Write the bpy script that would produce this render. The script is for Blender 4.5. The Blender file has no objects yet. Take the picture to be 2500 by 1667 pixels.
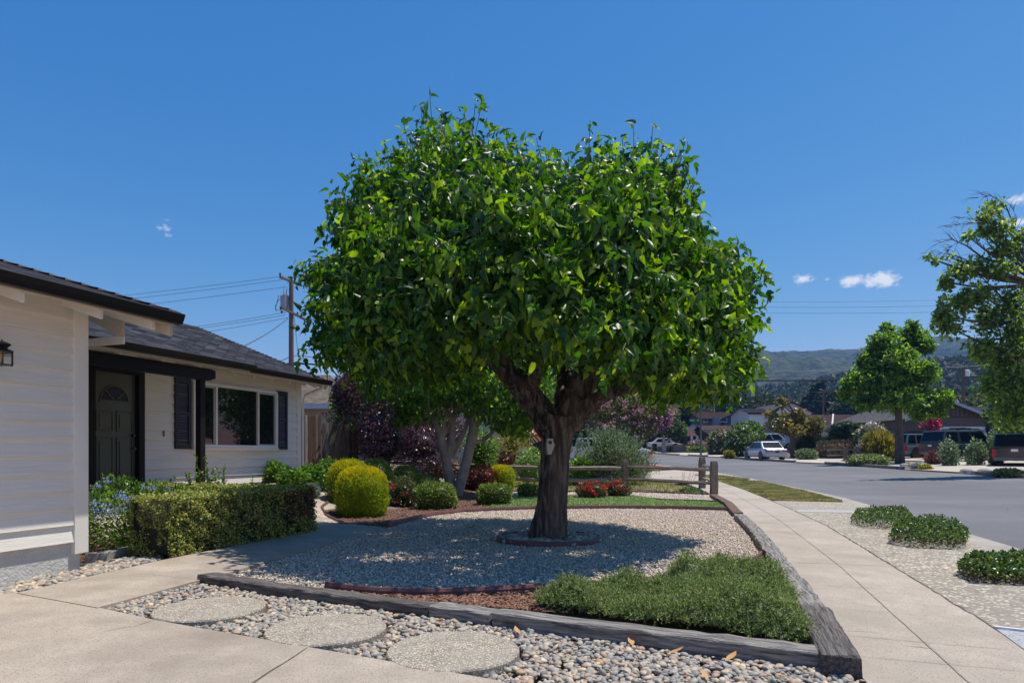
import bpy, bmesh, math, random
import numpy as np
from mathutils import Vector, Matrix, noise

# ------------------------------------------------------------------ camera, sky, sun
F = 1600.0; CX = 1250.0; HY = 1103.0; CH = 1.30       # focal in photo pixels, principal column, horizon row, eye height
scene = bpy.context.scene
cam_data = bpy.data.cameras.new('camera'); cam = bpy.data.objects.new('camera', cam_data)
scene.collection.objects.link(cam); scene.camera = cam
cam.location = (0, 0, CH); cam.rotation_euler = (math.radians(90), 0, 0)
cam_data.sensor_width = 36; cam_data.lens = F / 2500 * 36
cam_data.shift_y = (HY - 833.5) / 2500; cam_data.clip_start = 0.05; cam_data.clip_end = 6000

SUN_EL, SUN_AZ = 70.8, 77.0                            # azimuth clockwise from +Y
world = bpy.data.worlds.new("World"); scene.world = world; world.use_nodes = True
wn, wl = world.node_tree.nodes, world.node_tree.links
wn.clear()
w_out = wn.new('ShaderNodeOutputWorld'); w_bg = wn.new('ShaderNodeBackground'); w_sky = wn.new('ShaderNodeTexSky')
w_sky.sky_type = 'NISHITA'; w_sky.sun_disc = False
w_sky.sun_elevation = math.radians(SUN_EL); w_sky.sun_rotation = math.radians(SUN_AZ)
w_sky.altitude = 400; w_sky.air_density = 1.0; w_sky.dust_density = 0.3; w_sky.ozone_density = 3.0
w_bg.inputs['Strength'].default_value = 0.10
w_hsv = wn.new('ShaderNodeHueSaturation'); w_hsv.inputs['Saturation'].default_value = 1.12
wl.new(w_sky.outputs[0], w_hsv.inputs['Color'])
w_sep = wn.new('ShaderNodeSeparateColor'); w_com = wn.new('ShaderNodeCombineColor'); wl.new(w_hsv.outputs[0], w_sep.inputs[0])
for i, (gain, pw) in enumerate(((.647, 1.65), (1.17, 1.0), (2.50, .59))):     # the deep clear blue of a polarised summer sky
    p_ = wn.new('ShaderNodeMath'); p_.operation = 'POWER'; p_.inputs[1].default_value = pw; wl.new(w_sep.outputs[i], p_.inputs[0])
    q_ = wn.new('ShaderNodeMath'); q_.operation = 'MULTIPLY'; q_.inputs[1].default_value = gain; wl.new(p_.outputs[0], q_.inputs[0]); wl.new(q_.outputs[0], w_com.inputs[i])
wl.new(w_com.outputs[0], w_bg.inputs['Color'])
w_tc = wn.new('ShaderNodeTexCoord')
def wmath(op, a, b=None, clamp=False):
    n = wn.new('ShaderNodeMath'); n.operation = op; n.use_clamp = clamp
    for i, v in enumerate((a, b)):
        if v is None: continue
        if isinstance(v, (int, float)): n.inputs[i].default_value = v
        else: wl.new(v, n.inputs[i])
    return n.outputs[0]
w_noise = wn.new('ShaderNodeTexNoise'); w_noise.inputs['Scale'].default_value = 75; w_noise.inputs['Detail'].default_value = 7
w_noise.inputs['Roughness'].default_value = 0.62
w_map = wn.new('ShaderNodeMapping'); w_map.inputs['Scale'].default_value = (1, 1, 1.6)
wl.new(w_tc.outputs['Generated'], w_map.inputs[0]); wl.new(w_map.outputs[0], w_noise.inputs['Vector'])
cloud_mask = None
for px, py, rx, rz, den in ((405, 556, 30, 30, .6), (632, 558, 20, 13, .35), (1958, 683, 42, 22, .8), (2018, 681, 16, 8, .45), (2080, 686, 42, 22, 1.3),
                            (2150, 682, 52, 27, 1.5), (2190, 694, 16, 16, .7), (2490, 487, 52, 22, .9), (2500, 542, 50, 18, .95), (2370, 30, 40, 20, .2)):
    d = Vector(((px - CX) / F, 1, (HY - py) / F)); L = d.length; d.normalize()
    sub = wn.new('ShaderNodeVectorMath'); sub.operation = 'SUBTRACT'; sub.inputs[1].default_value = d
    wl.new(w_tc.outputs['Generated'], sub.inputs[0])
    mul = wn.new('ShaderNodeVectorMath'); mul.operation = 'MULTIPLY'
    mul.inputs[1].default_value = (F * L / rx, F * L / rx, F * L / rz); wl.new(sub.outputs[0], mul.inputs[0])
    ln = wn.new('ShaderNodeVectorMath'); ln.operation = 'LENGTH'; wl.new(mul.outputs[0], ln.inputs[0])
    m = wmath('SUBTRACT', 1.0, ln.outputs['Value'], True)
    m = wmath('MULTIPLY', m, den)
    cloud_mask = m if cloud_mask is None else wmath('MAXIMUM', cloud_mask, m)
cm = wmath('MULTIPLY', wmath('SUBTRACT', wmath('ADD', wmath('MULTIPLY', cloud_mask, 0.75), wmath('MULTIPLY', w_noise.outputs[0], 1.5)), 0.98), 2.2, True)
cm = wmath('MULTIPLY', cm, wmath('MULTIPLY', cloud_mask, 3.0, True), True)
w_cl = wn.new('ShaderNodeBackground'); w_cl.inputs['Color'].default_value = (0.86, 0.90, 0.97, 1); w_cl.inputs['Strength'].default_value = 0.95
w_mix = wn.new('ShaderNodeMixShader'); wl.new(cm, w_mix.inputs[0]); wl.new(w_bg.outputs[0], w_mix.inputs[1]); wl.new(w_cl.outputs[0], w_mix.inputs[2])
wl.new(w_mix.outputs[0], w_out.inputs['Surface'])

sd = bpy.data.lights.new('sun', 'SUN'); sd.energy = 5.0; sd.angle = math.radians(0.5); sd.color = (1.0, 0.94, 0.84)
sun = bpy.data.objects.new('sun', sd); scene.collection.objects.link(sun)
e, a = math.radians(SUN_EL), math.radians(SUN_AZ)
sun.rotation_euler = Vector((math.sin(a) * math.cos(e), math.cos(a) * math.cos(e), math.sin(e))).to_track_quat('Z', 'Y').to_euler()
sun.location = (20, 20, 60)
scene.view_settings.view_transform = 'Standard'; scene.view_settings.look = 'None'
scene.view_settings.exposure = 0.04; scene.view_settings.gamma = 1.0
try:
    scene.cycles.max_bounces = 8; scene.cycles.diffuse_bounces = 4; scene.cycles.glossy_bounces = 3
    scene.cycles.transmission_bounces = 4; scene.cycles.transparent_max_bounces = 6; scene.cycles.volume_bounces = 0
    scene.cycles.caustics_reflective = False; scene.cycles.caustics_refractive = False
except Exception: pass

# ------------------------------------------------------------------ terrain and pixel-to-ground helper
rng = np.random.default_rng(7); random.seed(7)
def ss(t):
    t = min(1.0, max(0.0, t)); return t * t * (3 - 2 * t)
def g(x, y):
    v = -.948 * x + .317 * y
    h = .017 * max(0, min(y, 130) - 22) + .01 * max(0, y - 130)
    h += .02 * max(0, min(x, 45) - 12) * ss((y - 5) / 20)
    h += .6 * ss((v - 7.3) / 3) * (1 - ss((y - 20.3) / 2.5))
    h += .75 * ss((y - 25.5) / 4) * ss((2 - x) / 4)
    return h
def G(px, py, h=0.0):
    k = (py - HY) / F; kx = (px - CX) / F
    f = lambda y: CH - k * y - g(kx * y, y) - h
    y0, y = 1.0, 1.0
    while y < 600 and f(y) > 0:
        y0 = y; y *= 1.02
    for _ in range(30):
        m = (y0 + y) / 2
        if f(m) > 0: y0 = m
        else: y = m
    return Vector((kx * y, y, g(kx * y, y)))
def at(px, py, y): return Vector(((px - CX) / F * y, y, CH - (py - HY) / F * y))

# ------------------------------------------------------------------ object helpers
COL = scene.collection
def tag(o, label=None, cat=None, group=None, kind=None):
    if label: o['label'] = label
    if cat: o['category'] = cat
    if group: o['group'] = group
    if kind: o['kind'] = kind
    return o
def thing(name, label, cat, loc=(0, 0, 0), rotz=0.0, group=None):
    o = bpy.data.objects.new(name, None); COL.objects.link(o); o.empty_display_size = .2
    o.location = loc; o.rotation_euler = (0, 0, rotz)
    return tag(o, label, cat, group)
class MB:
    def __init__(s): s.v = []; s.f = []
    def add(s, vs, fs):
        n = len(s.v); s.v += [tuple(p) for p in vs]; s.f += [tuple(i + n for i in f) for f in fs]; return s
    def box(s, x0, x1, y0, y1, z0, z1):
        return s.add([(x0, y0, z0), (x1, y0, z0), (x1, y1, z0), (x0, y1, z0), (x0, y0, z1), (x1, y0, z1), (x1, y1, z1), (x0, y1, z1)],
                     [(0, 3, 2, 1), (4, 5, 6, 7), (0, 1, 5, 4), (1, 2, 6, 5), (2, 3, 7, 6), (3, 0, 4, 7)])
    def beam(s, a, b, w, h, up=(0, 0, 1)):
        a, b, up = Vector(a), Vector(b), Vector(up); d = (b - a).normalized()
        sx = d.cross(up).normalized() * w / 2; sz = sx.normalized().cross(d).normalized() * h / 2
        vs = [p + i * sx + j * sz for p in (a, b) for i, j in ((-1, -1), (1, -1), (1, 1), (-1, 1))]
        return s.add(vs, [(0, 1, 2, 3), (7, 6, 5, 4), (0, 4, 5, 1), (1, 5, 6, 2), (2, 6, 7, 3), (3, 7, 4, 0)])
    def prism(s, poly, axis, a, b):
        """poly: 2-D points; axis 0/1/2 = extrusion axis from a to b."""
        n = len(poly); vs = []
        for t in (a, b):
            for p, q in poly:
                vs.append({0: (t, p, q), 1: (p, t, q), 2: (p, q, t)}[axis])
        fs = [tuple(range(n))[::-1], tuple(range(n, 2 * n))] + [(i, (i + 1) % n, n + (i + 1) % n, n + i) for i in range(n)]
        return s.add(vs, fs)
    def tube(s, pts, rad, seg=8, cap=True, jit=0.0):
        pts = [Vector(p) for p in pts]
        if isinstance(rad, (int, float)): rad = [rad] * len(pts)
        vs = []; ref = Vector((1, 0, 0)) if abs((pts[-1] - pts[0]).normalized().x) < .8 else Vector((0, 0, 1))
        for i, p in enumerate(pts):
            d = (pts[min(i + 1, len(pts) - 1)] - pts[max(i - 1, 0)]).normalized()
            x = (ref - d * ref.dot(d)).normalized(); y = d.cross(x)
            for k in range(seg):
                t = 2 * math.pi * k / seg
                r = rad[i] * (1 + (random.random() - .5) * jit)
                vs.append(p + (x * math.cos(t) + y * math.sin(t)) * r)
        fs = [(i * seg + k, i * seg + (k + 1) % seg, (i + 1) * seg + (k + 1) % seg, (i + 1) * seg + k) for i in range(len(pts) - 1) for k in range(seg)]
        if cap: fs += [tuple(range(seg))[::-1], tuple((len(pts) - 1) * seg + k for k in range(seg))]
        return s.add(vs, fs)
    def lathe(s, prof, seg=16, c=(0, 0)):
        vs = [(c[0] + r * math.cos(2 * math.pi * k / seg), c[1] + r * math.sin(2 * math.pi * k / seg), z) for r, z in prof for k in range(seg)]
        fs = [(i * seg + k, i * seg + (k + 1) % seg, (i + 1) * seg + (k + 1) % seg, (i + 1) * seg + k) for i in range(len(prof) - 1) for k in range(seg)]
        fs += [tuple(range(seg))[::-1], tuple((len(prof) - 1) * seg + k for k in range(seg))]
        return s.add(vs, fs)
def link(name, me, m, parent=None):
    o = bpy.data.objects.new(name, me); COL.objects.link(o)
    if m: me.materials.append(m)
    if parent: o.parent = parent
    return o
def obj(name, mb, m, parent=None, smooth=False, bevel=0, loc=None):
    me = bpy.data.meshes.new(name); me.from_pydata(mb.v, [], mb.f); me.update()
    if smooth: me.polygons.foreach_set('use_smooth', [True] * len(me.polygons))
    o = link(name, me, m, parent)
    if loc is not None: o.location = loc
    if bevel:
        b = o.modifiers.new('bevel', 'BEVEL'); b.width = bevel; b.segments = 2; b.limit_method = 'ANGLE'; b.angle_limit = math.radians(35)
    return o
def np_mesh(name, V, T, m, parent=None, smooth=False):
    """V (n,3) float, T (k,3 or 4) int -> object. Vertex coordinates are world; a parent's location is taken off."""
    V = np.asarray(V, dtype=np.float32); T = np.asarray(T, dtype=np.int32)
    if parent is not None: V = V - np.array(parent.location, dtype=np.float32)
    me = bpy.data.meshes.new(name); k = T.shape[1]
    me.vertices.add(len(V)); me.vertices.foreach_set('co', V.ravel())
    me.loops.add(T.size); me.loops.foreach_set('vertex_index', T.ravel())
    me.polygons.add(len(T)); me.polygons.foreach_set('loop_start', np.arange(0, T.size, k, dtype=np.int32))
    if smooth: me.polygons.foreach_set('use_smooth', np.ones(len(T), dtype=bool))
    me.update(calc_edges=True); me.validate()
    return link(name, me, m, parent)
def norm(a): return a / np.maximum(np.linalg.norm(a, axis=-1, keepdims=True), 1e-9)
def frames(ax, nh):
    y = norm(ax); x = norm(np.cross(y, nh)); z = np.cross(x, y)
    return np.stack([x, y, z], axis=-1)
def batch(tv, tf, pos, R, sc):
    tv = np.asarray(tv, float); tf = np.asarray(tf); N, k = len(pos), len(tv)
    sc = np.asarray(sc, float)
    sc = sc[:, None, None] if sc.ndim == 1 else sc[:, None, :]
    V = pos[:, None, :] + np.einsum('nij,nkj->nki', R, tv[None] * sc)
    T = tf[None] + (np.arange(N) * k)[:, None, None]
    return V.reshape(-1, 3), T.reshape(-1, tf.shape[1])
def cat(*parts):
    Vs, Ts, n = [], [], 0
    for V, T in parts:
        Vs.append(V); Ts.append(T + n); n += len(V)
    return np.concatenate(Vs), np.concatenate(Ts)
def in_poly(pts, poly):
    x, y = pts[:, 0], pts[:, 1]; r = np.zeros(len(pts), bool); n = len(poly)
    for i in range(n):
        x1, y1 = poly[i]; x2, y2 = poly[(i + 1) % n]
        c = ((y1 > y) != (y2 > y)) & (x < (x2 - x1) * (y - y1) / (y2 - y1 + 1e-12) + x1)
        r ^= c
    return r
def sample_poly(poly, n):
    poly = np.array(poly); lo, hi = poly.min(0), poly.max(0); out = []; tot = 0
    while tot < n:
        p = lo + rng.random((n * 2, 2)) * (hi - lo); p = p[in_poly(p, poly)]; out.append(p); tot += len(p)
    return np.concatenate(out)[:n]
def area(poly):
    return abs(sum(poly[i][0] * poly[(i + 1) % len(poly)][1] - poly[(i + 1) % len(poly)][0] * poly[i][1] for i in range(len(poly)))) / 2
gv = np.vectorize(g)
def icos(sub):
    bm = bmesh.new(); bmesh.ops.create_icosphere(bm, subdivisions=sub, radius=1)
    V = np.array([v.co[:] for v in bm.verts]); T = np.array([[v.index for v in f.verts] for f in bm.faces]); bm.free(); return V, T
ICO1, ICO2, ICO3, ICO4 = icos(1), icos(2), icos(3), icos(4)
def lump(d, f=2.2, seed=0):
    r = np.random.default_rng(seed); o = np.zeros(len(d))
    for k in range(5):
        w = norm(r.normal(size=3)) * f * (1 + .5 * k); o += np.sin(d @ w + r.random() * 6.28) / (1 + .45 * k)
    return o / 2.6

# ------------------------------------------------------------------ materials
def rgb(c): return (c[0], c[1], c[2], 1.0)
MC = {}
def mat(name, c, c2=None, rough=.7, ns=4.0, island=None, bump=0.0, bs=40.0, metal=0.0, stretch=(1, 1, 1), spec=.5,
        speck=None, big=None, trans=None, coord='Object', detail=5, ramp=(.35, .65), bdist=.01, coat=0):
    """c/c2: noise-mixed colours; island: colour mixed in by a random number per loose piece; speck: (colour, scale, threshold); big: (colour, scale, amount)."""
    if name in MC: return MC[name]
    m = bpy.data.materials.new(name); m.use_nodes = True; N, L = m.node_tree.nodes, m.node_tree.links
    b = N['Principled BSDF']; out = N['Material Output']
    b.inputs['Roughness'].default_value = rough; b.inputs['Metallic'].default_value = metal
    b.inputs['Specular IOR Level'].default_value = spec
    if coat: b.inputs['Coat Weight'].default_value = coat; b.inputs['Coat Roughness'].default_value = .08
    tc = N.new('ShaderNodeTexCoord'); mp = N.new('ShaderNodeMapping'); mp.inputs['Scale'].default_value = stretch
    L.new(tc.outputs[coord], mp.inputs[0])
    def mixc(fac, a_, b_):
        x = N.new('ShaderNodeMix'); x.data_type = 'RGBA'
        for i, v in ((0, fac), (6, a_), (7, b_)):
            if isinstance(v, bpy.types.NodeSocket): L.new(v, x.inputs[i])
            elif i == 0: x.inputs[0].default_value = v
            else: x.inputs[i].default_value = rgb(v)
        return x.outputs[2]
    def noise_(s, det, lo, hi):
        n = N.new('ShaderNodeTexNoise'); n.inputs['Scale'].default_value = s; n.inputs['Detail'].default_value = det
        n.inputs['Roughness'].default_value = .6; L.new(mp.outputs[0], n.inputs['Vector'])
        r = N.new('ShaderNodeMapRange'); r.inputs[1].default_value = lo; r.inputs[2].default_value = hi; L.new(n.outputs[0], r.inputs[0]); return r.outputs[0]
    col = c
    if c2 is not None: col = mixc(noise_(ns, detail, *ramp), c, c2)
    if island is not None:
        ge = N.new('ShaderNodeNewGeometry')
        cols = island if isinstance(island[0], (tuple, list)) else [island]
        r = N.new('ShaderNodeValToRGB'); r.color_ramp.interpolation = 'LINEAR'; L.new(ge.outputs['Random Per Island'], r.inputs[0])
        al = [c] + list(cols); r.color_ramp.elements[0].color = rgb(al[0]); r.color_ramp.elements[1].color = rgb(al[-1])
        for i in range(1, len(al) - 1):
            el = r.color_ramp.elements.new(i / (len(al) - 1)); el.color = rgb(al[i])
        col = mixc(.25, r.outputs[0], col) if c2 is not None else r.outputs[0]
    if speck is not None:
        sc_, ssz, th = speck
        vo = N.new('ShaderNodeTexVoronoi'); vo.inputs['Scale'].default_value = ssz; L.new(mp.outputs[0], vo.inputs['Vector'])
        sp = N.new('ShaderNodeSeparateColor'); L.new(vo.outputs['Color'], sp.inputs[0])
        gt = N.new('ShaderNodeMath'); gt.operation = 'GREATER_THAN'; gt.inputs[1].default_value = th; L.new(sp.outputs[0], gt.inputs[0])
        lt = N.new('ShaderNodeMath'); lt.operation = 'LESS_THAN'; lt.inputs[1].default_value = .42; L.new(vo.outputs['Distance'], lt.inputs[0])
        mu = N.new('ShaderNodeMath'); mu.operation = 'MULTIPLY'; L.new(gt.outputs[0], mu.inputs[0]); L.new(lt.outputs[0], mu.inputs[1])
        shade = mixc(sp.outputs[1], tuple(k * .6 for k in sc_), sc_)
        col = mixc(mu.outputs[0], col, shade)
    if big is not None:
        bc, bsz, amt = big; r = noise_(bsz, 4, .42, .68)
        mu = N.new('ShaderNodeMath'); mu.operation = 'MULTIPLY'; mu.inputs[1].default_value = amt; L.new(r, mu.inputs[0])
        col = mixc(mu.outputs[0], col, bc)
    if isinstance(col, bpy.types.NodeSocket): L.new(col, b.inputs['Base Color'])
    else: b.inputs['Base Color'].default_value = rgb(col)
    if bump:
        n = N.new('ShaderNodeTexNoise'); n.inputs['Scale'].default_value = bs; n.inputs['Detail'].default_value = 6; L.new(mp.outputs[0], n.inputs['Vector'])
        bp = N.new('ShaderNodeBump'); bp.inputs['Strength'].default_value = bump; bp.inputs['Distance'].default_value = bdist
        L.new(n.outputs[0], bp.inputs['Height']); L.new(bp.outputs[0], b.inputs['Normal'])
    if trans is not None:
        t = N.new('ShaderNodeBsdfTranslucent'); fac, gain = trans
        if isinstance(col, bpy.types.NodeSocket):
            v = N.new('ShaderNodeVectorMath'); v.operation = 'MULTIPLY'; v.inputs[1].default_value = gain; L.new(col, v.inputs[0]); L.new(v.outputs[0], t.inputs['Color'])
        else: t.inputs['Color'].default_value = rgb(tuple(min(1, k * q) for k, q in zip(col, gain)))
        ms = N.new('ShaderNodeMixShader'); ms.inputs[0].default_value = fac
        L.new(b.outputs[0], ms.inputs[1]); L.new(t.outputs[0], ms.inputs[2]); L.new(ms.outputs[0], out.inputs['Surface'])
    MC[name] = m; return m
def leafmat(name, dark, light, fac=.42, gain=(2.6, 2.9, 1.2), rough=.42, spec=.5, mid=None):
    return mat(name, dark, island=[mid, light] if mid else [light], rough=rough, trans=(fac, gain), spec=spec)

CONCRETE = mat('concrete', (.50, .422, .34), (.40, .337, .27), rough=.9, ns=2.6, bump=.8, bs=160, bdist=.006, speck=((.30, .26, .21), 95, .62), big=((.25, .205, .16), .8, .75), detail=9)
WALKC = mat('walk_concrete', (.51, .433, .352), (.41, .35, .285), rough=.9, ns=2.8, bump=.8, bs=160, bdist=.006, speck=((.31, .27, .22), 95, .62), big=((.30, .26, .21), .6, .7), detail=9)
JOINT = mat('joint_dirt', (.075, .062, .05), (.15, .125, .10), rough=1, ns=14)
SEAM = mat('seam_dirt', (.24, .215, .18), (.34, .30, .25), rough=1, ns=9)
ASPHALT = mat('asphalt', (.140, .138, .140), (.118, .117, .120), rough=.85, ns=.6, bump=.6, bs=260, bdist=.004, speck=((.23, .23, .235), 90, .86), big=((.19, .188, .19), .16, .8), detail=9)
GUTTER = mat('gutter_concrete', (.42, .38, .32), (.33, .30, .26), rough=.9, ns=2.2, bump=.5, bs=160, bdist=.004, big=((.26, .23, .2), 1.3, .6))
AGG = mat('pebble_aggregate', (.26, .225, .18), (.36, .315, .26), rough=.9, ns=5, bump=.9, bs=120, bdist=.008, speck=((.84, .72, .54), 26, .36), big=((.21, .195, .17), .9, .35))
PAVER = mat('paver_aggregate', (.25, .215, .17), (.36, .32, .26), rough=.9, ns=9, bump=1, bs=120, bdist=.010, speck=((.80, .69, .53), 68, .22), big=((.3, .28, .25), 2.2, .3))
DIRT = mat('dirt', (.16, .125, .09), (.24, .20, .145), rough=1, ns=.5, bump=.6, bs=30, big=((.12, .13, .06), .12, .6))
GRAVELBASE = mat('gravel_base', (.34, .285, .21), (.48, .41, .31), rough=1, ns=30, bump=1, bs=70, bdist=.02, speck=((.62, .55, .45), 38, .45))
MULCH = mat('mulch_base', (.085, .045, .03), (.16, .09, .06), rough=1, ns=22, bump=1, bs=60, bdist=.02)
STRAW = mat('dry_ground', (.30, .22, .14), (.22, .20, .10), rough=1, ns=2.2, bump=.8, bs=50, bdist=.02, big=((.13, .16, .05), .5, .7))
TIMBER = mat('weathered_timber', (.060, .054, .052), (.19, .175, .165), rough=.95, ns=5, stretch=(1, 1, 1), bump=1, bs=26, bdist=.02, detail=9)
WHITE = mat('white_paint', (.78, .75, .69), (.72, .69, .64), rough=.6, ns=1.5, bump=.35, bs=18, stretch=(1, 1, 9), bdist=.004)
TRIM = mat('white_trim', (.82, .79, .73), (.76, .73, .67), rough=.55, ns=2, bump=.2, bs=30)
CREAM = mat('cream_eave', (.66, .58, .47), rough=.7)
DARKBROWN = mat('dark_brown_paint', (.010, .007, .0065), (.016, .011, .010), rough=.55, spec=.25, ns=6, bump=.3, bs=30)
GUTTERM = mat('bronze_gutter', (.009, .0075, .0075), rough=.38, spec=.35)
FOUND = mat('foundation', (.60, .585, .56), (.50, .49, .47), rough=.85, ns=5, bump=.8, bs=35, bdist=.015)
DOORG = mat('green_door', (.085, .092, .062), (.10, .108, .073), rough=.45, ns=3)
BLACK = mat('black_metal', (.012, .011, .011), rough=.4)
CHROME = mat('bright_metal', (.62, .62, .62), rough=.25, metal=1)
GREYM = mat('grey_metal', (.42, .43, .44), rough=.5)
RUBBER = mat('rubber', (.02, .02, .02), rough=.85)
GLASS = mat('dark_glass', (.010, .011, .012), rough=.02, spec=.5); DIMGLASS = mat('dim_glass', (.008, .008, .008), rough=.25, spec=.2)
CARGLASS = mat('car_glass', (.008, .010, .013), rough=.10, spec=.22)
EDGING = mat('red_brown_edging', (.125, .050, .048), (.165, .080, .075), rough=.6, ns=6)
RAILWOOD = mat('grey_rail_wood', (.115, .088, .068), (.25, .20, .16), rough=.95, ns=7, stretch=(1, 1, 1), bump=.9, bs=30, bdist=.015, detail=8)
def shingle(name, c, c2, rows=7.2, cols=3.0, groove=.55):
    if name in MC: return MC[name]
    m = bpy.data.materials.new(name); m.use_nodes = True; N, L = m.node_tree.nodes, m.node_tree.links; b = N['Principled BSDF']; groove = .12
    tc = N.new('ShaderNodeTexCoord'); br = N.new('ShaderNodeTexBrick'); L.new(tc.outputs['UV'], br.inputs['Vector'])
    br.inputs['Color1'].default_value = rgb(c); br.inputs['Color2'].default_value = rgb(c2); br.inputs['Mortar'].default_value = rgb(tuple(k * (1 - groove) for k in c))
    br.inputs['Scale'].default_value = 1; br.inputs['Mortar Size'].default_value = .006; br.inputs['Brick Width'].default_value = 1 / cols; br.inputs['Row Height'].default_value = 1 / rows
    br.inputs['Mortar Smooth'].default_value = .2; br.inputs['Bias'].default_value = 0
    n = N.new('ShaderNodeTexNoise'); n.inputs['Scale'].default_value = 3; n.inputs['Detail'].default_value = 9; L.new(tc.outputs['UV'], n.inputs['Vector'])
    mx = N.new('ShaderNodeMix'); mx.data_type = 'RGBA'; mx.blend_type = 'MULTIPLY'; mx.inputs[0].default_value = .8
    r = N.new('ShaderNodeMapRange'); r.inputs[1].default_value = .3; r.inputs[2].default_value = .7; r.inputs[3].default_value = .6; r.inputs[4].default_value = 1.35; L.new(n.outputs[0], r.inputs[0])
    L.new(br.outputs['Color'], mx.inputs[6]); L.new(r.outputs[0], mx.inputs[7]); L.new(mx.outputs[2], b.inputs['Base Color'])
    bp = N.new('ShaderNodeBump'); bp.inputs['Strength'].default_value = 1; bp.inputs['Distance'].default_value = .02; bp.invert = True
    L.new(br.outputs['Fac'], bp.inputs['Height']); L.new(bp.outputs[0], b.inputs['Normal']); b.inputs['Roughness'].default_value = .85
    MC[name] = m; return m
SH_DARK = shingle('grey_shingle', (.15, .145, .15), (.30, .29, .295))
SH_TAN = shingle('tan_shingle', (.30, .24, .18), (.22, .18, .14), rows=5.5)
SH_BROWN = shingle('brown_shingle', (.20, .11, .085), (.15, .09, .075), rows=4)
SH_GREY2 = shingle('mid_grey_shingle', (.22, .20, .19), (.17, .16, .155), rows=4)
def roof_plane(name, a, b, c, d, m, parent, th=.05):
    """quad a,b (eave), c,d (ridge side); UV in metres so that shingle courses run along the eave. Steps of real geometry per course."""
    a, b, c, d = map(Vector, (a, b, c, d)); nrm = (b - a).cross(d - a).normalized()
    if nrm.z < 0: nrm = -nrm
    L1 = ((d - a).length + (c - b).length) / 2; nc = max(2, int(L1 / .14)); me = bpy.data.meshes.new(name); vs = []; fs = []; uv = []
    for i in range(nc):
        t0, t1 = i / nc, (i + 1) / nc
        p0, p1 = a.lerp(d, t0), b.lerp(c, t0); q0, q1 = a.lerp(d, t1), b.lerp(c, t1)
        k = len(vs); up = nrm * .024
        vs += [p0 + up, p1 + up, q1, q0, p0 - nrm * .002, p1 - nrm * .002]; fs += [(k, k + 1, k + 2, k + 3), (k + 4, k + 5, k + 1, k)]
    n0 = len(vs); vs += [p - nrm * th for p in (a, b, c, d)] + [a, b, c, d]
    fs += [(n0, n0 + 3, n0 + 2, n0 + 1)] + [(n0 + i, n0 + (i + 1) % 4, n0 + 4 + (i + 1) % 4, n0 + 4 + i) for i in range(4)]
    me.from_pydata(vs, [], fs); u = me.uv_layers.new(name='UV'); ex = (b - a).normalized(); ey = nrm.cross(ex)
    for lp in me.loops:
        w = Vector(me.vertices[lp.vertex_index].co) - a; u.data[lp.index].uv = (w.dot(ex), w.dot(ey))
    return link(name, me, m, parent)

def sheet(name, pts, m, h=0.0, cell=2.0, skirt=0.0, parent=None, kind='structure'):
    """A ground sheet over a world-space polygon, cut to a grid and laid on the terrain; skirt = thickness of its edge."""
    bm = bmesh.new(); vs = [bm.verts.new((p[0], p[1], 0)) for p in pts]; f = bm.faces.new(vs)
    if f.normal.z < 0 or f.calc_area() == 0: f.normal_flip()
    bm.normal_update()
    if bm.faces[0:] and list(bm.faces)[0].normal.z < 0: bmesh.ops.reverse_faces(bm, faces=bm.faces[:])
    bmesh.ops.triangulate(bm, faces=bm.faces[:])
    xs = [p[0] for p in pts]; ys = [p[1] for p in pts]
    for ax, lo, hi in ((0, min(xs), max(xs)), (1, min(ys), max(ys))):
        c = math.ceil(lo / cell) * cell
        while c < hi:
            co = (c, 0, 0) if ax == 0 else (0, c, 0); no = (1, 0, 0) if ax == 0 else (0, 1, 0)
            bmesh.ops.bisect_plane(bm, geom=bm.verts[:] + bm.edges[:] + bm.faces[:], plane_co=co, plane_no=no); c += cell
    for v in bm.verts: v.co.z = g(v.co.x, v.co.y) + h
    if skirt:
        be = [e_ for e_ in bm.edges if e_.is_boundary]
        r = bmesh.ops.extrude_edge_only(bm, edges=be)
        for v in r['geom']:
            if isinstance(v, bmesh.types.BMVert): v.co.z -= skirt
    me = bpy.data.meshes.new(name); bm.to_mesh(me); bm.free()
    o = link(name, me, m, parent)
    if kind and not parent: o['kind'] = kind
    return o
def ribbon(pts, w, h0, h1, step=.25, wob=0.0, round_=False):
    """MB of a bar of width w following ground points, from terrain+h0 to terrain+h1."""
    P = [Vector((p[0], p[1])) for p in pts]; Q = []
    for i in range(len(P) - 1):
        n = max(1, int((P[i + 1] - P[i]).length / step))
        for k in range(n): Q.append(P[i].lerp(P[i + 1], k / n))
    Q.append(P[-1]); vs = []; mb = MB()
    for i, p in enumerate(Q):
        d = (Q[min(i + 1, len(Q) - 1)] - Q[max(i - 1, 0)]).normalized(); s_ = Vector((-d.y, d.x)) * w / 2; z = g(p.x, p.y)
        j = lambda: (random.random() - .5) * wob
        if round_: prof = [(-1, h0), (-1, h0 + (h1 - h0) * .7), (-.55, h1), (.55, h1), (1, h0 + (h1 - h0) * .7), (1, h0)]
        else: prof = [(-1, h0), (-1, h1 - .012), (-.88, h1), (.88, h1), (1, h1 - .012), (1, h0)]
        for k, hh in prof: vs.append((p.x + s_.x * k + j(), p.y + s_.y * k + j(), z + hh + (j() if hh > h0 else 0)))
    n = 6; fs = [(i * n + k, i * n + (k + 1) % n, (i + 1) * n + (k + 1) % n, (i + 1) * n + k) for i in range(len(Q) - 1) for k in range(n)]
    fs += [tuple(range(n))[::-1], tuple((len(Q) - 1) * n + k for k in range(n))]
    return mb.add(vs, fs)
def GP(l, h=0.0): return [G(a, b, h).xy for a, b in l]
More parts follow.
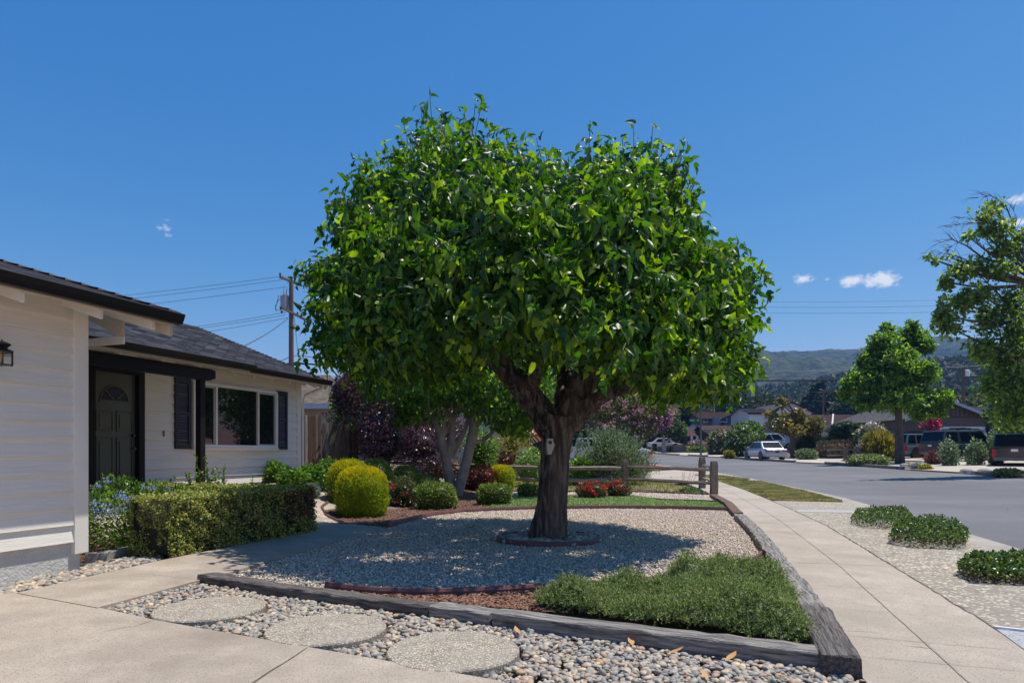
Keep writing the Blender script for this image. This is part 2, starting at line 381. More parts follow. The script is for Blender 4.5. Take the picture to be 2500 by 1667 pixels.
# ------------------------------------------------------------------ the setting: ground, paving, road
def orient(o, ang, loc=None):
    """Give a mesh object built in world coordinates its own origin and heading, so that its grain runs along it."""
    me = o.data
    if loc is None:
        n = len(me.vertices); c = np.empty(n * 3); me.vertices.foreach_get('co', c); c = c.reshape(-1, 3); loc = (c[:, 0].mean(), c[:, 1].mean(), c[:, 2].min())
    Mx = Matrix.Translation(loc) @ Matrix.Rotation(ang, 4, 'Z')
    me.transform(Mx.inverted()); o.matrix_world = Mx; return o

def base_ground():
    ys = list(np.arange(-12, 40, 1.0)) + list(np.arange(40, 140, 4.0)) + list(np.geomspace(140, 1350, 36))
    xs = list(-np.geomspace(60, 1000, 24)[::-1]) + list(np.arange(-56, 64, 2.0)) + list(np.geomspace(66, 1600, 30))
    V = np.array([(x, y, g(x, y) - .07 - max(0, y - 60) * .004) for y in ys for x in xs]); n = len(xs)
    T = np.array([(j * n + i, j * n + i + 1, (j + 1) * n + i + 1, (j + 1) * n + i) for j in range(len(ys) - 1) for i in range(n - 1)])
    tag(np_mesh('ground', V, T, DIRT, smooth=True), kind='structure')
base_ground()

# driveway, front walk
drive_edge = GP([(41, 1445), (238, 1481), (382, 1513), (752, 1578), (1230, 1662)], .03)
dw = [(-8.0, -1.6), tuple(G(-260, 1480, .03).xy)] + [tuple(p) for p in drive_edge] + [(1.2, 1.9), (3.4, -3.5), (-8, -3.5)]
sheet('driveway', dw, CONCRETE, .03, 3, .12)
def strip(name, l, w, m, h, parent=None):
    P = [Vector(p) for p in l]; Q = []
    for i in range(len(P) - 1):
        n = max(1, int((P[i + 1] - P[i]).length / .12))
        Q += [P[i].lerp(P[i + 1], k / n) for k in range(n)]
    Q.append(P[-1]); a_, b_ = [], []
    for i, p in enumerate(Q):
        d = (Q[min(i + 1, len(Q) - 1)] - Q[max(i - 1, 0)]).normalized(); s_ = Vector((-d.y, d.x)) * w * (.35 + random.random() * .6) / 2 * (1 if 0 < i < len(Q) - 1 else .3)
        wob = Vector((random.random() - .5, random.random() - .5)) * w * .5
        a_.append(p + s_ + wob); b_.append(p - s_ + wob)
    vs = [(p.x, p.y, g(p.x, p.y) + h) for p in a_ + b_]; n = len(Q)
    o = obj(name, MB().add(vs, [(i, i + 1, n + i + 1, n + i) for i in range(n - 1)]), m, parent)
    if parent is None: o['kind'] = 'structure'
    return o
strip('driveway_joint', GP([(752, 1580), (700, 1614), (620, 1664), (560, 1706), (480, 1760)], .03), .02, JOINT, .034)
strip('driveway_crack', GP([(250, 1543), (290, 1534), (330, 1528), (355, 1520), (378, 1513)], .03), .009, JOINT, .034)
strip('driveway_crack', GP([(41, 1446), (120, 1459), (238, 1481)], .03), .012, JOINT, .035)
pw = GP([(41, 1445), (160, 1418), (280, 1391), (387, 1367), (520, 1341), (640, 1313), (748, 1268)], .04) + GP([(940, 1288), (820, 1318), (700, 1354), (590, 1387), (480, 1416), (360, 1448), (238, 1481)], .04)
PATH_POLY = [tuple(p) for p in pw]
sheet('walk_path', PATH_POLY, CONCRETE, .036, 2, .14)
strip('walk_path_joint', GP([(352, 1399), (430, 1408), (478, 1413)], .04), .008, JOINT, .040)

# big planted yard sheet under everything between the house and the sidewalk
yard = [(-9, 2.5), (-2.5, 5.2), (1.6, 4.0), (1.95, 4.1), (4.0, 10.2), (6.4, 20.7), (6.2, 21.3), (1, 22.6), (-5, 25), (-9, 25.5), (-15, 22), (-15, 8)]
sheet('garden_soil', yard, MULCH, -.012, 1.0)
sw_left = GP([(2100, 1650), (2051, 1572), (2002, 1500), (1955, 1428), (1888, 1342), (1850, 1299), (1798, 1262), (1750, 1222), (1735, 1207), (1700, 1190), (1655, 1173)])
sw_right = GP([(2425, 1534), (2293, 1454), (2206, 1400), (2090, 1328), (2018, 1284), (1935, 1246), (1884, 1223), (1820, 1197), (1748, 1173), (1712, 1162), (1680, 1154)])
sw_left = [Vector((0.55, -2.0))] + sw_left; sw_right = [Vector((2.05, -0.6))] + sw_right
# aggregate parkway, grass parkway, curb and road
road_near = [Vector((4.2, -2))] + GP([(2500, 1342), (2365, 1302), (2224, 1263), (2130, 1234), (2062, 1215), (1980, 1197), (1829, 1166.5), (1748, 1153), (1663, 1141.5), (1586, 1131.5), (1540, 1126), (1480, 1120.5)])
def offset(l, d):
    out = []
    for i, p in enumerate(l):
        t = (l[min(i + 1, len(l) - 1)] - l[max(i - 1, 0)]).normalized(); out.append(p + Vector((-t.y, t.x)) * d)
    return out
gut_in = offset(road_near, .42)
road_far = [Vector((14.0, -2)), Vector((16.2, 10)), Vector((18.6, 20))] + GP([(2500, 1167), (2339, 1154), (2223, 1147), (2192, 1144), (2013, 1132), (1945, 1129), (1822, 1121), (1757, 1116.5), (1675, 1112), (1579, 1106.5)])
road_far += [Vector((p.x, p.y)) for p in [road_far[-1] + Vector((-30, 22))]]
road_poly = [tuple(p) for p in road_near] + [(-20, road_near[-1].y + 18), tuple(road_far[-1])] + [tuple(p) for p in road_far[::-1][1:]]
sheet('road', road_poly, ASPHALT, -.03, 2.0)
sheet('sidewalk', [tuple(p) for p in sw_left] + [tuple(p) for p in sw_right[::-1]], WALKC, .012, 1.0, .1)
park_poly = [tuple(p) for p in sw_right] + [tuple(p) for p in gut_in[::-1]]
sheet('parkway_paving', [tuple(p) for p in sw_right[:8]] + [tuple(p) for p in gut_in[:6][::-1]], AGG, .004, 1.0)
sheet('gutter', [tuple(p) for p in gut_in] + [tuple(p) for p in road_near[::-1]], GUTTER, .0, 1.0, .05)
grassland = GP([(1884, 1222), (1820, 1197), (1750, 1173), (1858, 1176), (1960, 1199), (2058, 1226)])
GREENB = mat('turf_base', (.14, .17, .05), (.36, .28, .13), rough=1, ns=1.6, ramp=(.38, .6), bump=1, bs=60, bdist=.02)
sheet('verge_soil', grassland, GREENB, .02, 1.0, .04)
strip2 = GP([(1695, 1160), (1765, 1161.5), (1832, 1170), (1790, 1170.5), (1730, 1167)])
sheet('verge_soil', strip2, GREENB, .02, 1.0, .04)
sheet('entry_apron', GP([(1550, 1171), (1590, 1150), (1660, 1146.5), (1745, 1155), (1832, 1169), (1690, 1159), (1700, 1167), (1748, 1173.6), (1700, 1181), (1640, 1180)]), WALKC, .006, 2)
red_mulch = mat('red_mulch', (.30, .10, .06), (.20, .08, .05), rough=1, ns=6, bump=1, bs=30)
sheet('corner_bed', GP([(1540, 1146), (1548, 1137), (1585, 1133.5), (1640, 1141), (1663, 1145), (1600, 1148)]), red_mulch, .03, 2, .05)
# joints
cl = GP([(2362, 1667), (2200, 1520), (2043, 1378), (1902, 1270), (1790, 1205), (1742, 1183)])
strip('sidewalk_joint', [Vector((1.15, -1.2))] + cl, .013, SEAM, .0165)
for l, w in (([(1926, 1375), (2040, 1378), (2181, 1386)], .016), ([(1902, 1269), (1975, 1269)], .010), ([(1855, 1237), (1915, 1237)], .010), ([(2030, 1551), (2230, 1570), (2470, 1590)], .008), ([(1964, 1430), (2240, 1444)], .006),
             ([(2003, 1487), (2330, 1510)], .006), ([(2090, 1606), (2500, 1643)], .008), ([(2200, 1580), (2250, 1584), (2310, 1592)], .01), ([(1985, 1540), (2150, 1547)], .006)):
    strip('sidewalk_joint', GP(l), w, SEAM, .0165)
strip('parkway_joint', sw_right[:9], .035, JOINT, .0145)
for l in ([(1939, 1246), (2094, 1248)], [(2018, 1284), (2076, 1284)], [(2094, 1322), (2170, 1324)], [(2350, 1335), (2425, 1338)], [(2210, 1401), (2344, 1409)]):
    strip('parkway_joint', GP(l), .014, JOINT, .008)
sheet('parkway_seam', GP([(1939, 1244), (2094, 1246), (2100, 1252), (1950, 1250)]), mat('smooth_seam', (.40, .39, .36), rough=.8), .008, 2)
TAR = mat('road_seal', (.045, .046, .05), rough=.6)
strip('road_seam', GP([(1745, 1148), (1800, 1145), (1880, 1141), (1990, 1138)]), .09, TAR, -.025)
# neighbouring side of the street: footway, aprons, kerbs, planting soil
far_soil = [tuple(p + Vector((.0, 0))) for p in road_far] + [(-30, 150), (60, 150), (75, 60), (60, 20), (40, -2)]
FARSOIL = mat('far_soil', (.13, .105, .07), (.20, .165, .11), rough=1, ns=.5, bump=.5, bs=10)
sheet('planting_soil', far_soil, FARSOIL, -.01, 3.0)
FARC = mat('far_concrete', (.50, .45, .37), (.42, .38, .32), rough=.9, ns=.5)
KERBM = mat('kerb_concrete', (.20, .17, .14), (.26, .22, .18), rough=.9, ns=3)
far_in = offset(road_far, -.05); fw0 = offset(road_far, -.3); fw1 = offset(road_far, -3.0)
def band(a_, b_, i0, i1): return [tuple(p) for p in a_[i0:i1]] + [tuple(p) for p in b_[i0:i1][::-1]]
sheet('far_footway', band(offset(road_far, -1.6), offset(road_far, -3.2), 2, 14), FARC, .02, 3)
sheet('far_driveway', GP([(2223, 1146.5), (2339, 1153.5), (2420, 1150), (2520, 1150), (2520, 1126), (2400, 1125), (2250, 1127.5), (2235, 1136)]), FARC, .035, 3)
sheet('far_driveway', GP([(1945, 1128.4), (2010, 1131.2), (2050, 1128), (2062, 1120), (1990, 1116), (1940, 1119)]), FARC, .035, 3)
sheet('far_driveway', GP([(2150, 1123), (2260, 1126.5), (2420, 1123), (2440, 1117), (2170, 1116)]), FARC, .04, 3)
sheet('far_driveway', GP([(1600, 1107.7), (1640, 1110), (1760, 1116), (1760, 1107.5), (1720, 1106), (1600, 1104)]), FARC, .035, 6)
sheet('far_driveway', GP([(1840, 1121.5), (1757, 1116.0), (1757, 1111), (1850, 1114)]), FARC, .03, 6)
for l in ([(2500, 1166), (2420, 1160), (2352, 1154.6)], [(2200, 1144.3), (2120, 1139), (2013, 1131.6)], [(1935, 1128), (1822, 1121), (1760, 1116.4)], [(1724, 1114.4), (1679, 1111.6)], [(1655, 1110.6), (1595, 1107)]):
    o = obj('kerb', ribbon(offset(GP(l), -.1), .22, -.06, .13, 1.0), KERBM); o['kind'] = 'structure'
# ------------------------------------------------------------------ kerb numbers
def text_obj(name, body, size, m, parent, loc, rot, ext=.004):
    c = bpy.data.curves.new(name, 'FONT'); c.body = body; c.size = size; c.extrude = ext; c.align_x = 'CENTER'; c.align_y = 'CENTER'
    q = bpy.data.objects.new(name + '_curve', c); COL.objects.link(q); me = bpy.data.meshes.new_from_object(q.evaluated_get(bpy.context.evaluated_depsgraph_get())); bpy.data.objects.remove(q); me.name = name
    o = link(name, me, m, parent); o.location = loc; o.rotation_euler = rot; return o
WHITEM = mat('white_enamel', (.8, .8, .8), rough=.5); BLUEM = mat('blue_paint', (.03, .07, .22), rough=.6)
def kerb_number(px, py, s, label, bg, fg):
    p = G(px, py); q = G(px - 14, py - 1); ang = math.atan2((p - q).y, (p - q).x)
    t = thing('kerb_number', label, 'address plate', (p.x, p.y, g(p.x, p.y) + .05), ang)
    obj('painted_panel', MB().box(-.36, .36, -.035, -.022, -.06, .09), bg, t)
    text_obj('numerals', s, .15, fg, t, (0, -.041, .012), (math.radians(90), 0, 0))
kerb_number(2199, 1144.4, '815', 'blue house number 815 painted on the kerb below the street tree', BLUEM, WHITEM)
kerb_number(2367, 1156.8, '5808', 'pale worn house number painted on the kerb at the right end of the driveway', mat('faded_paint', (.33, .32, .31), rough=.7), WHITEM)

# ------------------------------------------------------------------ front garden beds
gravel_poly = GP([(500, 1419), (590, 1390), (700, 1357), (820, 1320), (940, 1290), (965, 1281), (1010, 1269), (1060, 1258), (1130, 1251), (1210, 1247), (1300, 1243.5), (1500, 1241.5), (1640, 1243), (1778, 1247), (1800, 1268), (1838, 1318), (1868, 1352),
                  (1845, 1376), (1760, 1400), (1640, 1419), (1500, 1430), (1400, 1434), (1300, 1440), (1180, 1447), (1060, 1451), (930, 1449), (800, 1437), (797, 1447), (700, 1436)])
sheet('gravel_bed', gravel_poly, GRAVELBASE, -.002, 1.0)
GSTONE = mat('gravel_stone', (.42, .335, .26), island=[(.76, .62, .49), (.58, .48, .40), (.86, .74, .63), (.25, .195, .155), (.68, .59, .52)], rough=.9)
def stones(name, poly, n, smin, smax, m, z0=.0, flat=.6, tmpl='oct', label=None, zfun=None, exclude=None, smooth=False):
    p = sample_poly([tuple(q) for q in poly], n)
    if exclude is not None:
        for (cx, cy, r) in exclude: p = p[np.hypot(p[:, 0] - cx, p[:, 1] - cy) > r]
    n = len(p)
    if tmpl == 'oct':
        tv = np.array([(1, 0, 0), (0, 1, 0), (-1, 0, 0), (0, -1, 0), (.2, .1, 1), (0, 0, -1.)]); tf = np.array([(0, 1, 4), (1, 2, 4), (2, 3, 4), (3, 0, 4), (1, 0, 5), (2, 1, 5), (3, 2, 5), (0, 3, 5)])
    elif tmpl == 'chip':
        tv = np.array([(-1, -.28, 0), (1, -.2, 0), (.9, .25, .1), (-.8, .3, .05), (0, 0, .35)]); tf = np.array([(0, 1, 4), (1, 2, 4), (2, 3, 4), (3, 0, 4)])
    else: tv, tf = tmpl
    ax = norm(np.concatenate([rng.normal(size=(n, 2)), rng.normal(size=(n, 1)) * .35], 1)); nh = norm(np.concatenate([rng.normal(size=(n, 2)) * (1.2 if tmpl == 'oct' else .3), np.ones((n, 1))], 1))
    s = smin + (smax - smin) * rng.random(n) ** 1.6; sc = np.stack([s * rng.uniform(.6, 1, n), s, s * rng.uniform(flat * .7, flat * 1.2, n)], 1)
    z = gv(p[:, 0], p[:, 1]) + z0 + (s * .35) + (0 if zfun is None else zfun(p))
    V, T = batch(tv, tf, np.column_stack([p, z]), frames(ax, nh), sc)
    o = np_mesh(name, V, T, m, smooth=smooth)
    return tag(o, label, kind='stuff')
stones('gravel', gravel_poly, 62000, .008, .021, GSTONE, flat=.75, label='pale crushed gravel covering the bed around the big tree', exclude=[(.54, 9.65, .62)])
strip_poly = GP([(1250, 1201), (1550, 1202), (1737, 1209), (1770, 1224), (1640, 1222), (1540, 1211.5), (1380, 1209.5), (1250, 1211)])
sheet('gravel_strip', strip_poly, GRAVELBASE, .0, 1.0)
stones('gravel', strip_poly, 9000, .012, .028, GSTONE, flat=.75, label='pale gravel strip between the lawn and the rail fence')
side_gravel = GP([(745, 1262), (748, 1243), (765, 1228), (800, 1222), (832, 1222), (795, 1232), (785, 1242), (800, 1262), (845, 1284), (940, 1289), (750, 1268)])
sheet('gravel_strip', side_gravel, GRAVELBASE, .0, 1.0)
stones('gravel', side_gravel, 5000, .010, .024, GSTONE, flat=.75, label='pale gravel at the end of the walk beside the hedge')
CHIP = mat('mulch_chip', (.16, .07, .045), island=[(.28, .14, .09), (.11, .055, .04), (.34, .19, .13)], rough=.95)
mulch_a = GP([(800, 1438), (930, 1450), (1060, 1452), (1180, 1448), (1310, 1441), (1400, 1436), (1400, 1500), (1216, 1484), (1051, 1476), (822, 1456)])
mulch_b = GP([(845, 1284), (800, 1262), (785, 1240), (830, 1226), (1000, 1210), (1240, 1205), (1262, 1240), (1130, 1250), (1060, 1257), (1010, 1268), (940, 1288)])
mulch_c = GP([(1868, 1353), (1845, 1377), (1790, 1396), (1850, 1430), (1925, 1432)])
for poly, n, lab in ((mulch_a, 5500, 'red brown bark mulch between the curved edging and the front timber'), (mulch_b, 9000, 'red brown bark mulch under the clipped shrubs'), (mulch_c, 900, 'red brown bark mulch in the corner by the sidewalk timber')):
    stones('bark_mulch', poly, n, .012, .035, CHIP, tmpl='chip', flat=.5, label=lab)
stones('bark_mulch', GP([(205, 1372), (300, 1362), (330, 1345), (300, 1310), (225, 1322)]), 1500, .012, .035, CHIP, tmpl='chip', flat=.5, label='dark bark mulch under the blue flowering shrub')

# river pebbles: deformed spheres, packed
def pebble_tmpl():
    V, T = ICO2; V = V * np.array([1, 1, 1]); V = V * (1 + .08 * lump(V, 2.0, 3))[:, None]; return V, T
PEBBLE = mat('river_pebble', (.14, .135, .125), island=[(.34, .32, .29), (.20, .20, .19), (.58, .45, .30), (.26, .25, .235), (.42, .38, .32), (.17, .17, .165), (.64, .50, .33), (.30, .29, .27), (.44, .29, .18), (.36, .34, .31)], rough=.62, bump=.15, bs=60)
pav = []
for px, py in ((512, 1484), (797, 1533), (1107, 1585)):
    k = G(px, py, .03); pav.append((k.x, k.y, .425))
peb_poly = GP([(200, 1477), (238, 1481), (481, 1424), (668, 1456), (1042, 1508), (1300, 1540), (1685, 1595), (2012, 1637), (2100, 1652)]) + [Vector((1.75, 3.1)), Vector((1.35, 2.4)), Vector((1.2, 1.9))] + GP([(1230, 1662), (752, 1579), (382, 1514), (238, 1482)])
sheet('pebble_bed', peb_poly, DIRT, -.045, 1.0)
pebble_keep_out = [(x, y, r + .035) for x, y, r in pav]
def pebbles(poly, n, lab, ex=None, smax=.032, smin=.012, lift=0.0):
    for zz, k in ((.0, .65), (.022, .35)):
        pass
    p = stones('river_pebbles', poly, n, smin, smax, PEBBLE, tmpl=pebble_tmpl(), flat=.55, label=lab, exclude=ex, smooth=True, z0=-.022 + lift, zfun=lambda q: rng.random(len(q)) * .022)
    return p
pebbles(peb_poly, 11500, 'rounded grey and tan river pebbles around the stepping stones', pebble_keep_out)
pebbles(GP([(-120, 1440), (0, 1412), (205, 1379), (300, 1364), (400, 1362), (387, 1369), (280, 1392), (160, 1420), (41, 1446), (-120, 1480)]), 2100, 'rounded river pebbles along the foot of the garage wall', smax=.046, smin=.02)
for i, (x, y, r) in enumerate(pav):
    lab = ('round pebbled stepping stone nearest the walk, partly in shade', 'round pebbled stepping stone in the middle of the three', 'round pebbled stepping stone farthest right among the pebbles')[i]
    o = obj('stepping_stone', MB().lathe([(r - .01, -.04), (r, -.03), (r, .024), (r - .008, .034)], 56), PAVER, bevel=0, loc=(x, y, 0)); tag(o, lab, 'stepping stone', 'round stepping stones in the pebbles')

# timbers
def timber(l, w, h, label, dark=None, h0=-.05, wob=.012, name='landscape_timber', grp='timbers edging the bed'):
    P = GP(l) if not isinstance(l[0], Vector) else l
    mb = ribbon(P, w, h0, h, .10, wob); o = obj(name, mb, dark or TIMBER)
    d = P[-1] - P[0]; orient(o, math.atan2(d.y, d.x)); return tag(o, label, 'timber', grp)
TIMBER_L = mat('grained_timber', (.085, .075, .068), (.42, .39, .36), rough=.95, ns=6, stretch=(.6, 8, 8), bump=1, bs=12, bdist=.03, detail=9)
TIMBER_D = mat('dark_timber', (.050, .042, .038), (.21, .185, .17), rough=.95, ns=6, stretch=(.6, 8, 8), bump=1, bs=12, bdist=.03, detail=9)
TIMBER_R = mat('reddish_timber', (.12, .062, .038), (.22, .15, .11), rough=.95, ns=6, stretch=(.6, 8, 8), bump=1, bs=12, bdist=.03, detail=9)
fb = offset(GP([(481, 1422), (668, 1454), (860, 1481), (1043, 1506)]), .085)
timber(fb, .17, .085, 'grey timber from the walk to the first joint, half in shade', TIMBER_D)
timber(offset(GP([(1047, 1506.5), (1196, 1528)]), .085), .17, .095, 'short grey timber block in the front edge', TIMBER_L)
timber(offset(GP([(1201, 1528.5), (1440, 1562), (1685, 1594), (2008, 1634)]), .085), .17, .105, 'long cracked grey timber in front of the juniper', TIMBER_L)
ri = [(1834, 1292), (1870, 1345), (1902, 1393), (1935, 1435), (1982, 1510)]
ctr = lambda l: [(Vector(a_) + Vector(b_)) / 2 for a_, b_ in l]
def mid(a_, b_): return (G(a_[0], a_[1], .09).xy + G(b_[0], b_[1], .09).xy) / 2
timber([mid((1795, 1248), (1815, 1263)), mid((1834, 1290), (1860, 1299)), mid((1870, 1347), (1900, 1340)), mid((1902, 1395), (1934, 1386)), mid((1940, 1440), (1972, 1432)), mid((1968, 1490), (2000, 1480))], .19, .10,
       'long split grey timber along the sidewalk beside the gravel', TIMBER_L, wob=.02)
timber([mid((1970, 1494), (2002, 1484)), mid((1985, 1530), (2030, 1526)), mid((2012, 1603), (2100, 1624))], .22, .125, 'dark rotten timber end at the sidewalk corner', TIMBER_D, wob=.02)
timber([mid((1730, 1203), (1752, 1210)), mid((1768, 1222), (1790, 1232)), mid((1792, 1246), (1812, 1258))], .2, .10, 'short reddish timber at the foot of the fence post', TIMBER_R)

def edging(l, w, h, label, name='garden_edging'):
    return tag(obj(name, ribbon([p for p in l], w, -.03, h, .12, .003, True), EDGING, smooth=False), label, 'garden edging', 'red brown plastic edging')
edging(GP([(797, 1436), (860, 1444), (930, 1450), (1060, 1453), (1180, 1449), (1300, 1442), (1420, 1436), (1520, 1430), (1640, 1420), (1760, 1401), (1835, 1378), (1866, 1353)]), .055, .065, 'curved red brown edging at the front of the gravel bed')
edging(GP([(946, 1289), (975, 1279), (1020, 1268), (1060, 1259), (1130, 1251), (1210, 1247), (1300, 1243.5), (1500, 1241.5), (1640, 1243), (1778, 1247)]), .05, .085, 'long red brown edging between the gravel bed and the lawn')
edging(GP([(838, 1220), (800, 1229), (785, 1241), (800, 1262), (845, 1284)]), .05, .06, 'short red brown edging curling round the golden shrubs')
tc_ = (.54, 9.62); ring = [Vector((tc_[0] + .74 * math.cos(t), tc_[1] + .66 * math.sin(t))) for t in np.linspace(0, 2 * math.pi, 40)]
edging(ring, .06, .075, 'round red brown edging ring about the big trunk')
pebbles([tuple(p) for p in ring], 420, 'grey pebbles inside the ring at the foot of the big tree', ex=[(tc_[0], tc_[1], .27)], smax=.065, smin=.035, lift=.035)
for l, lab in ((([(1250, 1200), (1550, 1201.5), (1735, 1208.5)]), 'dark board behind the gravel strip by the fence'), (([(1600, 1221), (1680, 1223), (1757, 1226)]), 'dark board between lawn and gravel strip')):
    tag(obj('edging_board', ribbon(GP(l), .05, -.02, .05, .4, .004), DARKBROWN if 0 else EDGING), lab, 'edging board')
c0 = G(228, 1375)
CINDER = mat('grey_block', (.27, .25, .225), (.36, .34, .31), rough=.95, ns=12, bump=.8, bs=60)
for l, lab in (([(207, 1372), (258, 1369)], 'grey concrete block at the garage corner'), ([(262, 1368), (330, 1352)], 'grey concrete block running from the corner to the hedge')):
    tag(obj('concrete_block', ribbon(offset(GP(l), .06), .10, -.03, .10, .3, .004), CINDER), lab, 'block')
LID = mat('utility_lid', (.33, .34, .35), (.40, .41, .42), rough=.8, ns=8, speck=((.2, .2, .2), 60, .7))
lid = GP([(2432, 1540), (2560, 1556), (2600, 1620), (2500, 1590)])
t = thing('utility_cover', 'grey meter box cover with a pale rim set in the paving at the right', 'utility cover', (0, 0, 0))
sheet('lid', lid, LID, .018, 3, .02, parent=t); obj('rim', ribbon(GP([(2428, 1537), (2560, 1552)]), .03, .0, .03, .3), WHITEM, t)
# fallen leaves
FALL = mat('dry_leaf', (.42, .20, .06), island=[(.55, .30, .10), (.30, .14, .06)], rough=.7); FALLY = mat('yellow_leaf', (.50, .46, .10), island=[(.38, .40, .08)], rough=.7)
lv = np.array([(0, -1, .05), (.38, -.2, .16), (.3, .5, .2), (0, 1, .35), (-.3, .5, .18), (-.38, -.2, .12), (0, 0, 0)]); lt = np.array([(0, 1, 6), (1, 2, 6), (2, 3, 6), (3, 4, 6), (4, 5, 6), (5, 0, 6)])
for i, (px, py, s, m, lab) in enumerate(((1072, 1518, .055, FALL, 'curled orange leaf on the pebbles behind the stepping stones'), (1262, 1541, .05, FALL, 'brown leaf at the foot of the timber near the right stepping stone'), (1540, 1568, .06, FALL, 'long curled brown leaf leaning on the timber'),
         (1650, 1592, .06, FALL, 'split tan leaf lying by the timber'), (1785, 1606, .06, FALL, 'broad orange leaf standing against the timber'), (1720, 1650, .05, FALL, 'pale dry leaf among the right hand pebbles'), (1905, 1652, .06, FALL, 'curled leaf near the timber corner'),
         (1150, 1288, .09, FALLY, 'yellow green fallen leaf on the gravel left of the trunk'), (1204, 1275, .07, FALLY, 'small yellow leaf on the gravel near the edging'), (1553, 1324, .06, FALLY, 'small yellow leaf right of the tree ring'), (1142, 1302, .05, FALL, 'brown leaf left of the tree ring'), (1016, 1342, .05, FALL, 'small brown leaf in the shaded gravel'),
         (2190, 1243, .05, FALL, 'pale dry leaf lying on the road'))):
    if i == 12: px, py = 2459, 1243
    p = G(px, py, .03); a_ = random.random() * 6.28
    R = frames(np.array([[math.cos(a_), math.sin(a_), .2]]), np.array([[.2, .1, 1.]]))
    V, T = batch(lv, lt, np.array([[p.x, p.y, p.z + .035]]), R, np.array([s])); tag(np_mesh('fallen_leaf', V, T, m), lab, 'leaf', 'fallen leaves')

# grass blades (uncountable)
def turf(name, poly, n, hmin, hmax, m, label, w=.5, z0=0.0, lean=.5):
    p = sample_poly([tuple(q) for q in poly], n)
    tv = np.array([(-.12, 0, 0), (.12, 0, 0), (.07, .6, .12), (0, 1, .35), (-.07, .6, .12)]) * np.array([w * 2, 1, 1]); tf = np.array([(0, 1, 2), (0, 2, 4), (4, 2, 3)])
    ax = norm(np.column_stack([rng.normal(size=(n, 2)) * lean, np.ones(n)])); nh = norm(np.column_stack([rng.normal(size=(n, 2)), rng.normal(size=n) * .2]))
    V, T = batch(tv, tf, np.column_stack([p, gv(p[:, 0], p[:, 1]) + z0]), frames(ax, nh), rng.uniform(hmin, hmax, n)); return tag(np_mesh(name, V, T, m), label, kind='stuff')
LAWN = leafmat('lawn_blade', (.07, .13, .04), (.50, .58, .30), .4, (1.8, 1.9, 1.2), mid=(.20, .30, .11)); DRYG = mat('dry_blade_patchy', (.16, .22, .045), (.46, .36, .17), ns=1.6, ramp=(.38, .6), rough=.7, trans=(.35, (1.5, 1.5, 1.1))); DRYG0 = leafmat('dry_blade', (.14, .19, .04), (.48, .39, .18), .35, (1.6, 1.6, 1.2), mid=(.26, .27, .08))
lawn = GP([(1180, 1243), (1235, 1222), (1250, 1212), (1393, 1209.5), (1539, 1209.5), (1623, 1220), (1757, 1227), (1787, 1240), (1780, 1246), (1640, 1242), (1500, 1240.5), (1300, 1242.5)])
sheet('lawn_soil', lawn, GREENB, .004, 1.0)
turf('grass', lawn, 34000, .025, .06, LAWN, 'green mown strip of lawn behind the gravel bed', w=.9)
turf('grass', grassland, 42000, .03, .065, DRYG, 'patchy half dry grass strip between sidewalk and road', w=1.1, z0=.02)
turf('grass', strip2, 5000, .02, .06, DRYG, 'thin patch of dry grass beyond the fence', w=1.2, z0=.02)
behind = GP([(1250, 1199), (1550, 1200), (1733, 1206), (1690, 1192), (1630, 1180), (1560, 1172), (1250, 1172)])
sheet('dry_bed', behind, STRAW, .004, 1.0)
nl = GP([(1262, 1187), (1400, 1190), (1560, 1180), (1640, 1184), (1660, 1190), (1600, 1176), (1400, 1166), (1262, 1160)])
sheet('lawn_soil', nl, GREENB, .015, 1.0)
turf('grass', nl, 12000, .03, .07, leafmat('bright_blade', (.13, .20, .03), (.30, .36, .08), .4, (1.8, 1.8, 1)), "neighbour's yellow green lawn behind the rail fence", w=1.4)
turf('grass', behind, 5000, .03, .10, DRYG, 'sparse dry tufts between the fence and the gravel strip', w=.8)

HAb = math.radians(71.5); uv = lambda u, v: (u * math.cos(HAb) - v * math.sin(HAb), u * math.sin(HAb) + v * math.cos(HAb))
sheet('bounce_walk', [uv(6.6, 8.0), uv(13.6, 8.0), uv(13.6, 9.9), uv(6.6, 9.9)], CONCRETE, .02, 1.0, .04)  # pale slab added behind the hedge to bounce sunlight onto the front wall
# ------------------------------------------------------------------ the house (local x runs along the front, y to the left, away from the street)
HA = math.radians(71.5)
house = thing('house', 'low white clapboard house with dark shutters, green door and grey shingle roof', 'house', (0, 0, 0), HA)
def siding(x0, x1, yf, z0, z1, e=.184):
    """lap siding on the plane y=yf facing -y"""
    mb = MB(); z = z0
    while z < z1 - .01:
        t = min(z + e, z1); mb.add([(x0, yf - .036, z), (x1, yf - .036, z), (x1, yf - .004, t), (x0, yf - .004, t), (x0, yf, z), (x1, yf, z)], [(0, 1, 2, 3), (4, 5, 1, 0)]); z = t
    mb.add([(x0, yf + .1, z0), (x1, yf + .1, z0), (x1, yf + .1, z1), (x0, yf + .1, z1), (x0, yf, z0), (x1, yf, z0), (x1, yf, z1), (x0, yf, z1)], [(0, 4, 7, 3), (1, 2, 6, 5), (0, 1, 5, 4), (3, 7, 6, 2), (0, 3, 2, 1)])
    return mb
GV, HV = 6.75, 10.4
SIDING = mat('siding_paint', (.80, .765, .70), (.72, .69, .635), rough=.6, ns=2.2, bump=.55, bs=9, stretch=(.8, 1, 16), bdist=.006, detail=6)
obj('garage_wall', siding(-3.5, 5.24, GV, .33, 2.98), SIDING, house)
obj('garage_wall', MB().box(5.30, 5.345, GV, GV + 3.4, .3, 3.0), SIDING, house)
obj('foundation', MB().box(-3.5, 5.30, GV + .012, GV + .2, -.2, .33), FOUND, house)
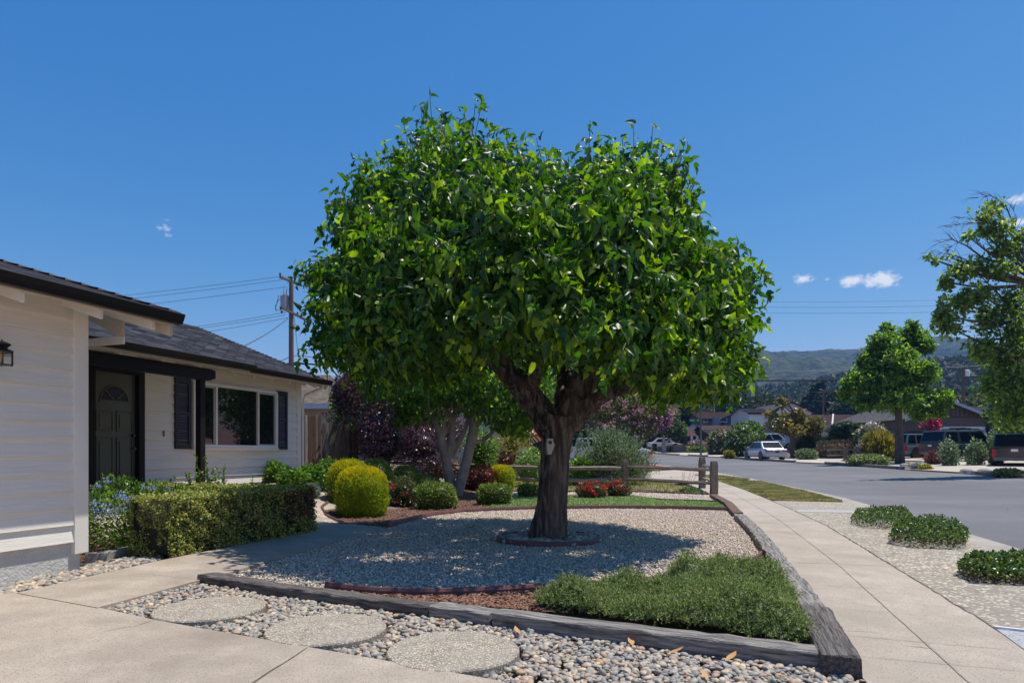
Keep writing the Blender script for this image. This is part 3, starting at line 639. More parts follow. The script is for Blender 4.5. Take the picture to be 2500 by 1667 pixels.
obj('corner_trim', MB().box(5.20, 5.36, GV - .045, GV + .1, .20, 2.9), TRIM, house, bevel=.004)
obj('main_wall', siding(5.4, 8.0, HV, .50, 3.3), SIDING, house)
obj('main_wall', siding(9.42, 13.95, HV, .60, 3.35), SIDING, house)
obj('main_wall', MB().box(8.3, 9.5, HV + .01, HV + .1, 2.82, 3.3), SIDING, house)
obj('main_wall', MB().box(13.95, 14.05, HV + .05, HV + 6, .4, 3.3), SIDING, house)
obj('corner_trim', MB().box(13.93, 14.09, HV - .045, HV + .12, .5, 3.2), TRIM, house, bevel=.004)
obj('foundation', MB().box(9.42, 14.03, HV + .012, HV + .2, .1, .60), FOUND, house)
obj('porch_floor', MB().box(7.4, 10.2, 8.9, HV + .3, .1, .56), mat('porch_floor', (.30, .28, .26), (.22, .2, .19), rough=.8, ns=4), house)
# roof: garage wing
gs, ms = .30, .385
z_e = 2.90
roof_plane('roof', (-3.5, 6.15, z_e), (6.01, 6.15, z_e), (6.01, 10.4, z_e + gs * 4.25), (-3.5, 10.4, z_e + gs * 4.25), SH_DARK, house)
mbc = MB()
for k in range(16):      # rake cap shingles, each a little proud
    t0, t1 = k * .27, k * .27 + .29; mbc.add([(5.88, 6.12 + t0, z_e + .02 + gs * t0 + .028), (6.06, 6.12 + t0, z_e + .005 + gs * t0 + .028), (6.06, 6.12 + t1, z_e + .005 + gs * t1), (5.88, 6.12 + t1, z_e + .02 + gs * t1),
        (5.88, 6.12 + t0, z_e + gs * t0 - .0), (6.06, 6.12 + t0, z_e + gs * t0 - .0)], [(0, 1, 2, 3), (4, 5, 1, 0)])
obj('rake_cap', mbc, mat('cap_shingle', (.13, .125, .13), (.2, .19, .19), rough=.9, ns=8, bump=.6, bs=60), house)
def gutter(x0, x1, y, z):
    prof = [(y, z), (y - .08, z), (y - .105, z + .05), (y - .125, z + .105), (y - .115, z + .118), (y - .10, z + .105), (y - .012, z + .105), (y, z + .118)]
    return MB().prism(prof, 0, x0, x1)
obj('gutter', gutter(-3.5, 6.03, 6.15, z_e - .115), GUTTERM, house)
obj('fascia', MB().box(-3.5, 5.99, 6.153, 6.175, z_e - .13, z_e - .045), CREAM, house)
def soffit(x0, x1, y0, y1, z0, s):
    return MB().add([(x0, y0, z0), (x1, y0, z0), (x1, y1, z0 + s * (y1 - y0)), (x0, y1, z0 + s * (y1 - y0)), (x0, y0, z0 + .02), (x1, y0, z0 + .02), (x1, y1, z0 + s * (y1 - y0) + .02), (x0, y1, z0 + s * (y1 - y0) + .02)],
                    [(0, 3, 2, 1), (4, 5, 6, 7), (0, 1, 5, 4), (1, 2, 6, 5), (2, 3, 7, 6), (3, 0, 4, 7)])
obj('soffit', soffit(-3.5, 5.98, 6.18, 10.2, z_e - .075, gs), CREAM, house)
def rafter(x, y0, y1, z0, s, d=.13):
    return MB().prism([(y0, z0 - .005), (y0, z0 - d), (y0 + .02, z0 - d - .01), (y1, z0 - d + s * (y1 - y0)), (y1, z0 - .005 + s * (y1 - y0))], 0, x - .02, x + .02)
for x in (.3, 1.1, 1.9, 2.7, 3.5, 4.3, 5.1, 5.75):
    obj('rafter_tail', rafter(x, 6.20, GV + (.02 if x < 5.3 else 3.0), z_e - .078, gs), TRIM, house)
obj('barge_board', rafter(5.975, 6.18, 10.3, z_e - .05, gs, .19), CREAM, house)
obj('gable_tie', MB().box(5.92, 5.95, 6.86, 10.2, 2.585, 2.675), TRIM, house); obj('gable_rafter', MB().prism([(6.86, 2.68), (6.92, 2.68), (7.6, 3.0), (10.2, 3.78), (10.2, 3.95), (6.86, 2.94)], 0, 5.915, 5.95), CREAM, house)
# roof: main block and lower porch part
zr = 3.12; R0 = (zr + ms * 4.3)
roof_plane('roof', (5.2, 9.8, zr), (14.46, 9.8, zr), (14.46, 14.1, R0), (5.2, 14.1, R0), SH_DARK, house)
roof_plane('roof', (14.46, 18.4, zr), (5.2, 18.4, zr), (5.2, 14.1, R0), (14.46, 14.1, R0), SH_DARK, house)
roof_plane('porch_roof', (5.2, 8.9, 3.01 - .02), (10.55, 8.9, 3.01 - .02), (10.55, 9.83, zr + .035), (5.2, 9.83, zr + .035), SH_DARK, house, th=.03)
mbc = MB()
for k in range(17):
    t0, t1 = k * .26, k * .26 + .28; mbc.add([(14.36, 9.78 + t0, zr + .012 + ms * t0 + .02), (14.50, 9.78 + t0, zr + ms * t0 + .02), (14.50, 9.78 + t1, zr + ms * t1 - .002), (14.36, 9.78 + t1, zr + .01 + ms * t1)], [(0, 1, 2, 3)])
obj('rake_cap', mbc, MC['cap_shingle'], house)
obj('gutter', gutter(10.4, 14.48, 9.8, zr - .115), GUTTERM, house); obj('gutter', gutter(5.2, 10.56, 8.9, 2.99 - .115), GUTTERM, house)
obj('soffit', soffit(10.5, 14.4, 9.83, HV, zr - .075, ms), CREAM, house); obj('soffit', soffit(5.3, 10.5, 8.93, HV, 2.99 - .055, .12), CREAM, house)
obj('fascia', MB().box(10.5, 14.42, 9.803, 9.82, zr - .16, zr - .045), CREAM, house); obj('fascia', MB().box(5.2, 10.5, 8.903, 8.925, 2.99 - .16, 2.99 - .03), CREAM, house)
for x in (6.9, 7.7, 8.5, 9.3, 10.1): obj('rafter_tail', rafter(x, 8.96, 9.5, 2.99 - .058, .12, .11), TRIM, house)
for x in (10.6, 11.2, 11.8, 12.4, 13.0, 13.6, 14.05): obj('rafter_tail', rafter(x, 9.88, HV + .02, zr - .078, ms, .12), TRIM, house)
obj('barge_board', rafter(14.42, 9.85, 14.1, zr - .05, ms, .16), CREAM, house)
obj('downspout', MB().tube([(14.2, 9.78, 3.0), (14.2, 9.8, 2.92), (14.12, 10.28, 2.74), (14.11, 10.32, 2.62), (14.11, 10.32, .6)], .035, 4), TRIM, house)
obj('gable_wall', MB().prism([(HV, 3.0), (18.0, 3.0), (14.1, R0 - .2)], 0, 13.97, 14.04), SIDING, house)
# porch beam and post
obj('porch_beam', MB().prism([(5.4, 2.825), (9.68, 2.825), (9.80, 2.80), (9.80, 2.66), (9.66, 2.61), (5.4, 2.61)], 1, 9.08, 9.22), DARKBROWN, house, bevel=.006)
obj('porch_post', MB().box(9.44, 9.56, 9.09, 9.21, .3, 2.61), DARKBROWN, house, bevel=.01)
# door
obj('door_frame', MB().box(7.9, 8.42, HV - .03, HV + .25, .55, 2.82).box(9.30, 9.42, HV - .03, HV + .25, .55, 2.82).box(8.42, 9.30, HV - .03, HV + .25, 2.72, 2.82), DARKBROWN, house)
door = thing('door', None, None); door.parent = house; door['label'] = 'olive green panelled front door with a fan light'
D0, D1, DY = 8.43, 9.29, HV + .07
mb = MB().box(D0, D1, DY, DY + .045, .58, 2.715); dc = (D0 + D1) / 2
dl = obj('leaf', mb, DOORG, door)
pn = MB()
for xa, xb in ((D0 + .08, dc - .05), (dc + .05, D1 - .08)):
    for za, zb in ((.75, 1.55), (1.68, 2.02)):
        pn.box(xa, xb, DY - .004, DY - .001, za, zb).box(xa - .012, xa, DY - .020, DY - .001, za - .012, zb + .012).box(xb, xb + .012, DY - .020, DY - .001, za - .012, zb + .012).box(xa, xb, DY - .020, DY - .001, za - .012, za - .001).box(xa, xb, DY - .020, DY - .001, zb + .001, zb + .012).box(xa + .05, xb - .05, DY - .018, DY - .0045, za + .05, zb - .05)
obj('raised_panels', pn, DOORG, dl, bevel=.008)
fan = MB(); vs = [(dc, DY - .006, 2.20)] + [(dc - .27 * math.cos(t), DY - .006, 2.20 + .27 * math.sin(t)) for t in np.linspace(0, math.pi, 17)]
fan.add(vs, [(0, i + 2, i + 1) for i in range(16)]); obj('fan_window', fan, DIMGLASS, dl)
mt = MB()
for t in (math.radians(45), math.radians(90), math.radians(135)): mt.beam((dc, DY - .014, 2.2), (dc + .28 * math.cos(t), DY - .014, 2.2 + .28 * math.sin(t)), .022, .018)
mt.tube([(dc - .28 * math.cos(t), DY - .012, 2.2 + .28 * math.sin(t)) for t in np.linspace(0, math.pi, 20)], .014, 6).beam((dc - .3, DY - .012, 2.2), (dc + .3, DY - .012, 2.2), .02, .03)
obj('glazing_bars', mt, DOORG, dl)
obj('handle', MB().tube([(D1 - .06, DY - .07, 1.36), (D1 - .06, DY - .004, 1.36)], [.034, .02], 10), BLACK, dl); obj('deadbolt', MB().tube([(D1 - .06, DY - .06, 1.60), (D1 - .06, DY - .004, 1.60)], [.03, .03], 10), BLACK, dl)
# window and shutters
win = thing('window', None, None); win.parent = house; W0, W1, Z0, Z1 = 10.52, 13.12, 1.39, 2.74; WY = HV - .07
fr = MB().box(W0, W1, WY - .02, WY + .06, Z1 - .06, Z1).box(W0, W1, WY - .03, WY + .06, Z0, Z0 + .06).box(W0, W0 + .06, WY - .03, WY + .06, Z0 + .06, Z1 - .06).box(W1 - .06, W1, WY - .03, WY + .06, Z0 + .06, Z1 - .06)
fr.box(11.13, 11.18, WY - .025, WY + .05, Z0 + .06, Z1 - .06).box(12.43, 12.47, WY - .025, WY + .05, Z0 + .06, Z1 - .06).box(W0 - .01, W1 + .01, WY - .05, WY + .03, Z0 - .05, Z0 - .001)
obj('window_frame', fr, TRIM, win, bevel=.003)
DK = mat('dark_sash', (.05, .05, .052), rough=.5)
for xa, xb in ((W0 + .063, 11.127), (11.183, 12.427), (12.473, W1 - .063)):
    obj('pane', MB().box(xa, xb, WY + .028, WY + .034, Z0 + .063, Z1 - .063), GLASS, win)
for xa, xb in ((W0 + .063, 11.127), (12.473, W1 - .063)):
    sa = MB(); sa.box(xa, xb, WY + .005, WY + .025, Z0 + .063, Z0 + .09).box(xa, xb, WY + .005, WY + .025, Z1 - .1, Z1 - .065).box(xb - .03, xb, WY + .005, WY + .025, Z0 + .09, Z1 - .1); obj('sash', sa, GREYM, win)
SHUT = mat('shutter_paint', (.018, .015, .020), rough=.5); LOUV = mat('louvre_paint', (.055, .060, .12), rough=.45)
def shutter(x0, x1):
    s_ = thing('shutter', None, None); s_.parent = house; y = HV - .022; z0, z1 = 1.36, 2.77
    obj('shutter_frame', MB().box(x0, x0 + .07, y - .04, y, z0, z1).box(x1 - .07, x1, y - .04, y, z0, z1).box(x0 + .07, x1 - .07, y - .04, y, z0, z0 + .1).box(x0 + .07, x1 - .07, y - .04, y, z1 - .1, z1).box(x0 + .07, x1 - .07, y - .04, y, 2.02, 2.09), SHUT, s_, bevel=.003)
    lo = MB()
    for za, zb in ((z0 + .1, 2.02), (2.09, z1 - .1)):
        z = za + .01
        while z < zb - .02: lo.add([(x0 + .07, y - .035, z), (x1 - .07, y - .035, z), (x1 - .07, y - .008, z + .03), (x0 + .07, y - .008, z + .03)], [(0, 1, 2, 3)]); z += .032
    obj('louvres', lo, LOUV, s_)
shutter(10.10, 10.50); shutter(13.14, 13.53)
obj('doorbell', MB().box(9.83, 9.87, HV - .04, HV - .018, 1.60, 1.72), mat('brass', (.22, .19, .12), rough=.5), house, bevel=.01)
# wall lantern (its own thing, fixed to the garage wall)
def loc_h(u, v, z): c, s_ = math.cos(HA), math.sin(HA); return (u * c - v * s_, u * s_ + v * c, z)
az0 = math.atan((5 - CX) / F); dd = math.radians(18.5) - az0; vL = 6.57; uL = vL / math.tan(dd)
lx, ly, _ = loc_h(uL, vL, 0); zt = CH + (HY - 828) / F * ly; zb = CH + (HY - 890) / F * ly
ln_ = thing('wall_lantern', 'black hexagonal glass wall lantern on the white garage wall at the left edge', 'wall lamp', (lx, ly, zb), HA); Hh = zt - zb
obj('cap', MB().lathe([(.004, Hh), (.008, Hh * .93), (.02, Hh * .92), (.075, Hh * .82), (.078, Hh * .78), (.045, Hh * .68), (.05, Hh * .62), (.095, Hh * .55), (.10, Hh * .52)], 6), BLACK, ln_)
fr = MB()
for k in range(6):
    t, t2 = k * math.pi / 3, (k + 1) * math.pi / 3; p, q = (.09 * math.cos(t), .09 * math.sin(t)), (.09 * math.cos(t2), .09 * math.sin(t2))
    fr.tube([(p[0], p[1], -.01), (p[0], p[1], Hh * .53)], .0055, 5)
    for zz in (.0, Hh * .40, Hh * .50): fr.tube([(p[0], p[1], zz), (q[0], q[1], zz)], .0035, 5)
obj('cage', fr, BLACK, ln_); obj('bulb', MB().lathe([(.012, .02), (.012, .07), (.022, .10), (.018, .14), (.003, .17)], 10), mat('amber_bulb', (.6, .35, .12), rough=.3), ln_, smooth=True)
obj('base', MB().lathe([(.085, -.004), (.09, .004)], 6), BLACK, ln_); obj('bracket', MB().tube([(0, 0, Hh * .72), (0, .1, Hh * .74), (0, .17, Hh * .6)], .012, 6).box(-.045, .045, .15, .168, Hh * .35, Hh * .8), BLACK, ln_)

# ------------------------------------------------------------------ board fence left, rail fence
OLDWOOD = [mat('old_board_%s' % k, c1, c2, rough=.95, ns=5, stretch=(7, 7, .8), bump=1, bs=14, detail=9) for k, c1, c2 in (('brown', (.06, .036, .024), (.13, .085, .06)), ('grey', (.10, .082, .07), (.22, .19, .17)), ('pale', (.16, .14, .13), (.36, .34, .33)))]
def board_fence(p0, p1, zt, label, nb, trellis=False):
    p0, p1 = Vector(p0), Vector(p1); d = p1 - p0; L_ = d.length; a_ = math.atan2(d.y, d.x)
    t = thing('board_fence', label, 'fence', (p0.x, p0.y, 0), a_); w = L_ / nb
    for k in range(nb):
        zj = zt + random.uniform(-.015, .015); zb_ = g(p0.x + d.x * k / nb, p0.y + d.y * k / nb) - .05
        prof = [(k * w + .004, zb_), ((k + 1) * w - .004, zb_), ((k + 1) * w - .004, zj - .03), ((k + 1) * w - .03, zj), (k * w + .03, zj), (k * w + .004, zj - .03)]
        obj('board', MB().prism(prof, 1, -.01 + random.uniform(-.006, .006), .012), OLDWOOD[random.choice((0, 0, 1, 1, 2))], t)
    obj('rail', MB().box(0, L_, .013, .06, zt - .3, zt - .2), OLDWOOD[0], t); obj('rail', MB().box(0, L_, .013, .06, .8, .9), OLDWOOD[0], t)
    if trellis:
        mb = MB()
        for k in range(int(L_ / .13)): mb.beam((k * .13, .03, zt + .30), (k * .13 + .30, .03, zt + .01), .03, .012, (0, 1, 0))
        mb.box(0, L_, .02, .05, zt + .30, zt + .34); obj('lattice', mb, OLDWOOD[1], t)
    return t
a0, a1, a2 = at(731, 1100, 18.9), at(783, 1100, 19.6), at(868, 1100, 20.2)
board_fence(a0.xy, a1.xy, CH + (HY - 1012) / F * 19.0, 'tall weathered board fence panel beside the house corner', 8)
board_fence(a1.xy + Vector((.03, 0)), a2.xy, CH + (HY - 1034) / F * 19.8, 'lower weathered board fence panel with lattice on top', 10, True)
obj('post', MB().box(-.06, .06, -.06, .06, 0, 2.6), mat('red_post', (.16, .06, .035), rough=.9), None, loc=(a2.x, a2.y, .3)); bpy.data.objects['post'].name = 'trellis_post'; tag(bpy.data.objects['trellis_post'], 'reddish wooden post at the end of the lattice fence', 'post')

def rail_post(loc, h, w=.20, ang=0.0, label='', grp=None):
    n = 9; mb = MB(); vs = []
    for i in range(n + 1):
        z = -.1 + (h + .1) * i / n; k = 1 - (.0 if i < n else .22)
        for sx, sy in ((-1, -1), (1, -1), (1, 1), (-1, 1)): vs.append((sx * w / 2 * k + random.uniform(-.006, .006), sy * w / 2 * k + random.uniform(-.006, .006), z))
    fs = [(i * 4 + k, i * 4 + (k + 1) % 4, (i + 1) * 4 + (k + 1) % 4, (i + 1) * 4 + k) for i in range(n) for k in range(4)] + [(0, 3, 2, 1), tuple(n * 4 + k for k in range(4))]
    return mb.add(vs, fs)
POSTW = mat('rail_post_wood', (.13, .095, .07), (.31, .245, .19), rough=.95, ns=6, stretch=(7, 7, .9), bump=1, bs=14, detail=9)
RAILX = mat('rail_wood', (.14, .11, .088), (.36, .30, .25), rough=.95, ns=6, stretch=(.7, 8, 8), bump=1, bs=14, detail=9)
def rail(a_, b_, t, r=.068, grp=None):
    a_, b_ = Vector(a_), Vector(b_); n = 8; pts = [a_.lerp(b_, i / n) + Vector((0, 0, random.uniform(-.012, .012))) for i in range(n + 1)]
    mb = MB().tube(pts, [r * random.uniform(.85, 1.08) * (.55 if i in (0, n) else 1) for i in range(n + 1)], 6)
    o = obj('rail', mb, RAILX); d = b_ - a_; orient(o, math.atan2(d.y, d.x), (a_.x, a_.y, a_.z)); mw = o.matrix_world.copy(); o.parent = t; o.matrix_parent_inverse = t.matrix_world.inverted(); return o
rf = thing('rail_fence', 'weathered split rail fence across the garden behind the red flowers', 'fence', (0, 0, 0))
f0, f1, f2, f3, f4 = G(1743, 1207), G(1527, 1191), at(1322, 1185, 22.6), at(1130, 1183, 23.6), at(945, 1180, 24.6)
hs = [1.02, 1.0, .95, .95, 1.0]
for p, h in zip((f0, f1, f2, f3, f4), hs):
    o = obj('post', rail_post(None, h), POSTW, rf, loc=(p.x, p.y, g(p.x, p.y)))
for (p, q), (za, zb) in zip(((f0, f1), (f1, f2), (f2, f3), (f3, f4)), ((.76, .76), (.70, .74), (.74, .80), (.80, .86))):
    for dz in (0, -.43): rail((p.x, p.y, g(p.x, p.y) + za + dz), (q.x, q.y, g(q.x, q.y) + zb + dz), rf)
rf2 = thing('rail_fence', 'short return of the rail fence behind its last post by the sidewalk', 'fence', (0, 0, 0)); f5 = G(1714, 1192)
obj('post', rail_post(None, 1.12), POSTW, rf2, loc=(f5.x, f5.y, 0))
for dz in (.84, .40): rail((f5.x, f5.y, dz), (f0.x, f0.y + .05, dz - .02), rf2, .04)
# ------------------------------------------------------------------ foliage tools
DIA = (np.array([(0, 0, 0), (.34, .45, .07), (0, 1, -.06), (-.34, .45, .07)]), np.array([(0, 1, 2), (0, 2, 3)]))
NEEDLE = (np.array([(-.10, 0, 0), (.10, 0, 0), (0, 1, .05), (0, .1, .12), (0, .9, -.1)]), np.array([(0, 1, 2), (3, 0, 4)]))
TUFT = (np.array([(0, 0, 0), (.16, .35, .06), (.05, 1, 0), (-.05, .95, .1), (-.2, .4, -.05), (.3, .7, .15), (-.32, .75, .1)]), np.array([(0, 1, 2), (0, 3, 4), (0, 5, 1), (0, 4, 6)]))
def half(pts): return [(x, y, 0) for x, y in pts]
def lobed():
    R_ = [(.22, -.10), (.44, .04), (.56, .42), (.20, .36), (.34, .70), (0, 1.1)]; mids = [(0, 0), (0, .38), (0, .68)]
    vs = [(x, y) for x, y in mids] + R_ + [(-x, y) for x, y in R_[:-1]]
    f = [(0, 3, 1), (3, 4, 1), (4, 5, 1), (5, 6, 1), (1, 6, 2), (6, 7, 2), (7, 8, 2)]
    g_ = [(0, 1, 9), (9, 1, 10), (10, 1, 11), (11, 1, 12), (1, 2, 12), (12, 2, 13), (13, 2, 8)]
    V = np.array([(x * .78, y * 1.15, .50 * abs(x) - .44 * y * y) for x, y in vs]); return V, np.array(f + g_)
def lobed2():
    R_ = [(.24, -.05), (.40, .18), (.36, .50), (.20, .80), (0, 1.08)]; vs = [(0, 0), (0, .4), (0, .75)] + R_ + [(-x, y) for x, y in R_[:-1]]
    f = [(0, 3, 1), (3, 4, 1), (4, 5, 1), (5, 2, 1), (5, 6, 2), (6, 7, 2), (0, 1, 8), (8, 1, 9), (9, 1, 10), (10, 1, 2), (10, 2, 11), (11, 2, 7)]
    return np.array([(x * .72, y * 1.15, .50 * abs(x) - .5 * y * y) for x, y in vs]), np.array(f)
LOB, LOB2 = lobed(), lobed2()
OVAL = (np.array([(0, 0, 0), (.26, .3, .09), (.24, .65, .05), (0, 1, -.12), (-.24, .65, .05), (-.26, .3, .09), (0, .5, -.02)]), np.array([(0, 1, 6), (1, 2, 6), (2, 3, 6), (3, 4, 6), (4, 5, 6), (5, 0, 6)]))
def superr(d, p): return 1 / (np.abs(d) ** p).sum(1) ** (1 / p)
def puff(c, r, n, leaf, size, p=2.0, shell=.72, amp=.12, freq=2.4, out=1.0, up=.2, jit=.7, seed=1, zmin=None, core=.0, spiky=0.0, half=False):
    """leaves spread through the outer part of a lumpy superellipsoid; returns (V, T)"""
    c = np.array(c, float); r = np.array(r, float)
    d = norm(rng.normal(size=(n, 3)));
    if half: d[:, 2] = np.abs(d[:, 2])
    rad = superr(d, p) * (1 + amp * lump(d, freq, seed)); u = shell + (1 - shell) * rng.random(n) ** .6
    u = u * (1 + spiky * rng.random(n) ** 4)
    pos = c + d * (rad * u)[:, None] * r
    ax = norm(norm(d / r) * out + np.array([0, 0, up]) + rng.normal(size=(n, 3)) * jit)
    nh = norm(norm(d / r) * .6 + rng.normal(size=(n, 3)) * .7 + np.array([0, 0, .5]))
    if zmin is not None:
        k = pos[:, 2] > zmin; pos, ax, nh = pos[k], ax[k], nh[k]
    s = size * rng.uniform(.6, 1.25, len(pos))
    parts = [batch(leaf[0], leaf[1], pos, frames(ax, nh), s)]
    if core:
        dv = ICO3[0]; rr = superr(dv, p) * (1 + amp * lump(dv, freq, seed)) * core; cv = c + dv * rr[:, None] * r
        if zmin is not None: cv[:, 2] = np.maximum(cv[:, 2], zmin - .05)
        parts.append((cv, ICO3[1]))
    return cat(*parts)

# leaf colours
THUJA = leafmat('golden_thuja', (.09, .15, .010), (.44, .50, .018), .38, (1.8, 1.8, .8), mid=(.24, .33, .014), rough=.6)
THUJAT = leafmat('golden_thuja_tip', (.46, .48, .012), (.85, .72, .015), .35, (1.5, 1.4, .8), rough=.6)
DKG = leafmat('dark_clipped', (.018, .040, .010), (.07, .11, .03), .3, (1.8, 2.0, 1), mid=(.035, .07, .018), rough=.5)
BOX = leafmat('boxwood', (.030, .065, .012), (.36, .43, .08), .35, (1.9, 2.0, 1), mid=(.09, .14, .03), rough=.42)
BOXT = leafmat('hedge_leaf', (.05, .08, .02), (.72, .66, .24), .34, (1.8, 1.8, 1), mid=(.24, .30, .07), rough=.5)
BOXB = leafmat('browned_leaf', (.10, .06, .03), (.26, .16, .10), .25, (1.4, 1.3, 1), rough=.7)
GLOSSY = leafmat('glossy_leaf', (.03, .08, .012), (.22, .33, .05), .4, (2, 2.2, 1), mid=(.09, .18, .025), rough=.35)
PURPLE = leafmat('purple_leaf', (.026, .013, .018), (.26, .17, .20), .25, (1.9, 1.2, 1.4), mid=(.075, .042, .055), rough=.32)
ROSEL = leafmat('rose_leaf', (.03, .06, .02), (.20, .14, .07), .3, (1.8, 1.8, 1), mid=(.08, .12, .05), rough=.4)
RED = mat('red_petal', (.62, .010, .015), island=[(.78, .03, .03)], rough=.55, trans=(.3, (1.2, 1, 1)))
REDD = leafmat('bronze_leaf', (.06, .022, .015), (.16, .06, .03), .3, (1.6, 1.2, 1), rough=.45)
SILVER = leafmat('silver_leaf', (.20, .25, .23), (.42, .50, .46), .2, (1.2, 1.3, 1.2), rough=.8)
ROSEM = leafmat('rosemary_leaf', (.055, .085, .045), (.42, .50, .31), .3, (1.5, 1.6, 1.1), mid=(.18, .24, .13), rough=.6)
JUNI = leafmat('juniper_leaf', (.035, .060, .022), (.42, .48, .19), .3, (1.8, 1.9, 1), mid=(.15, .21, .07), rough=.6)
TREEL = mat('mulberry_leaf', (.016, .052, .006), island=[(.030, .088, .007), (.050, .125, .008), (.22, .33, .012)], rough=.38, spec=.45, trans=(.40, (3.0, 3.1, .6)))
TREEL2 = leafmat('back_tree_leaf', (.035, .085, .014), (.17, .27, .03), .52, (2.6, 2.8, 1.0), mid=(.08, .16, .022), rough=.34)
BARK = mat('mulberry_bark', (.012, .010, .010), (.165, .140, .122), rough=.95, ns=10, stretch=(1.6, 1.6, .28), bump=1, bs=11, bdist=.10, detail=10, ramp=(.44, .60), big=((.22, .155, .11), 1.5, .5))
BARKG = mat('grey_smooth_bark', (.27, .225, .18), (.38, .33, .275), rough=.85, ns=4, bump=.5, bs=16, bdist=.02, big=((.17, .14, .12), 1.5, .5))
BARKD = mat('dark_bark', (.07, .055, .045), (.14, .11, .09), rough=.95, ns=8, stretch=(1, 1, .3), bump=1, bs=12, bdist=.03)
TWIG = mat('green_twig', (.12, .14, .05), rough=.7)

def remeshed(name, mb, m, parent, vox, amp, fr, flute=0.0, iters=4, axis=None):
    """joined tubes -> one continuous skin with bark relief"""
    me = bpy.data.meshes.new(name); me.from_pydata(mb.v, [], mb.f); me.update(); o = bpy.data.objects.new(name, me); COL.objects.link(o)
    r = o.modifiers.new('r', 'REMESH'); r.mode = 'VOXEL'; r.voxel_size = vox; s_ = o.modifiers.new('s', 'SMOOTH'); s_.iterations = iters; s_.factor = .6
    dg = bpy.context.evaluated_depsgraph_get(); me2 = bpy.data.meshes.new_from_object(o.evaluated_get(dg)); bpy.data.objects.remove(o); bpy.data.meshes.remove(me)
    n = len(me2.vertices); co = np.empty(n * 3); me2.vertices.foreach_get('co', co); co = co.reshape(-1, 3); no = np.empty(n * 3); me2.vertex_normals.foreach_get('vector', no); no = no.reshape(-1, 3)
    for i in range(n):
        p = co[i]; k = noise.fractal(Vector((p[0] * fr, p[1] * fr, p[2] * fr * .38)), 1.0, 2.0, 4) * amp
        k += noise.noise(Vector((p[0] * 2.3, p[1] * 2.3, p[2] * 1.1))) * amp * 2.2
        if flute: k += flute * (abs(noise.noise(Vector((p[0] * 9, p[1] * 9, p[2] * 1.1)))) - .25)
        co[i] = p + no[i] * k
    if parent is not None: co = co - np.array(parent.location)
    me2.vertices.foreach_set('co', co.ravel()); me2.polygons.foreach_set('use_smooth', [True] * len(me2.polygons)); me2.update(); me2.name = name
    return link(name, me2, m, parent)
def bez(a, b, c, n=6): return [(1 - t) ** 2 * a + 2 * t * (1 - t) * b + t * t * c for t in np.linspace(0, 1, n)]

# ------------------------------------------------------------------ the big mulberry
TY = 9.6
def W(px, py, y=TY): return np.array([(px - CX) / F * y, y, CH - (py - HY) / F * y])
tree = thing('mulberry_tree', 'big broad green tree with a dark thick trunk in the middle of the gravel bed', 'tree', (.54, 9.62, 0))
tk = MB()
trunk = [W(1337, 1345), W(1338, 1300), W(1344, 1240), W(1350, 1180), W(1357, 1120), W(1363, 1060), W(1366, 1015)]; tr = [.38, .28, .235, .212, .208, .228, .28]
tk.tube([Vector(p) for p in trunk], tr, 14)
limbs = [([W(1350, 1050), W(1322, 1005), W(1280, 950, 9.5), W(1238, 905, 9.4), W(1200, 860, 9.3), W(1165, 800, 9.2)], [.26, .235, .215, .20, .17, .11]),
         ([W(1385, 1050), W(1398, 990), W(1425, 935, 9.7), W(1440, 890, 9.8), W(1450, 840, 9.9), W(1465, 770, 10)], [.25, .235, .215, .20, .16, .1]),
         ([W(1385, 1040), W(1415, 1005, 9.5), W(1465, 970, 9.3), W(1525, 945, 9.1), W(1585, 922, 8.9), W(1640, 880, 8.8)], [.2, .165, .135, .12, .10, .06]),
         ([W(1290, 960, 9.5), W(1305, 920, 9.2), W(1315, 880, 8.9), W(1325, 830, 8.6)], [.13, .12, .11, .07]),
         ([W(1370, 1040), W(1375, 985, 10.1), W(1380, 920, 10.8), W(1390, 850, 11.5)], [.22, .18, .15, .09]),
         ([W(1210, 880, 9.3), W(1120, 830, 9.3), W(1030, 790, 9.3)], [.12, .09, .06]), ([W(1240, 905, 9.5), W(1180, 850, 10.4), W(1120, 800, 11.4)], [.12, .09, .06]),
         ([W(1430, 900, 9.7), W(1470, 850, 9.0), W(1500, 810, 8.2)], [.13, .1, .06]), ([W(1445, 860, 9.8), W(1540, 810, 10.5), W(1620, 770, 11.2)], [.13, .1, .06])]
for p, r in limbs: tk.tube([Vector(q) for q in p], [k * .84 for k in r], 12)
for px, py, r, y in ((1326, 1025, .16, 9.45), (1418, 935, .17, 9.62), (1300, 890, .11, 9.15), (1402, 1032, .11, 9.45), (1245, 925, .13, 9.35), (1590, 925, .09, 8.9)):
    V, T = ICO2; c = W(px, py, y); tk.add([tuple(c + v * r) for v in V], [tuple(t) for t in T])
remeshed('trunk', tk, BARK, tree, .018, .015, 8.0, flute=.034)

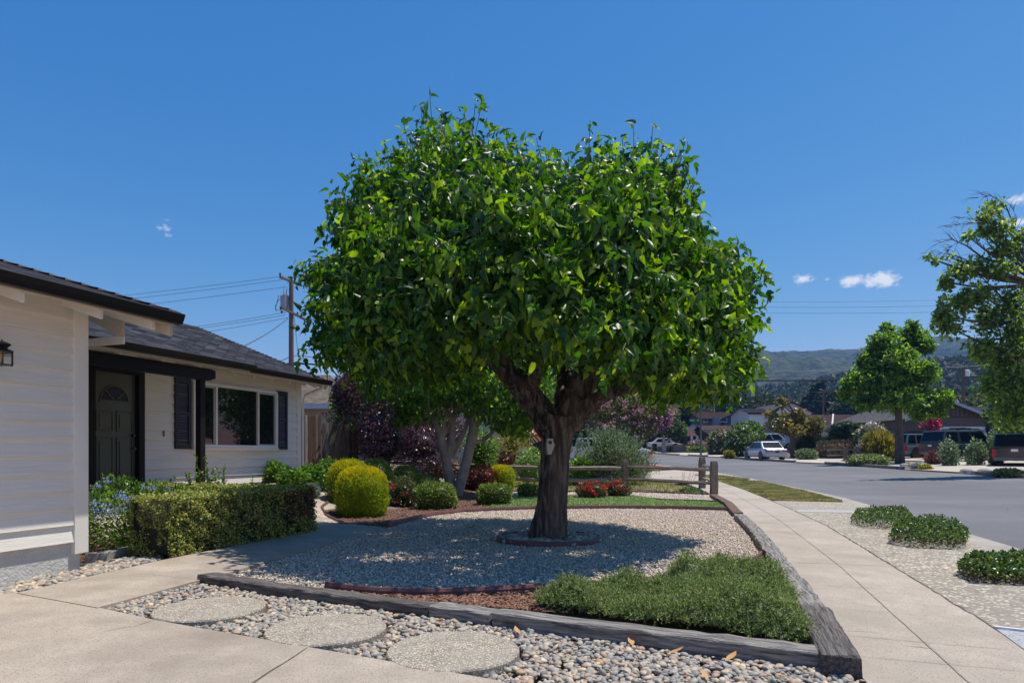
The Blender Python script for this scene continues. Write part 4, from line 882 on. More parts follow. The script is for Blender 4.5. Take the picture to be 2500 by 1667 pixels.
OUT = [(735, 875), (728, 800), (735, 745), (722, 690), (735, 650), (790, 600), (778, 540), (780, 480), (805, 455), (850, 425), (905, 378), (960, 345), (1010, 300), (1060, 272), (1165, 262), (1230, 292), (1300, 340), (1345, 354), (1400, 345), (1470, 335), (1500, 322),
       (1560, 345), (1625, 345), (1680, 392), (1702, 440), (1742, 520), (1758, 575), (1815, 585), (1840, 640), (1885, 685), (1875, 740), (1855, 785), (1858, 850), (1845, 905), (1780, 965), (1700, 980), (1630, 970), (1580, 935), (1530, 905), (1450, 880), (1300, 858), (1170, 865), (1080, 888), (950, 915), (860, 925), (800, 895)]
OUTM = np.array([((px - CX) / F * TY, CH - (py - HY) / F * TY) for px, py in OUT]); cen = np.array([.33, 4.05])
OUTM = cen + (OUTM - cen) * np.where(OUTM > cen, (1.03, .942), (1.035, 1.0))
DEP = 3.65
def inside(P, k=1.0):
    k = k * (1 + .055 * lump(norm(P - np.array([.33, TY, 4.0])), 3.6, 5)); s = np.sqrt(np.clip(1 - ((P[:, 1] - TY) / (DEP * k)) ** 2, 1e-4, 1)); sx = s ** np.where(P[:, 0] < -.5, 1.05, .95); sz = s ** np.where(P[:, 2] < 3.8, .35, .7)
    kk = np.minimum(1.0, P[:, 1] / TY)      # the near side of the crown is smaller and hangs lower
    q = np.column_stack([cen[0] + (P[:, 0] / kk - cen[0]) / sx / k, cen[1] + (CH + (P[:, 2] - CH) / kk - cen[1]) / sz / k]); r = in_poly(q, OUTM)
    return r & (s > .08)
nS = 2700
box_lo, box_hi = np.array([OUTM[:, 0].min(), TY - DEP, OUTM[:, 1].min()]), np.array([OUTM[:, 0].max(), TY + DEP, OUTM[:, 1].max()])
cand = box_lo + rng.random((60000, 3)) * (box_hi - box_lo)
cand = cand[inside(cand)]; core_ = inside(cand, .80); tips = np.concatenate([cand[~core_][:int(nS * .84)], cand[core_][:int(nS * .16)]]); rng.shuffle(tips)
heads = np.array([W(1165, 800, 9.2), W(1465, 770, 10), W(1640, 880, 8.8), W(1325, 830, 8.6), W(1390, 850, 11.5), W(1030, 790, 9.3), W(1120, 800, 11.4), W(1500, 810, 8.2), W(1620, 770, 11.2), W(1240, 700, 9.4), W(1420, 690, 9.4), W(1000, 830, 8.4), W(1560, 850, 8.0), W(1200, 760, 7.9), W(1330, 700, 10.5), W(1100, 700, 9.8), W(1550, 690, 9.8)])
leaf_pos, leaf_ax, leaf_sz, leaf_nh, twg = [], [], [], [], MB()
for i, t in enumerate(tips):
    dist = np.linalg.norm(heads - t, axis=1) + rng.random(len(heads)) * .8; h = heads[dist.argmin()]
    v = t - h; L_ = np.linalg.norm(v); c = h + v * .5 + np.array([0, 0, .22 * L_]) + rng.normal(size=3) * .12
    if t[2] > 4.6: t = t + np.array([0, 0, rng.random() ** 3.5 * .36]); c = h + (t - h) * .5 + np.array([v[0], v[1], 0]) * .18
    elif t[2] < 3.6: t = t - np.array([0, 0, rng.random() ** 2 * .30])
    ns = max(3, int(L_ / .075)); ts = np.linspace(.22, 1.0, ns)
    pts = ((1 - ts) ** 2)[:, None] * h + (2 * ts * (1 - ts))[:, None] * c + (ts ** 2)[:, None] * t
    tan = np.gradient(pts, axis=0); tan = norm(tan)
    keep = rng.random(ns) < np.clip(.25 + ts * .95, 0, 1); side = norm(np.cross(tan, rng.normal(size=(ns, 3))))
    droop = np.where(t[2] > 5.2, .95, 1.6)
    ax = norm(side * .85 + tan * .35 + np.array([0, 0, -1]) * droop * rng.uniform(.3, 1.25, ns)[:, None])
    endk = ts > .93; ax[endk] = norm(tan[endk] * .6 + rng.normal(size=(endk.sum(), 3)) * .5 + np.array([0, 0, -.25]))
    p = pts + side * .05 + ax * .03
    sh = rng.normal(size=3) * .6; leaf_nh.append(np.tile(sh, (keep.sum(), 1)))
    leaf_pos.append(p[keep]); leaf_ax.append(ax[keep]); leaf_sz.append((rng.uniform(.09, .19, ns) * np.where(ts > .9, .72, 1))[keep])
    if i % 2 == 0 or t[2] > 5.2: twg.tube([Vector(q) for q in bez(h, c, t, 6)], [.018, .014, .011, .008, .006, .004], 4, False)
leaf_pos, leaf_ax, leaf_sz, leaf_nh = map(np.concatenate, (leaf_pos, leaf_ax, leaf_sz, leaf_nh)); nL = len(leaf_pos); print('mulberry leaves', nL)
nh = norm(rng.normal(size=(nL, 3)) * .5 + leaf_nh + norm(leaf_pos - np.array([.33, TY, 3.6])) * .85 + np.array([0, 0, .45])); Rl = frames(leaf_ax, nh); k = rng.random(nL) < .6
np_mesh('crown', *cat(batch(*LOB, leaf_pos[k], Rl[k], leaf_sz[k]), batch(*LOB2, leaf_pos[~k], Rl[~k], leaf_sz[~k] * .95)), TREEL, tree)
o = obj('twigs', twg, TWIG); o.data.transform(Matrix.Translation(-tree.location)); o.parent = tree
# the little pale fixture on the trunk
q = W(1341, 1085, 9.30); bh = thing('trunk_birdhouse', 'small pale hanging box with a round black hole on the big trunk', 'birdhouse', (q[0], q[1], q[2]), math.radians(14))
obj('box', MB().prism([(-.035, .085), (.05, .085), (.05, .04), (.075, .0), (.02, -.14), (-.03, -.14), (-.045, .0)], 1, -.035, .03), mat('pale_grey_paint', (.46, .44, .42), rough=.7), bh, bevel=.004)
obj('hole', MB().tube([(0, -.045, .03), (0, -.036, .03)], .027, 14), BLACK, bh)

# ------------------------------------------------------------------ the multi-stemmed tree behind it
BY = 19.4
def W2(px, py, y=BY): return W(px, py, y)
bt = thing('multi_stem_tree', 'grey multi stemmed tree rising from the shrubs left of the big trunk', 'tree', tuple(G(1113, 1207)))
stems = [([(1108, 1222), (1098, 1170), (1086, 1110), (1076, 1070)], [.22, .18, .16, .15]), ([(1078, 1078), (1066, 1040), (1050, 1005), (1040, 965)], [.14, .11, .08, .05]), ([(1076, 1070), (1085, 1035), (1090, 1000), (1083, 960)], [.12, .07, .06, .04]),
         ([(1080, 1070), (1096, 1030), (1102, 990), (1100, 950)], [.1, .06, .05, .03]), ([(1090, 1125), (1102, 1080), (1106, 1030), (1122, 985), (1125, 940)], [.13, .115, .10, .07, .04]), ([(1098, 1112), (1118, 1085), (1136, 1045), (1143, 1015)], [.10, .09, .075, .05]),
         ([(1112, 1222), (1128, 1165), (1145, 1100), (1157, 1045), (1160, 1020)], [.2, .17, .165, .16, .15]), ([(1158, 1025), (1140, 1008), (1122, 985), (1115, 955)], [.10, .06, .055, .04]), ([(1160, 1022), (1172, 1000), (1182, 980), (1190, 955)], [.11, .08, .07, .04]),
         ([(1162, 1030), (1178, 1012), (1186, 995)], [.09, .06, .04]), ([(1155, 1080), (1178, 1075), (1200, 1058), (1212, 1040), (1226, 1022)], [.1, .085, .07, .06, .04]), ([(1160, 1025), (1150, 990), (1148, 950)], [.08, .06, .04])]
tk = MB()
for p, r in stems: tk.tube([Vector(W2(a_, b_, BY + .12 * math.sin(a_ * .7))) for a_, b_ in p], [k * .88 for k in r], 10)
V, T = ICO2; c = W2(1160, 1028, BY - .05); tk.add([tuple(c + v * .19) for v in V], [tuple(t) for t in T])
remeshed('trunk', tk, BARKG, bt, .028, .010, 4.0, iters=3)
ps = []
for i, (px, py, rx, rz, ry, n) in enumerate(((900, 965, 1.1, .9, 1.4, 1500), (985, 935, 1.7, 1.1, 1.8, 3200), (1090, 900, 1.9, 1.2, 2.0, 3600), (1190, 935, 1.5, 1.1, 1.8, 2600), (1270, 985, 1.2, 1.0, 1.5, 1700), (1330, 960, 1.0, 1.0, 1.4, 1000), (960, 1000, .8, .5, 1.0, 700), (1250, 1025, .6, .45, .8, 450), (1350, 900, 1.4, 1.3, 1.6, 1500))):
    ps.append(puff(W2(px, py), (rx, ry, rz), n, OVAL, .17, shell=.35, amp=.3, out=.5, up=-.7, jit=.6, seed=20 + i))
np_mesh('crown', *cat(*ps), TREEL2, bt)

# ------------------------------------------------------------------ the clipped hedge (one L-shaped plant)
hp = [loc_h(u, v, 0)[:2] for u, v in ((6.19, 6.42), (8.95, 6.30), (8.95, 9.3), (8.38, 9.3), (8.38, 7.06), (6.19, 7.06))]
hz0 = lambda x, y: g(x, y)
def clumpn(p, f):
    return (np.sin(p[:, 0] * f + 1.3 * np.sin(p[:, 2] * f * .7)) + np.sin(p[:, 1] * f * 1.1 + 2 * np.sin(p[:, 0] * f * .6)) + np.sin(p[:, 2] * f * 1.2 + 1.7 * np.sin(p[:, 1] * f * .8))) / 2
def hedge():
    parts = []; P = np.array(hp); ZT = .74
    # body core
    bm = bmesh.new(); cen_ = P.mean(0); inner = offset([Vector(p) for p in hp] + [Vector(hp[0])], .05)
    vs = [bm.verts.new((p[0], p[1], .06)) for p in inner[:-1]]; f = bm.faces.new(vs); r = bmesh.ops.extrude_face_region(bm, geom=[f])
    for v in r['geom']:
        if isinstance(v, bmesh.types.BMVert): v.co.z = ZT - .055
    bmesh.ops.triangulate(bm, faces=bm.faces[:]); bm.verts.index_update()
    V = np.array([v.co[:] for v in bm.verts]); T = np.array([[v.index for v in f.verts] for f in bm.faces]); bm.free(); parts.append((V, T))
    L_, N_, C_ = [], [], []
    for i in range(len(hp)):
        a_, b_ = P[i], P[(i + 1) % len(hp)]; d = b_ - a_; ln = np.linalg.norm(d); nrm = np.array([d[1], -d[0], 0]) / ln; n = int(ln * .7 * 7500)
        t, z = rng.random(n), rng.random(n) ** .9 * (ZT - .02) + .03; pos = np.column_stack([a_ + np.outer(t, d), z]); wob = .02 * np.sin(t * ln * 7 + z * 9) + .014 * np.sin(t * ln * 17 + z * 23)
        pos += nrm * (wob + clumpn(pos, 26) * .022 + rng.normal(size=n) * .016 - .018)[:, None]; L_.append(pos); N_.append(np.tile(nrm, (n, 1)))
    tp = sample_poly([tuple(p) for p in hp], 20000); n = len(tp); z = ZT + .012 * np.sin(tp[:, 0] * 8 + tp[:, 1] * 5) + clumpn(np.column_stack([tp, tp[:, :1] * 0]), 24) * .014 + rng.normal(size=n) * .012
    L_.append(np.column_stack([tp, z])); N_.append(np.tile([0, 0, 1.0], (n, 1)))
    pos = np.concatenate(L_); nn = np.concatenate(N_); n = len(pos)
    ax = norm(nn * .7 + rng.normal(size=(n, 3)) * .75); nh = norm(nn + rng.normal(size=(n, 3)) * .7); sz = rng.uniform(.016, .032, n)
    br = loc_h(8.6, 6.4, 0); brown = ((np.hypot(pos[:, 0] - br[0], pos[:, 1] - br[1]) < .34 + .12 * rng.random(n)) & (pos[:, 2] > .3) & (pos[:, 2] < .66 + .1 * rng.random(n)) & (rng.random(n) < .8))
    wide = (DIA[0] * np.array([1.5, 1, 1]), DIA[1])
    h = thing('boxwood_hedge', 'long clipped L shaped boxwood hedge beside the front walk', 'hedge', (hp[0][0], hp[0][1], 0))
    np_mesh('inner_twigs', *parts[0], mat('hedge_core', (.018, .020, .010), rough=1), h)
    np_mesh('foliage', *cat(batch(*wide, pos[~brown], frames(ax, nh)[~brown], sz[~brown])), BOXT, h)
    np_mesh('browned_patch', *batch(*wide, pos[brown], frames(ax, nh)[brown], sz[brown]), BOXB, h)['label'] = 'browned dry patch near the far end of the hedge'
hedge()

# ------------------------------------------------------------------ shrubs: pixel column, base row -> ground point
def shrub(name, label, cat_, px, base, w, h, m, n=3000, leaf=DIA, size=.03, p=3.2, flowers=None, grp=None, dep=None, sink=.12, y=None, tips=None, **kw):
    if y is None: c = G(px, base)
    else: c = Vector(((px - CX) / F * y, y, 0)); c.z = g(c.x, c.y)
    rx, rz = w / 2 / F * c.y, h / 2 / F * c.y * (1 + sink); cy = c.y + rx * .8
    cx = (px - CX) / F * cy; zc = c.z + h / F * c.y - rz; ry = dep or rx
    kw = dict(dict(shell=.86, amp=.09, freq=3.6, core=.86, up=.3, jit=.7, seed=int(px), spiky=.10), **kw)
    V, T = puff((cx, cy, zc), (rx, ry, rz), n, leaf, size, p=p, zmin=c.z - .02, **kw)
    if tips is not None:
        t = thing(name, label, cat_, (cx, cy, c.z)); np_mesh('foliage', V, T, m, t); n2 = int(n * .55); d = norm(rng.normal(size=(n2, 3)) + np.array([.15, .05, 1.15])); rr = superr(d, p) * rng.uniform(.95, 1.05, n2); pos = np.array([cx, cy, zc]) + d * rr[:, None] * np.array([rx, ry, rz])
        keep = rng.random(n2) < np.clip((d[:, 2] - .05) * 1.7, 0, 1); pos, dd = pos[keep], d[keep]; ax = norm(dd * .7 + np.array([0, 0, 1.2]) + rng.normal(size=dd.shape) * .45)
        np_mesh('golden_tips', *batch(leaf[0], leaf[1], pos, frames(ax, rng.normal(size=dd.shape) + dd), size * rng.uniform(.6, 1.15, len(pos))), tips, t); return t
    o = np_mesh(name, V, T, m) if flowers is None else None
    if flowers:
        t = thing(name, label, cat_, (cx, cy, c.z)); np_mesh('foliage', V, T, m, t); fm, fn, fs_, up_ = flowers
        d = norm(rng.normal(size=(fn, 3)) + np.array([0, -.5, up_])); rr = superr(d, p) * 1.02; pos = np.array([cx, cy, zc]) + d * rr[:, None] * np.array([rx, ry, rz]); pos = pos[pos[:, 2] > c.z + .05]
        parts = []
        for k in range(7):
            j = pos + rng.normal(size=pos.shape) * fs_ * .45; parts.append(batch(OVAL[0] * np.array([1.7, 1, 1]), OVAL[1], j, frames(rng.normal(size=pos.shape) + np.array([0, -.3, .4]), rng.normal(size=pos.shape)), rng.uniform(.6, 1.1, len(pos)) * fs_))
        if cy < 22:
            for i in range(len(pos)):
                vv = np.concatenate([V_.reshape(len(pos), 7, 3)[i] for V_, _ in parts]); np_mesh('flower', vv, np.concatenate([OVAL[1] + 7 * q for q in range(7)]), fm, t)
        else: np_mesh('flowers', *cat(*parts), fm, t)
        o = t
    return tag(o, label, cat_, grp)
sc = 'shrubs clipped into balls'
shrub('golden_thuja', 'big golden yellow clipped shrub nearest the walk', 'shrub', 884, 1262, 120, 118, THUJA, 16000, TUFT, .05, 2.8, up=1.3, jit=.5, amp=.11, grp=sc, tips=THUJAT)
shrub('golden_thuja', 'golden yellow clipped shrub half hidden behind the biggest one', 'shrub', 852, 1238, 96, 110, THUJA, 10000, TUFT, .055, 2.8, up=1.3, jit=.45, grp=sc, tips=THUJAT)
shrub('golden_thuja', 'small golden clipped shrub right of the red flowered bush', 'shrub', 1222, 1200, 66, 61, THUJA, 5000, TUFT, .07, 2.8, up=1.3, jit=.45, grp=sc, tips=THUJAT)
shrub('dark_ball_shrub', 'dark green ball shrub behind the golden pair', 'shrub', 918, 1224, 80, 100, DKG, 6000, TUFT, .06, 2.6, up=1, jit=.45, grp=sc)
shrub('dark_ball_shrub', 'dark green ball shrub in front of the left fence post', 'shrub', 989, 1215, 64, 76, DKG, 5000, TUFT, .06, 2.6, up=1, jit=.45, grp=sc)
shrub('dark_ball_shrub', 'low dark green shrub behind the bright boxwood', 'shrub', 1040, 1222, 70, 57, DKG, 5000, TUFT, .06, 2.6, up=1, jit=.45, grp=sc)
shrub('boxwood_ball', 'bright green clipped boxwood in front of the multi stemmed tree', 'shrub', 1065, 1243, 98, 62, BOX, 6500, DIA, .045, 3.0, grp=sc)
shrub('boxwood_ball', 'green clipped boxwood at the left end of the lawn', 'shrub', 1208, 1233, 82, 50, BOX, 5200, DIA, .045, 3.2, grp=sc)
shrub('boxwood_ball', 'small dark boxwood by the big trunk at the lawn edge', 'shrub', 1290, 1214, 48, 30, BOX, 2200, DIA, .05, 2.6, grp=sc)
shrub('rose_bush', 'loose rose bush with a few red blooms between golden and boxwood shrubs', 'rose bush', 982, 1238, 80, 72, ROSEL, 2600, DIA, .065, 2.2, (RED, 4, .055, .3), shell=.5, core=.55, amp=.2)
shrub('red_leaved_bush', 'dark red leaved bush with scarlet blooms beside the small golden shrub', 'bush', 1172, 1200, 92, 62, REDD, 4000, DIA, .075, 2.4, (RED, 12, .05, .4), shell=.6, core=.8, amp=.15)
shrub('red_geranium', 'left clump of bright red flowers before the rail fence', 'flowers', 1445, 1217, 72, 38, ROSEL, 2200, DIA, .06, 2.4, (RED, 42, .055, .9), shell=.6, core=.8, amp=.12)
shrub('red_geranium', 'right clump of red flowers at the foot of the fence post', 'flowers', 1505, 1213, 66, 38, ROSEL, 2200, DIA, .06, 2.4, (RED, 30, .05, .9), shell=.6, core=.8, amp=.12)
shrub('santolina', 'small silvery grey plant at the far end of the hedge', 'plant', 762, 1218, 36, 34, SILVER, 1800, NEEDLE, .07, 2.2, up=1.2, shell=.5)
for px, py, w, h, l, y in ((675, 1180, 46, 44, 'bright green loose bush against the house wall by the window end', 15.2), (712, 1190, 60, 52, 'bright green bush at the house corner', 14.6), (765, 1200, 70, 60, 'bright green bush left of the golden shrubs before the board fence', 15.2), (800, 1180, 60, 50, 'green bush in front of the lattice fence', 17.0)):
    shrub('pittosporum_bush', l, 'bush', px, py, w, h, GLOSSY, 1800, OVAL, .085, 2.2, shell=.35, core=.6, amp=.3, jit=.8, spiky=.25, y=y)
def shoots(name, label, px, y, w, z0, z1, n, m, leaf=OVAL, size=.05, cat_='plant', per=16, lean=.35, z0g=None):
    cx = (px - CX) / F * y; zb_ = g(cx, y) if z0g is None else z0g; t = thing(name, label, cat_, (cx, y, zb_)); st = MB(); P, A = [], []
    for i in range(n):
        b = np.array([cx + rng.normal() * w * .25, y + rng.normal() * w * .2, z0]); tp = np.array([b[0] + rng.normal() * w * lean, b[1] + rng.normal() * w * .3, z0 + (z1 - z0) * rng.uniform(.55, 1)])
        mid_ = (b + tp) / 2 + rng.normal(size=3) * .03; pts = bez(b, mid_, tp, 5); st.tube([Vector(q) for q in pts], [.006, .005, .004, .003, .002], 4, False)
        tt = np.repeat(np.linspace(.25, 1, per), 2); q = ((1 - tt) ** 2)[:, None] * b + (2 * tt * (1 - tt))[:, None] * mid_ + (tt ** 2)[:, None] * tp
        P.append(q); A.append(norm(rng.normal(size=q.shape) + np.array([0, 0, .5])))
    P, A = np.concatenate(P), np.concatenate(A)
    o = obj('stems', st, TWIG); o.data.transform(Matrix.Translation(-t.location)); o.parent = t
    np_mesh('leaves', *batch(*leaf, P, frames(A, rng.normal(size=A.shape) + np.array([0, 0, 1.])), size * rng.uniform(.6, 1.2, len(P))), m, t); return t, P
shoots('leafy_plant', 'leafy green shoots rising behind the hedge right of the porch post', 530, 10.9, .45, .5, 1.10, 9, GLOSSY, size=.05)
shoots('leafy_plant', 'leafy shoots directly behind the foot of the porch post', 507, 11.0, .25, .5, 1.28, 5, GLOSSY, size=.05)
shoots('leafy_plant', 'small leafy shoot left of the porch post', 472, 10.9, .3, .5, 1.02, 5, GLOSSY, size=.045)
shoots('leafy_plant', 'single small sprig above the hedge below the window', 616, 10.3, .12, .5, .96, 2, GLOSSY, size=.05)
# blue plumbago between garage and hedge
BLUE = mat('blue_petal', (.28, .34, .85), island=[(.42, .48, .92)], rough=.6, trans=(.3, (1.1, 1.1, 1.1)))
pl = thing('plumbago_bush', 'bush with pale blue flower heads between garage corner and hedge', 'bush', (*loc_h(6.5, 7.65, 0)[:2], .05))
pl_xy = loc_h(6.6, 7.75, 0)
np_mesh('foliage', *cat(puff((pl_xy[0], pl_xy[1], .42), (.62, .62, .52), 3600, OVAL, .05, shell=.3, amp=.25, core=.0, up=.6, jit=.7, zmin=.03), puff((pl_xy[0] + .35, pl_xy[1] + .35, .45), (.45, .5, .42), 1500, OVAL, .05, shell=.3, amp=.25, up=.6, zmin=.03),
                        puff((*loc_h(7.5, 7.6, .5)[:2], .50), (.4, .4, .25), 700, OVAL, .05, shell=.3, amp=.25, up=.6, zmin=.03)), GLOSSY, pl)
fp = [(212, 1528 / 1.25, 0)] if 0 else [(262, 1174), (236, 1187), (300, 1208), (232, 1226), (292, 1213), (306, 1219), (259, 1232), (231, 1243), (298, 1242), (248, 1247), (280, 1246), (351, 1188), (374, 1192), (415, 1197), (276, 1258), (240, 1262)]
parts = []
for a_, b_ in fp:
    yy = 7.75 if a_ < 320 else 8.6; c = W(a_, b_, yy + random.uniform(0, .15)); n = 26; q = c + rng.normal(size=(n, 3)) * np.array([.035, .035, .018]); parts.append(batch(OVAL[0] * np.array([1.6, 1, 1]), OVAL[1], q, frames(rng.normal(size=(n, 3)) + np.array([0, 0, .3]), np.tile([0, 0, 1.], (n, 1)) + rng.normal(size=(n, 3)) * .3), rng.uniform(.014, .024, n)))
for q_ in parts: np_mesh('flower_head', *q_, BLUE, pl)
stm = MB()
for a_, b_ in fp:
    yy = 7.8 if a_ < 320 else 8.65; c = W(a_, b_ + 3, yy); b0 = np.array([pl_xy[0] + (c[0] - pl_xy[0]) * .4, pl_xy[1] + .0, .1]); stm.tube([Vector(q_) for q_ in bez(b0, (b0 + c) / 2 + np.array([0, 0, .15]), c, 4)], .004, 4, False)
o = obj('stems', stm, TWIG); o.data.transform(Matrix.Translation(-pl.location)); o.parent = pl

# low juniper in the front corner
jp = GP([(1300, 1484), (1380, 1452), (1480, 1444), (1600, 1450), (1650, 1424), (1760, 1406), (1850, 1420), (1900, 1444), (1942, 1500), (1975, 1560), (1990, 1588), (1850, 1568), (1700, 1546), (1540, 1524), (1400, 1502)])
def juniper():
    P = np.array([tuple(p) for p in jp]); n = 15000; p = sample_poly([tuple(q) for q in jp], n)
    d = np.min([np.linalg.norm(np.cross(P[(i + 1) % len(P)] - P[i], p - P[i]).reshape(-1, 1), axis=1) / np.linalg.norm(P[(i + 1) % len(P)] - P[i]) for i in range(len(P))], axis=0)
    def H(q, d):
        z = .10 + .09 * np.sin(q[:, 0] * 3.1 + 1.0) * np.sin(q[:, 1] * 3.7 + .4) + .05 * np.sin(q[:, 0] * 7.7 + q[:, 1] * 5.3) + .035 * np.sin(q[:, 0] * 19 + 3 * np.sin(q[:, 1] * 7)) * np.sin(q[:, 1] * 17) + np.clip((q[:, 0] - .9) * .12, -.02, .10)
        return np.clip(z + .05, .10, .38) * np.clip(.35 + d / .22, 0, 1)
    z = H(p, d); u = 1 - rng.random(n) ** 2 * .55
    tv, tf = [], []
    for k in range(9):     # a sprig: short leaf pairs round a stem
        a_ = k * 2.4; zc = .15 + .1 * k; r_ = .28 * (1 - k * .07); dx, dz = math.cos(a_) * r_, math.sin(a_) * r_
        b = len(tv); tv += [(0, zc, 0), (dx * .5 - dz * .28, zc + .16, dz * .5 + dx * .28), (dx * 1.1, zc + .30, dz * 1.1), (dx * .5 + dz * .28, zc + .16, dz * .5 - dx * .28)]; tf += [(b, b + 1, b + 2), (b, b + 2, b + 3)]
    ax = norm(rng.normal(size=(n, 3)) * .8 + np.array([0, 0, .75])); pos = np.column_stack([p, z * u])
    parts = [batch(np.array(tv), np.array(tf), pos, frames(ax, rng.normal(size=(n, 3))), rng.uniform(.045, .085, n))]
    gx = np.arange(P[:, 0].min(), P[:, 0].max(), .06); gy = np.arange(P[:, 1].min(), P[:, 1].max(), .06); X_, Y_ = np.meshgrid(gx, gy); q = np.column_stack([X_.ravel(), Y_.ravel()])
    dd = np.min([np.linalg.norm(np.cross(P[(i + 1) % len(P)] - P[i], q - P[i]).reshape(-1, 1), axis=1) / np.linalg.norm(P[(i + 1) % len(P)] - P[i]) for i in range(len(P))], axis=0)
    ins = in_poly(q, P); zz = np.where(ins, H(q, dd) - .04, -.05); nx = len(gx)
    T = [(j * nx + i, j * nx + i + 1, (j + 1) * nx + i + 1) for j in range(len(gy) - 1) for i in range(nx - 1)] + [(j * nx + i, (j + 1) * nx + i + 1, (j + 1) * nx + i) for j in range(len(gy) - 1) for i in range(nx - 1)]
    T = np.array(T); T = T[ins[T].all(1)]; parts.append((np.column_stack([q, zz]), T))
    tag(np_mesh('juniper', *cat(*parts), JUNI), 'low spreading green juniper filling the front corner between the timbers', 'shrub')
juniper()
# clumps in the parkway
CLUMP = leafmat('clump_leaf', (.014, .036, .008), (.20, .27, .05), .3, (1.8, 2, 1), mid=(.045, .085, .016), rough=.3); DRYB = leafmat('dry_under_leaf', (.12, .07, .03), (.26, .17, .07), .3, (1.3, 1.3, 1))
def clump(poly, h, label, n):
    P = np.array([tuple(p) for p in GP(poly)]); c = P.mean(0); t = thing('groundcover_clump', label, 'plant', (c[0], c[1], 0), 0, 'clumps of ground cover in the parkway paving')
    p = sample_poly(P, n); nn = len(P); dist = np.min([np.abs((P[(i + 1) % nn][0] - P[i][0]) * (p[:, 1] - P[i][1]) - (P[(i + 1) % nn][1] - P[i][1]) * (p[:, 0] - P[i][0])) / np.linalg.norm(P[(i + 1) % nn] - P[i]) for i in range(nn)], axis=0)
    top = h * (.8 + .2 * np.sin(p[:, 0] * 6) * np.sin(p[:, 1] * 5)) * np.clip(.55 + dist / .15, 0, 1); z = np.where(rng.random(n) < .62, top * rng.uniform(.8, 1.15, n), top * rng.random(n)); z += .02
    ax = norm(rng.normal(size=(n, 3)) * .8 + np.array([0, 0, .35])); R = frames(ax, rng.normal(size=(n, 3)) * .6 + np.array([0, 0, 1.])); pos = np.column_stack([p, z]); s_ = rng.uniform(.028, .050, n)
    low = (z < .09) & (rng.random(n) < .7) & (dist < .12)
    np_mesh('foliage', *batch(*OVAL, pos[~low], R[~low], s_[~low]), CLUMP, t)
    np_mesh('dry_leaves', *batch(*OVAL, pos[low], R[low], s_[low]), DRYB, t)
clump([(2076, 1280), (2120, 1291), (2185, 1293), (2240, 1285), (2215, 1262), (2140, 1256), (2090, 1262)], .20, 'ground cover clump farthest from the camera in the parkway', 4600)
clump([(2172, 1328), (2230, 1338), (2355, 1343), (2366, 1318), (2345, 1296), (2240, 1288), (2180, 1298)], .21, 'largest ground cover clump, in the middle of the three', 7600)
clump([(2335, 1404), (2380, 1425), (2500, 1430), (2640, 1432), (2630, 1392), (2500, 1376), (2370, 1380)], .17, 'ground cover clump cut by the right edge of the view', 8000)
# ------------------------------------------------------------------ plants and house beyond the rail fence
LOOSE = dict(p=2.1, shell=.3, core=.0, amp=.3, jit=.8)
def bush(name, label, cat_, px, py, y, rx, rz, m, n, leaf=OVAL, size=.1, ry=None, zg=None, fl=None, stem=False, **kw):
    """loose bush: centre column, centre row, distance; radii in metres"""
    c = at(px, py, y); zb_ = g(c.x, c.y); kw = dict(dict(shell=.35, amp=.25, jit=.8, up=.3, core=.55, seed=int(px + py)), **kw)
    t = thing(name, label, cat_, (c.x, c.y, zb_)); V, T = puff(c, (rx, ry or rx, rz), n, leaf, size, zmin=zb_, **kw); np_mesh('foliage', V, T, m, t)
    if fl:
        fm, fn, fs_ = fl; d = norm(rng.normal(size=(fn, 3)) + np.array([-.2, -.9, .5])); pos = np.array(c) + d * np.array([rx, ry or rx, rz]) * rng.uniform(.8, 1.08, fn)[:, None]; parts = []
        for k in range(5):
            j = pos + rng.normal(size=pos.shape) * fs_ * .7; parts.append(batch(OVAL[0] * np.array([1.6, 1, 1]), OVAL[1], j, frames(rng.normal(size=pos.shape), rng.normal(size=pos.shape) + np.array([0, -.5, .5])), rng.uniform(.6, 1.2, fn) * fs_))
        np_mesh('flowers', *cat(*parts), fm, t)
    return t
YELG = leafmat('yellow_leaf_shrub', (.12, .14, .02), (.42, .34, .08), .4, (1.8, 1.7, 1), mid=(.25, .24, .04)); MIDG = leafmat('mid_green', (.03, .07, .015), (.14, .22, .04), .4, (2, 2.1, 1), mid=(.07, .13, .025), rough=.45)
OLIVE = leafmat('olive_leaf', (.06, .08, .03), (.22, .24, .10), .35, (1.7, 1.7, 1), mid=(.12, .15, .06)); PINK = mat('pink_petal', (.52, .20, .36), island=[(.66, .38, .48)], rough=.6, trans=(.3, (1.2, 1, 1.1))); PALEPINK = mat('pale_pink_petal', (.72, .48, .44), island=[(.80, .66, .58)], rough=.6)
bush('purple_leaved_shrub', 'tall purple leaved shrub rising before the tan roof', 'shrub', 845, 965, 17.8, .42, .72, PURPLE, 2600, DIA, .085, core=.2, amp=.4, freq=3, up=.6)
bush('purple_leaved_shrub', 'lower purple shrub against the lattice fence', 'shrub', 915, 1050, 18.0, .62, .75, PURPLE, 2600, DIA, .08, amp=.35)
bush('purple_leaved_shrub', 'purple shrub behind the dark ball shrubs', 'shrub', 935, 1085, 20.5, 1.05, .75, PURPLE, 3200, DIA, .08, core=.6)
bush('purple_leaved_shrub', 'purple shrub left of the multi stemmed tree', 'shrub', 1020, 1088, 22.0, 1.1, .75, PURPLE, 3200, DIA, .08, core=.6)
bush('purple_leaved_shrub', 'dark purple shrub high behind the grey stems', 'shrub', 1085, 1045, 23.8, .9, 1.1, PURPLE, 2200, DIA, .09, core=.4)
bush('green_bush', 'bright green bush behind the right grey stem', 'bush', 1175, 1100, 22.0, .6, .75, GLOSSY, 1600, OVAL, .1)
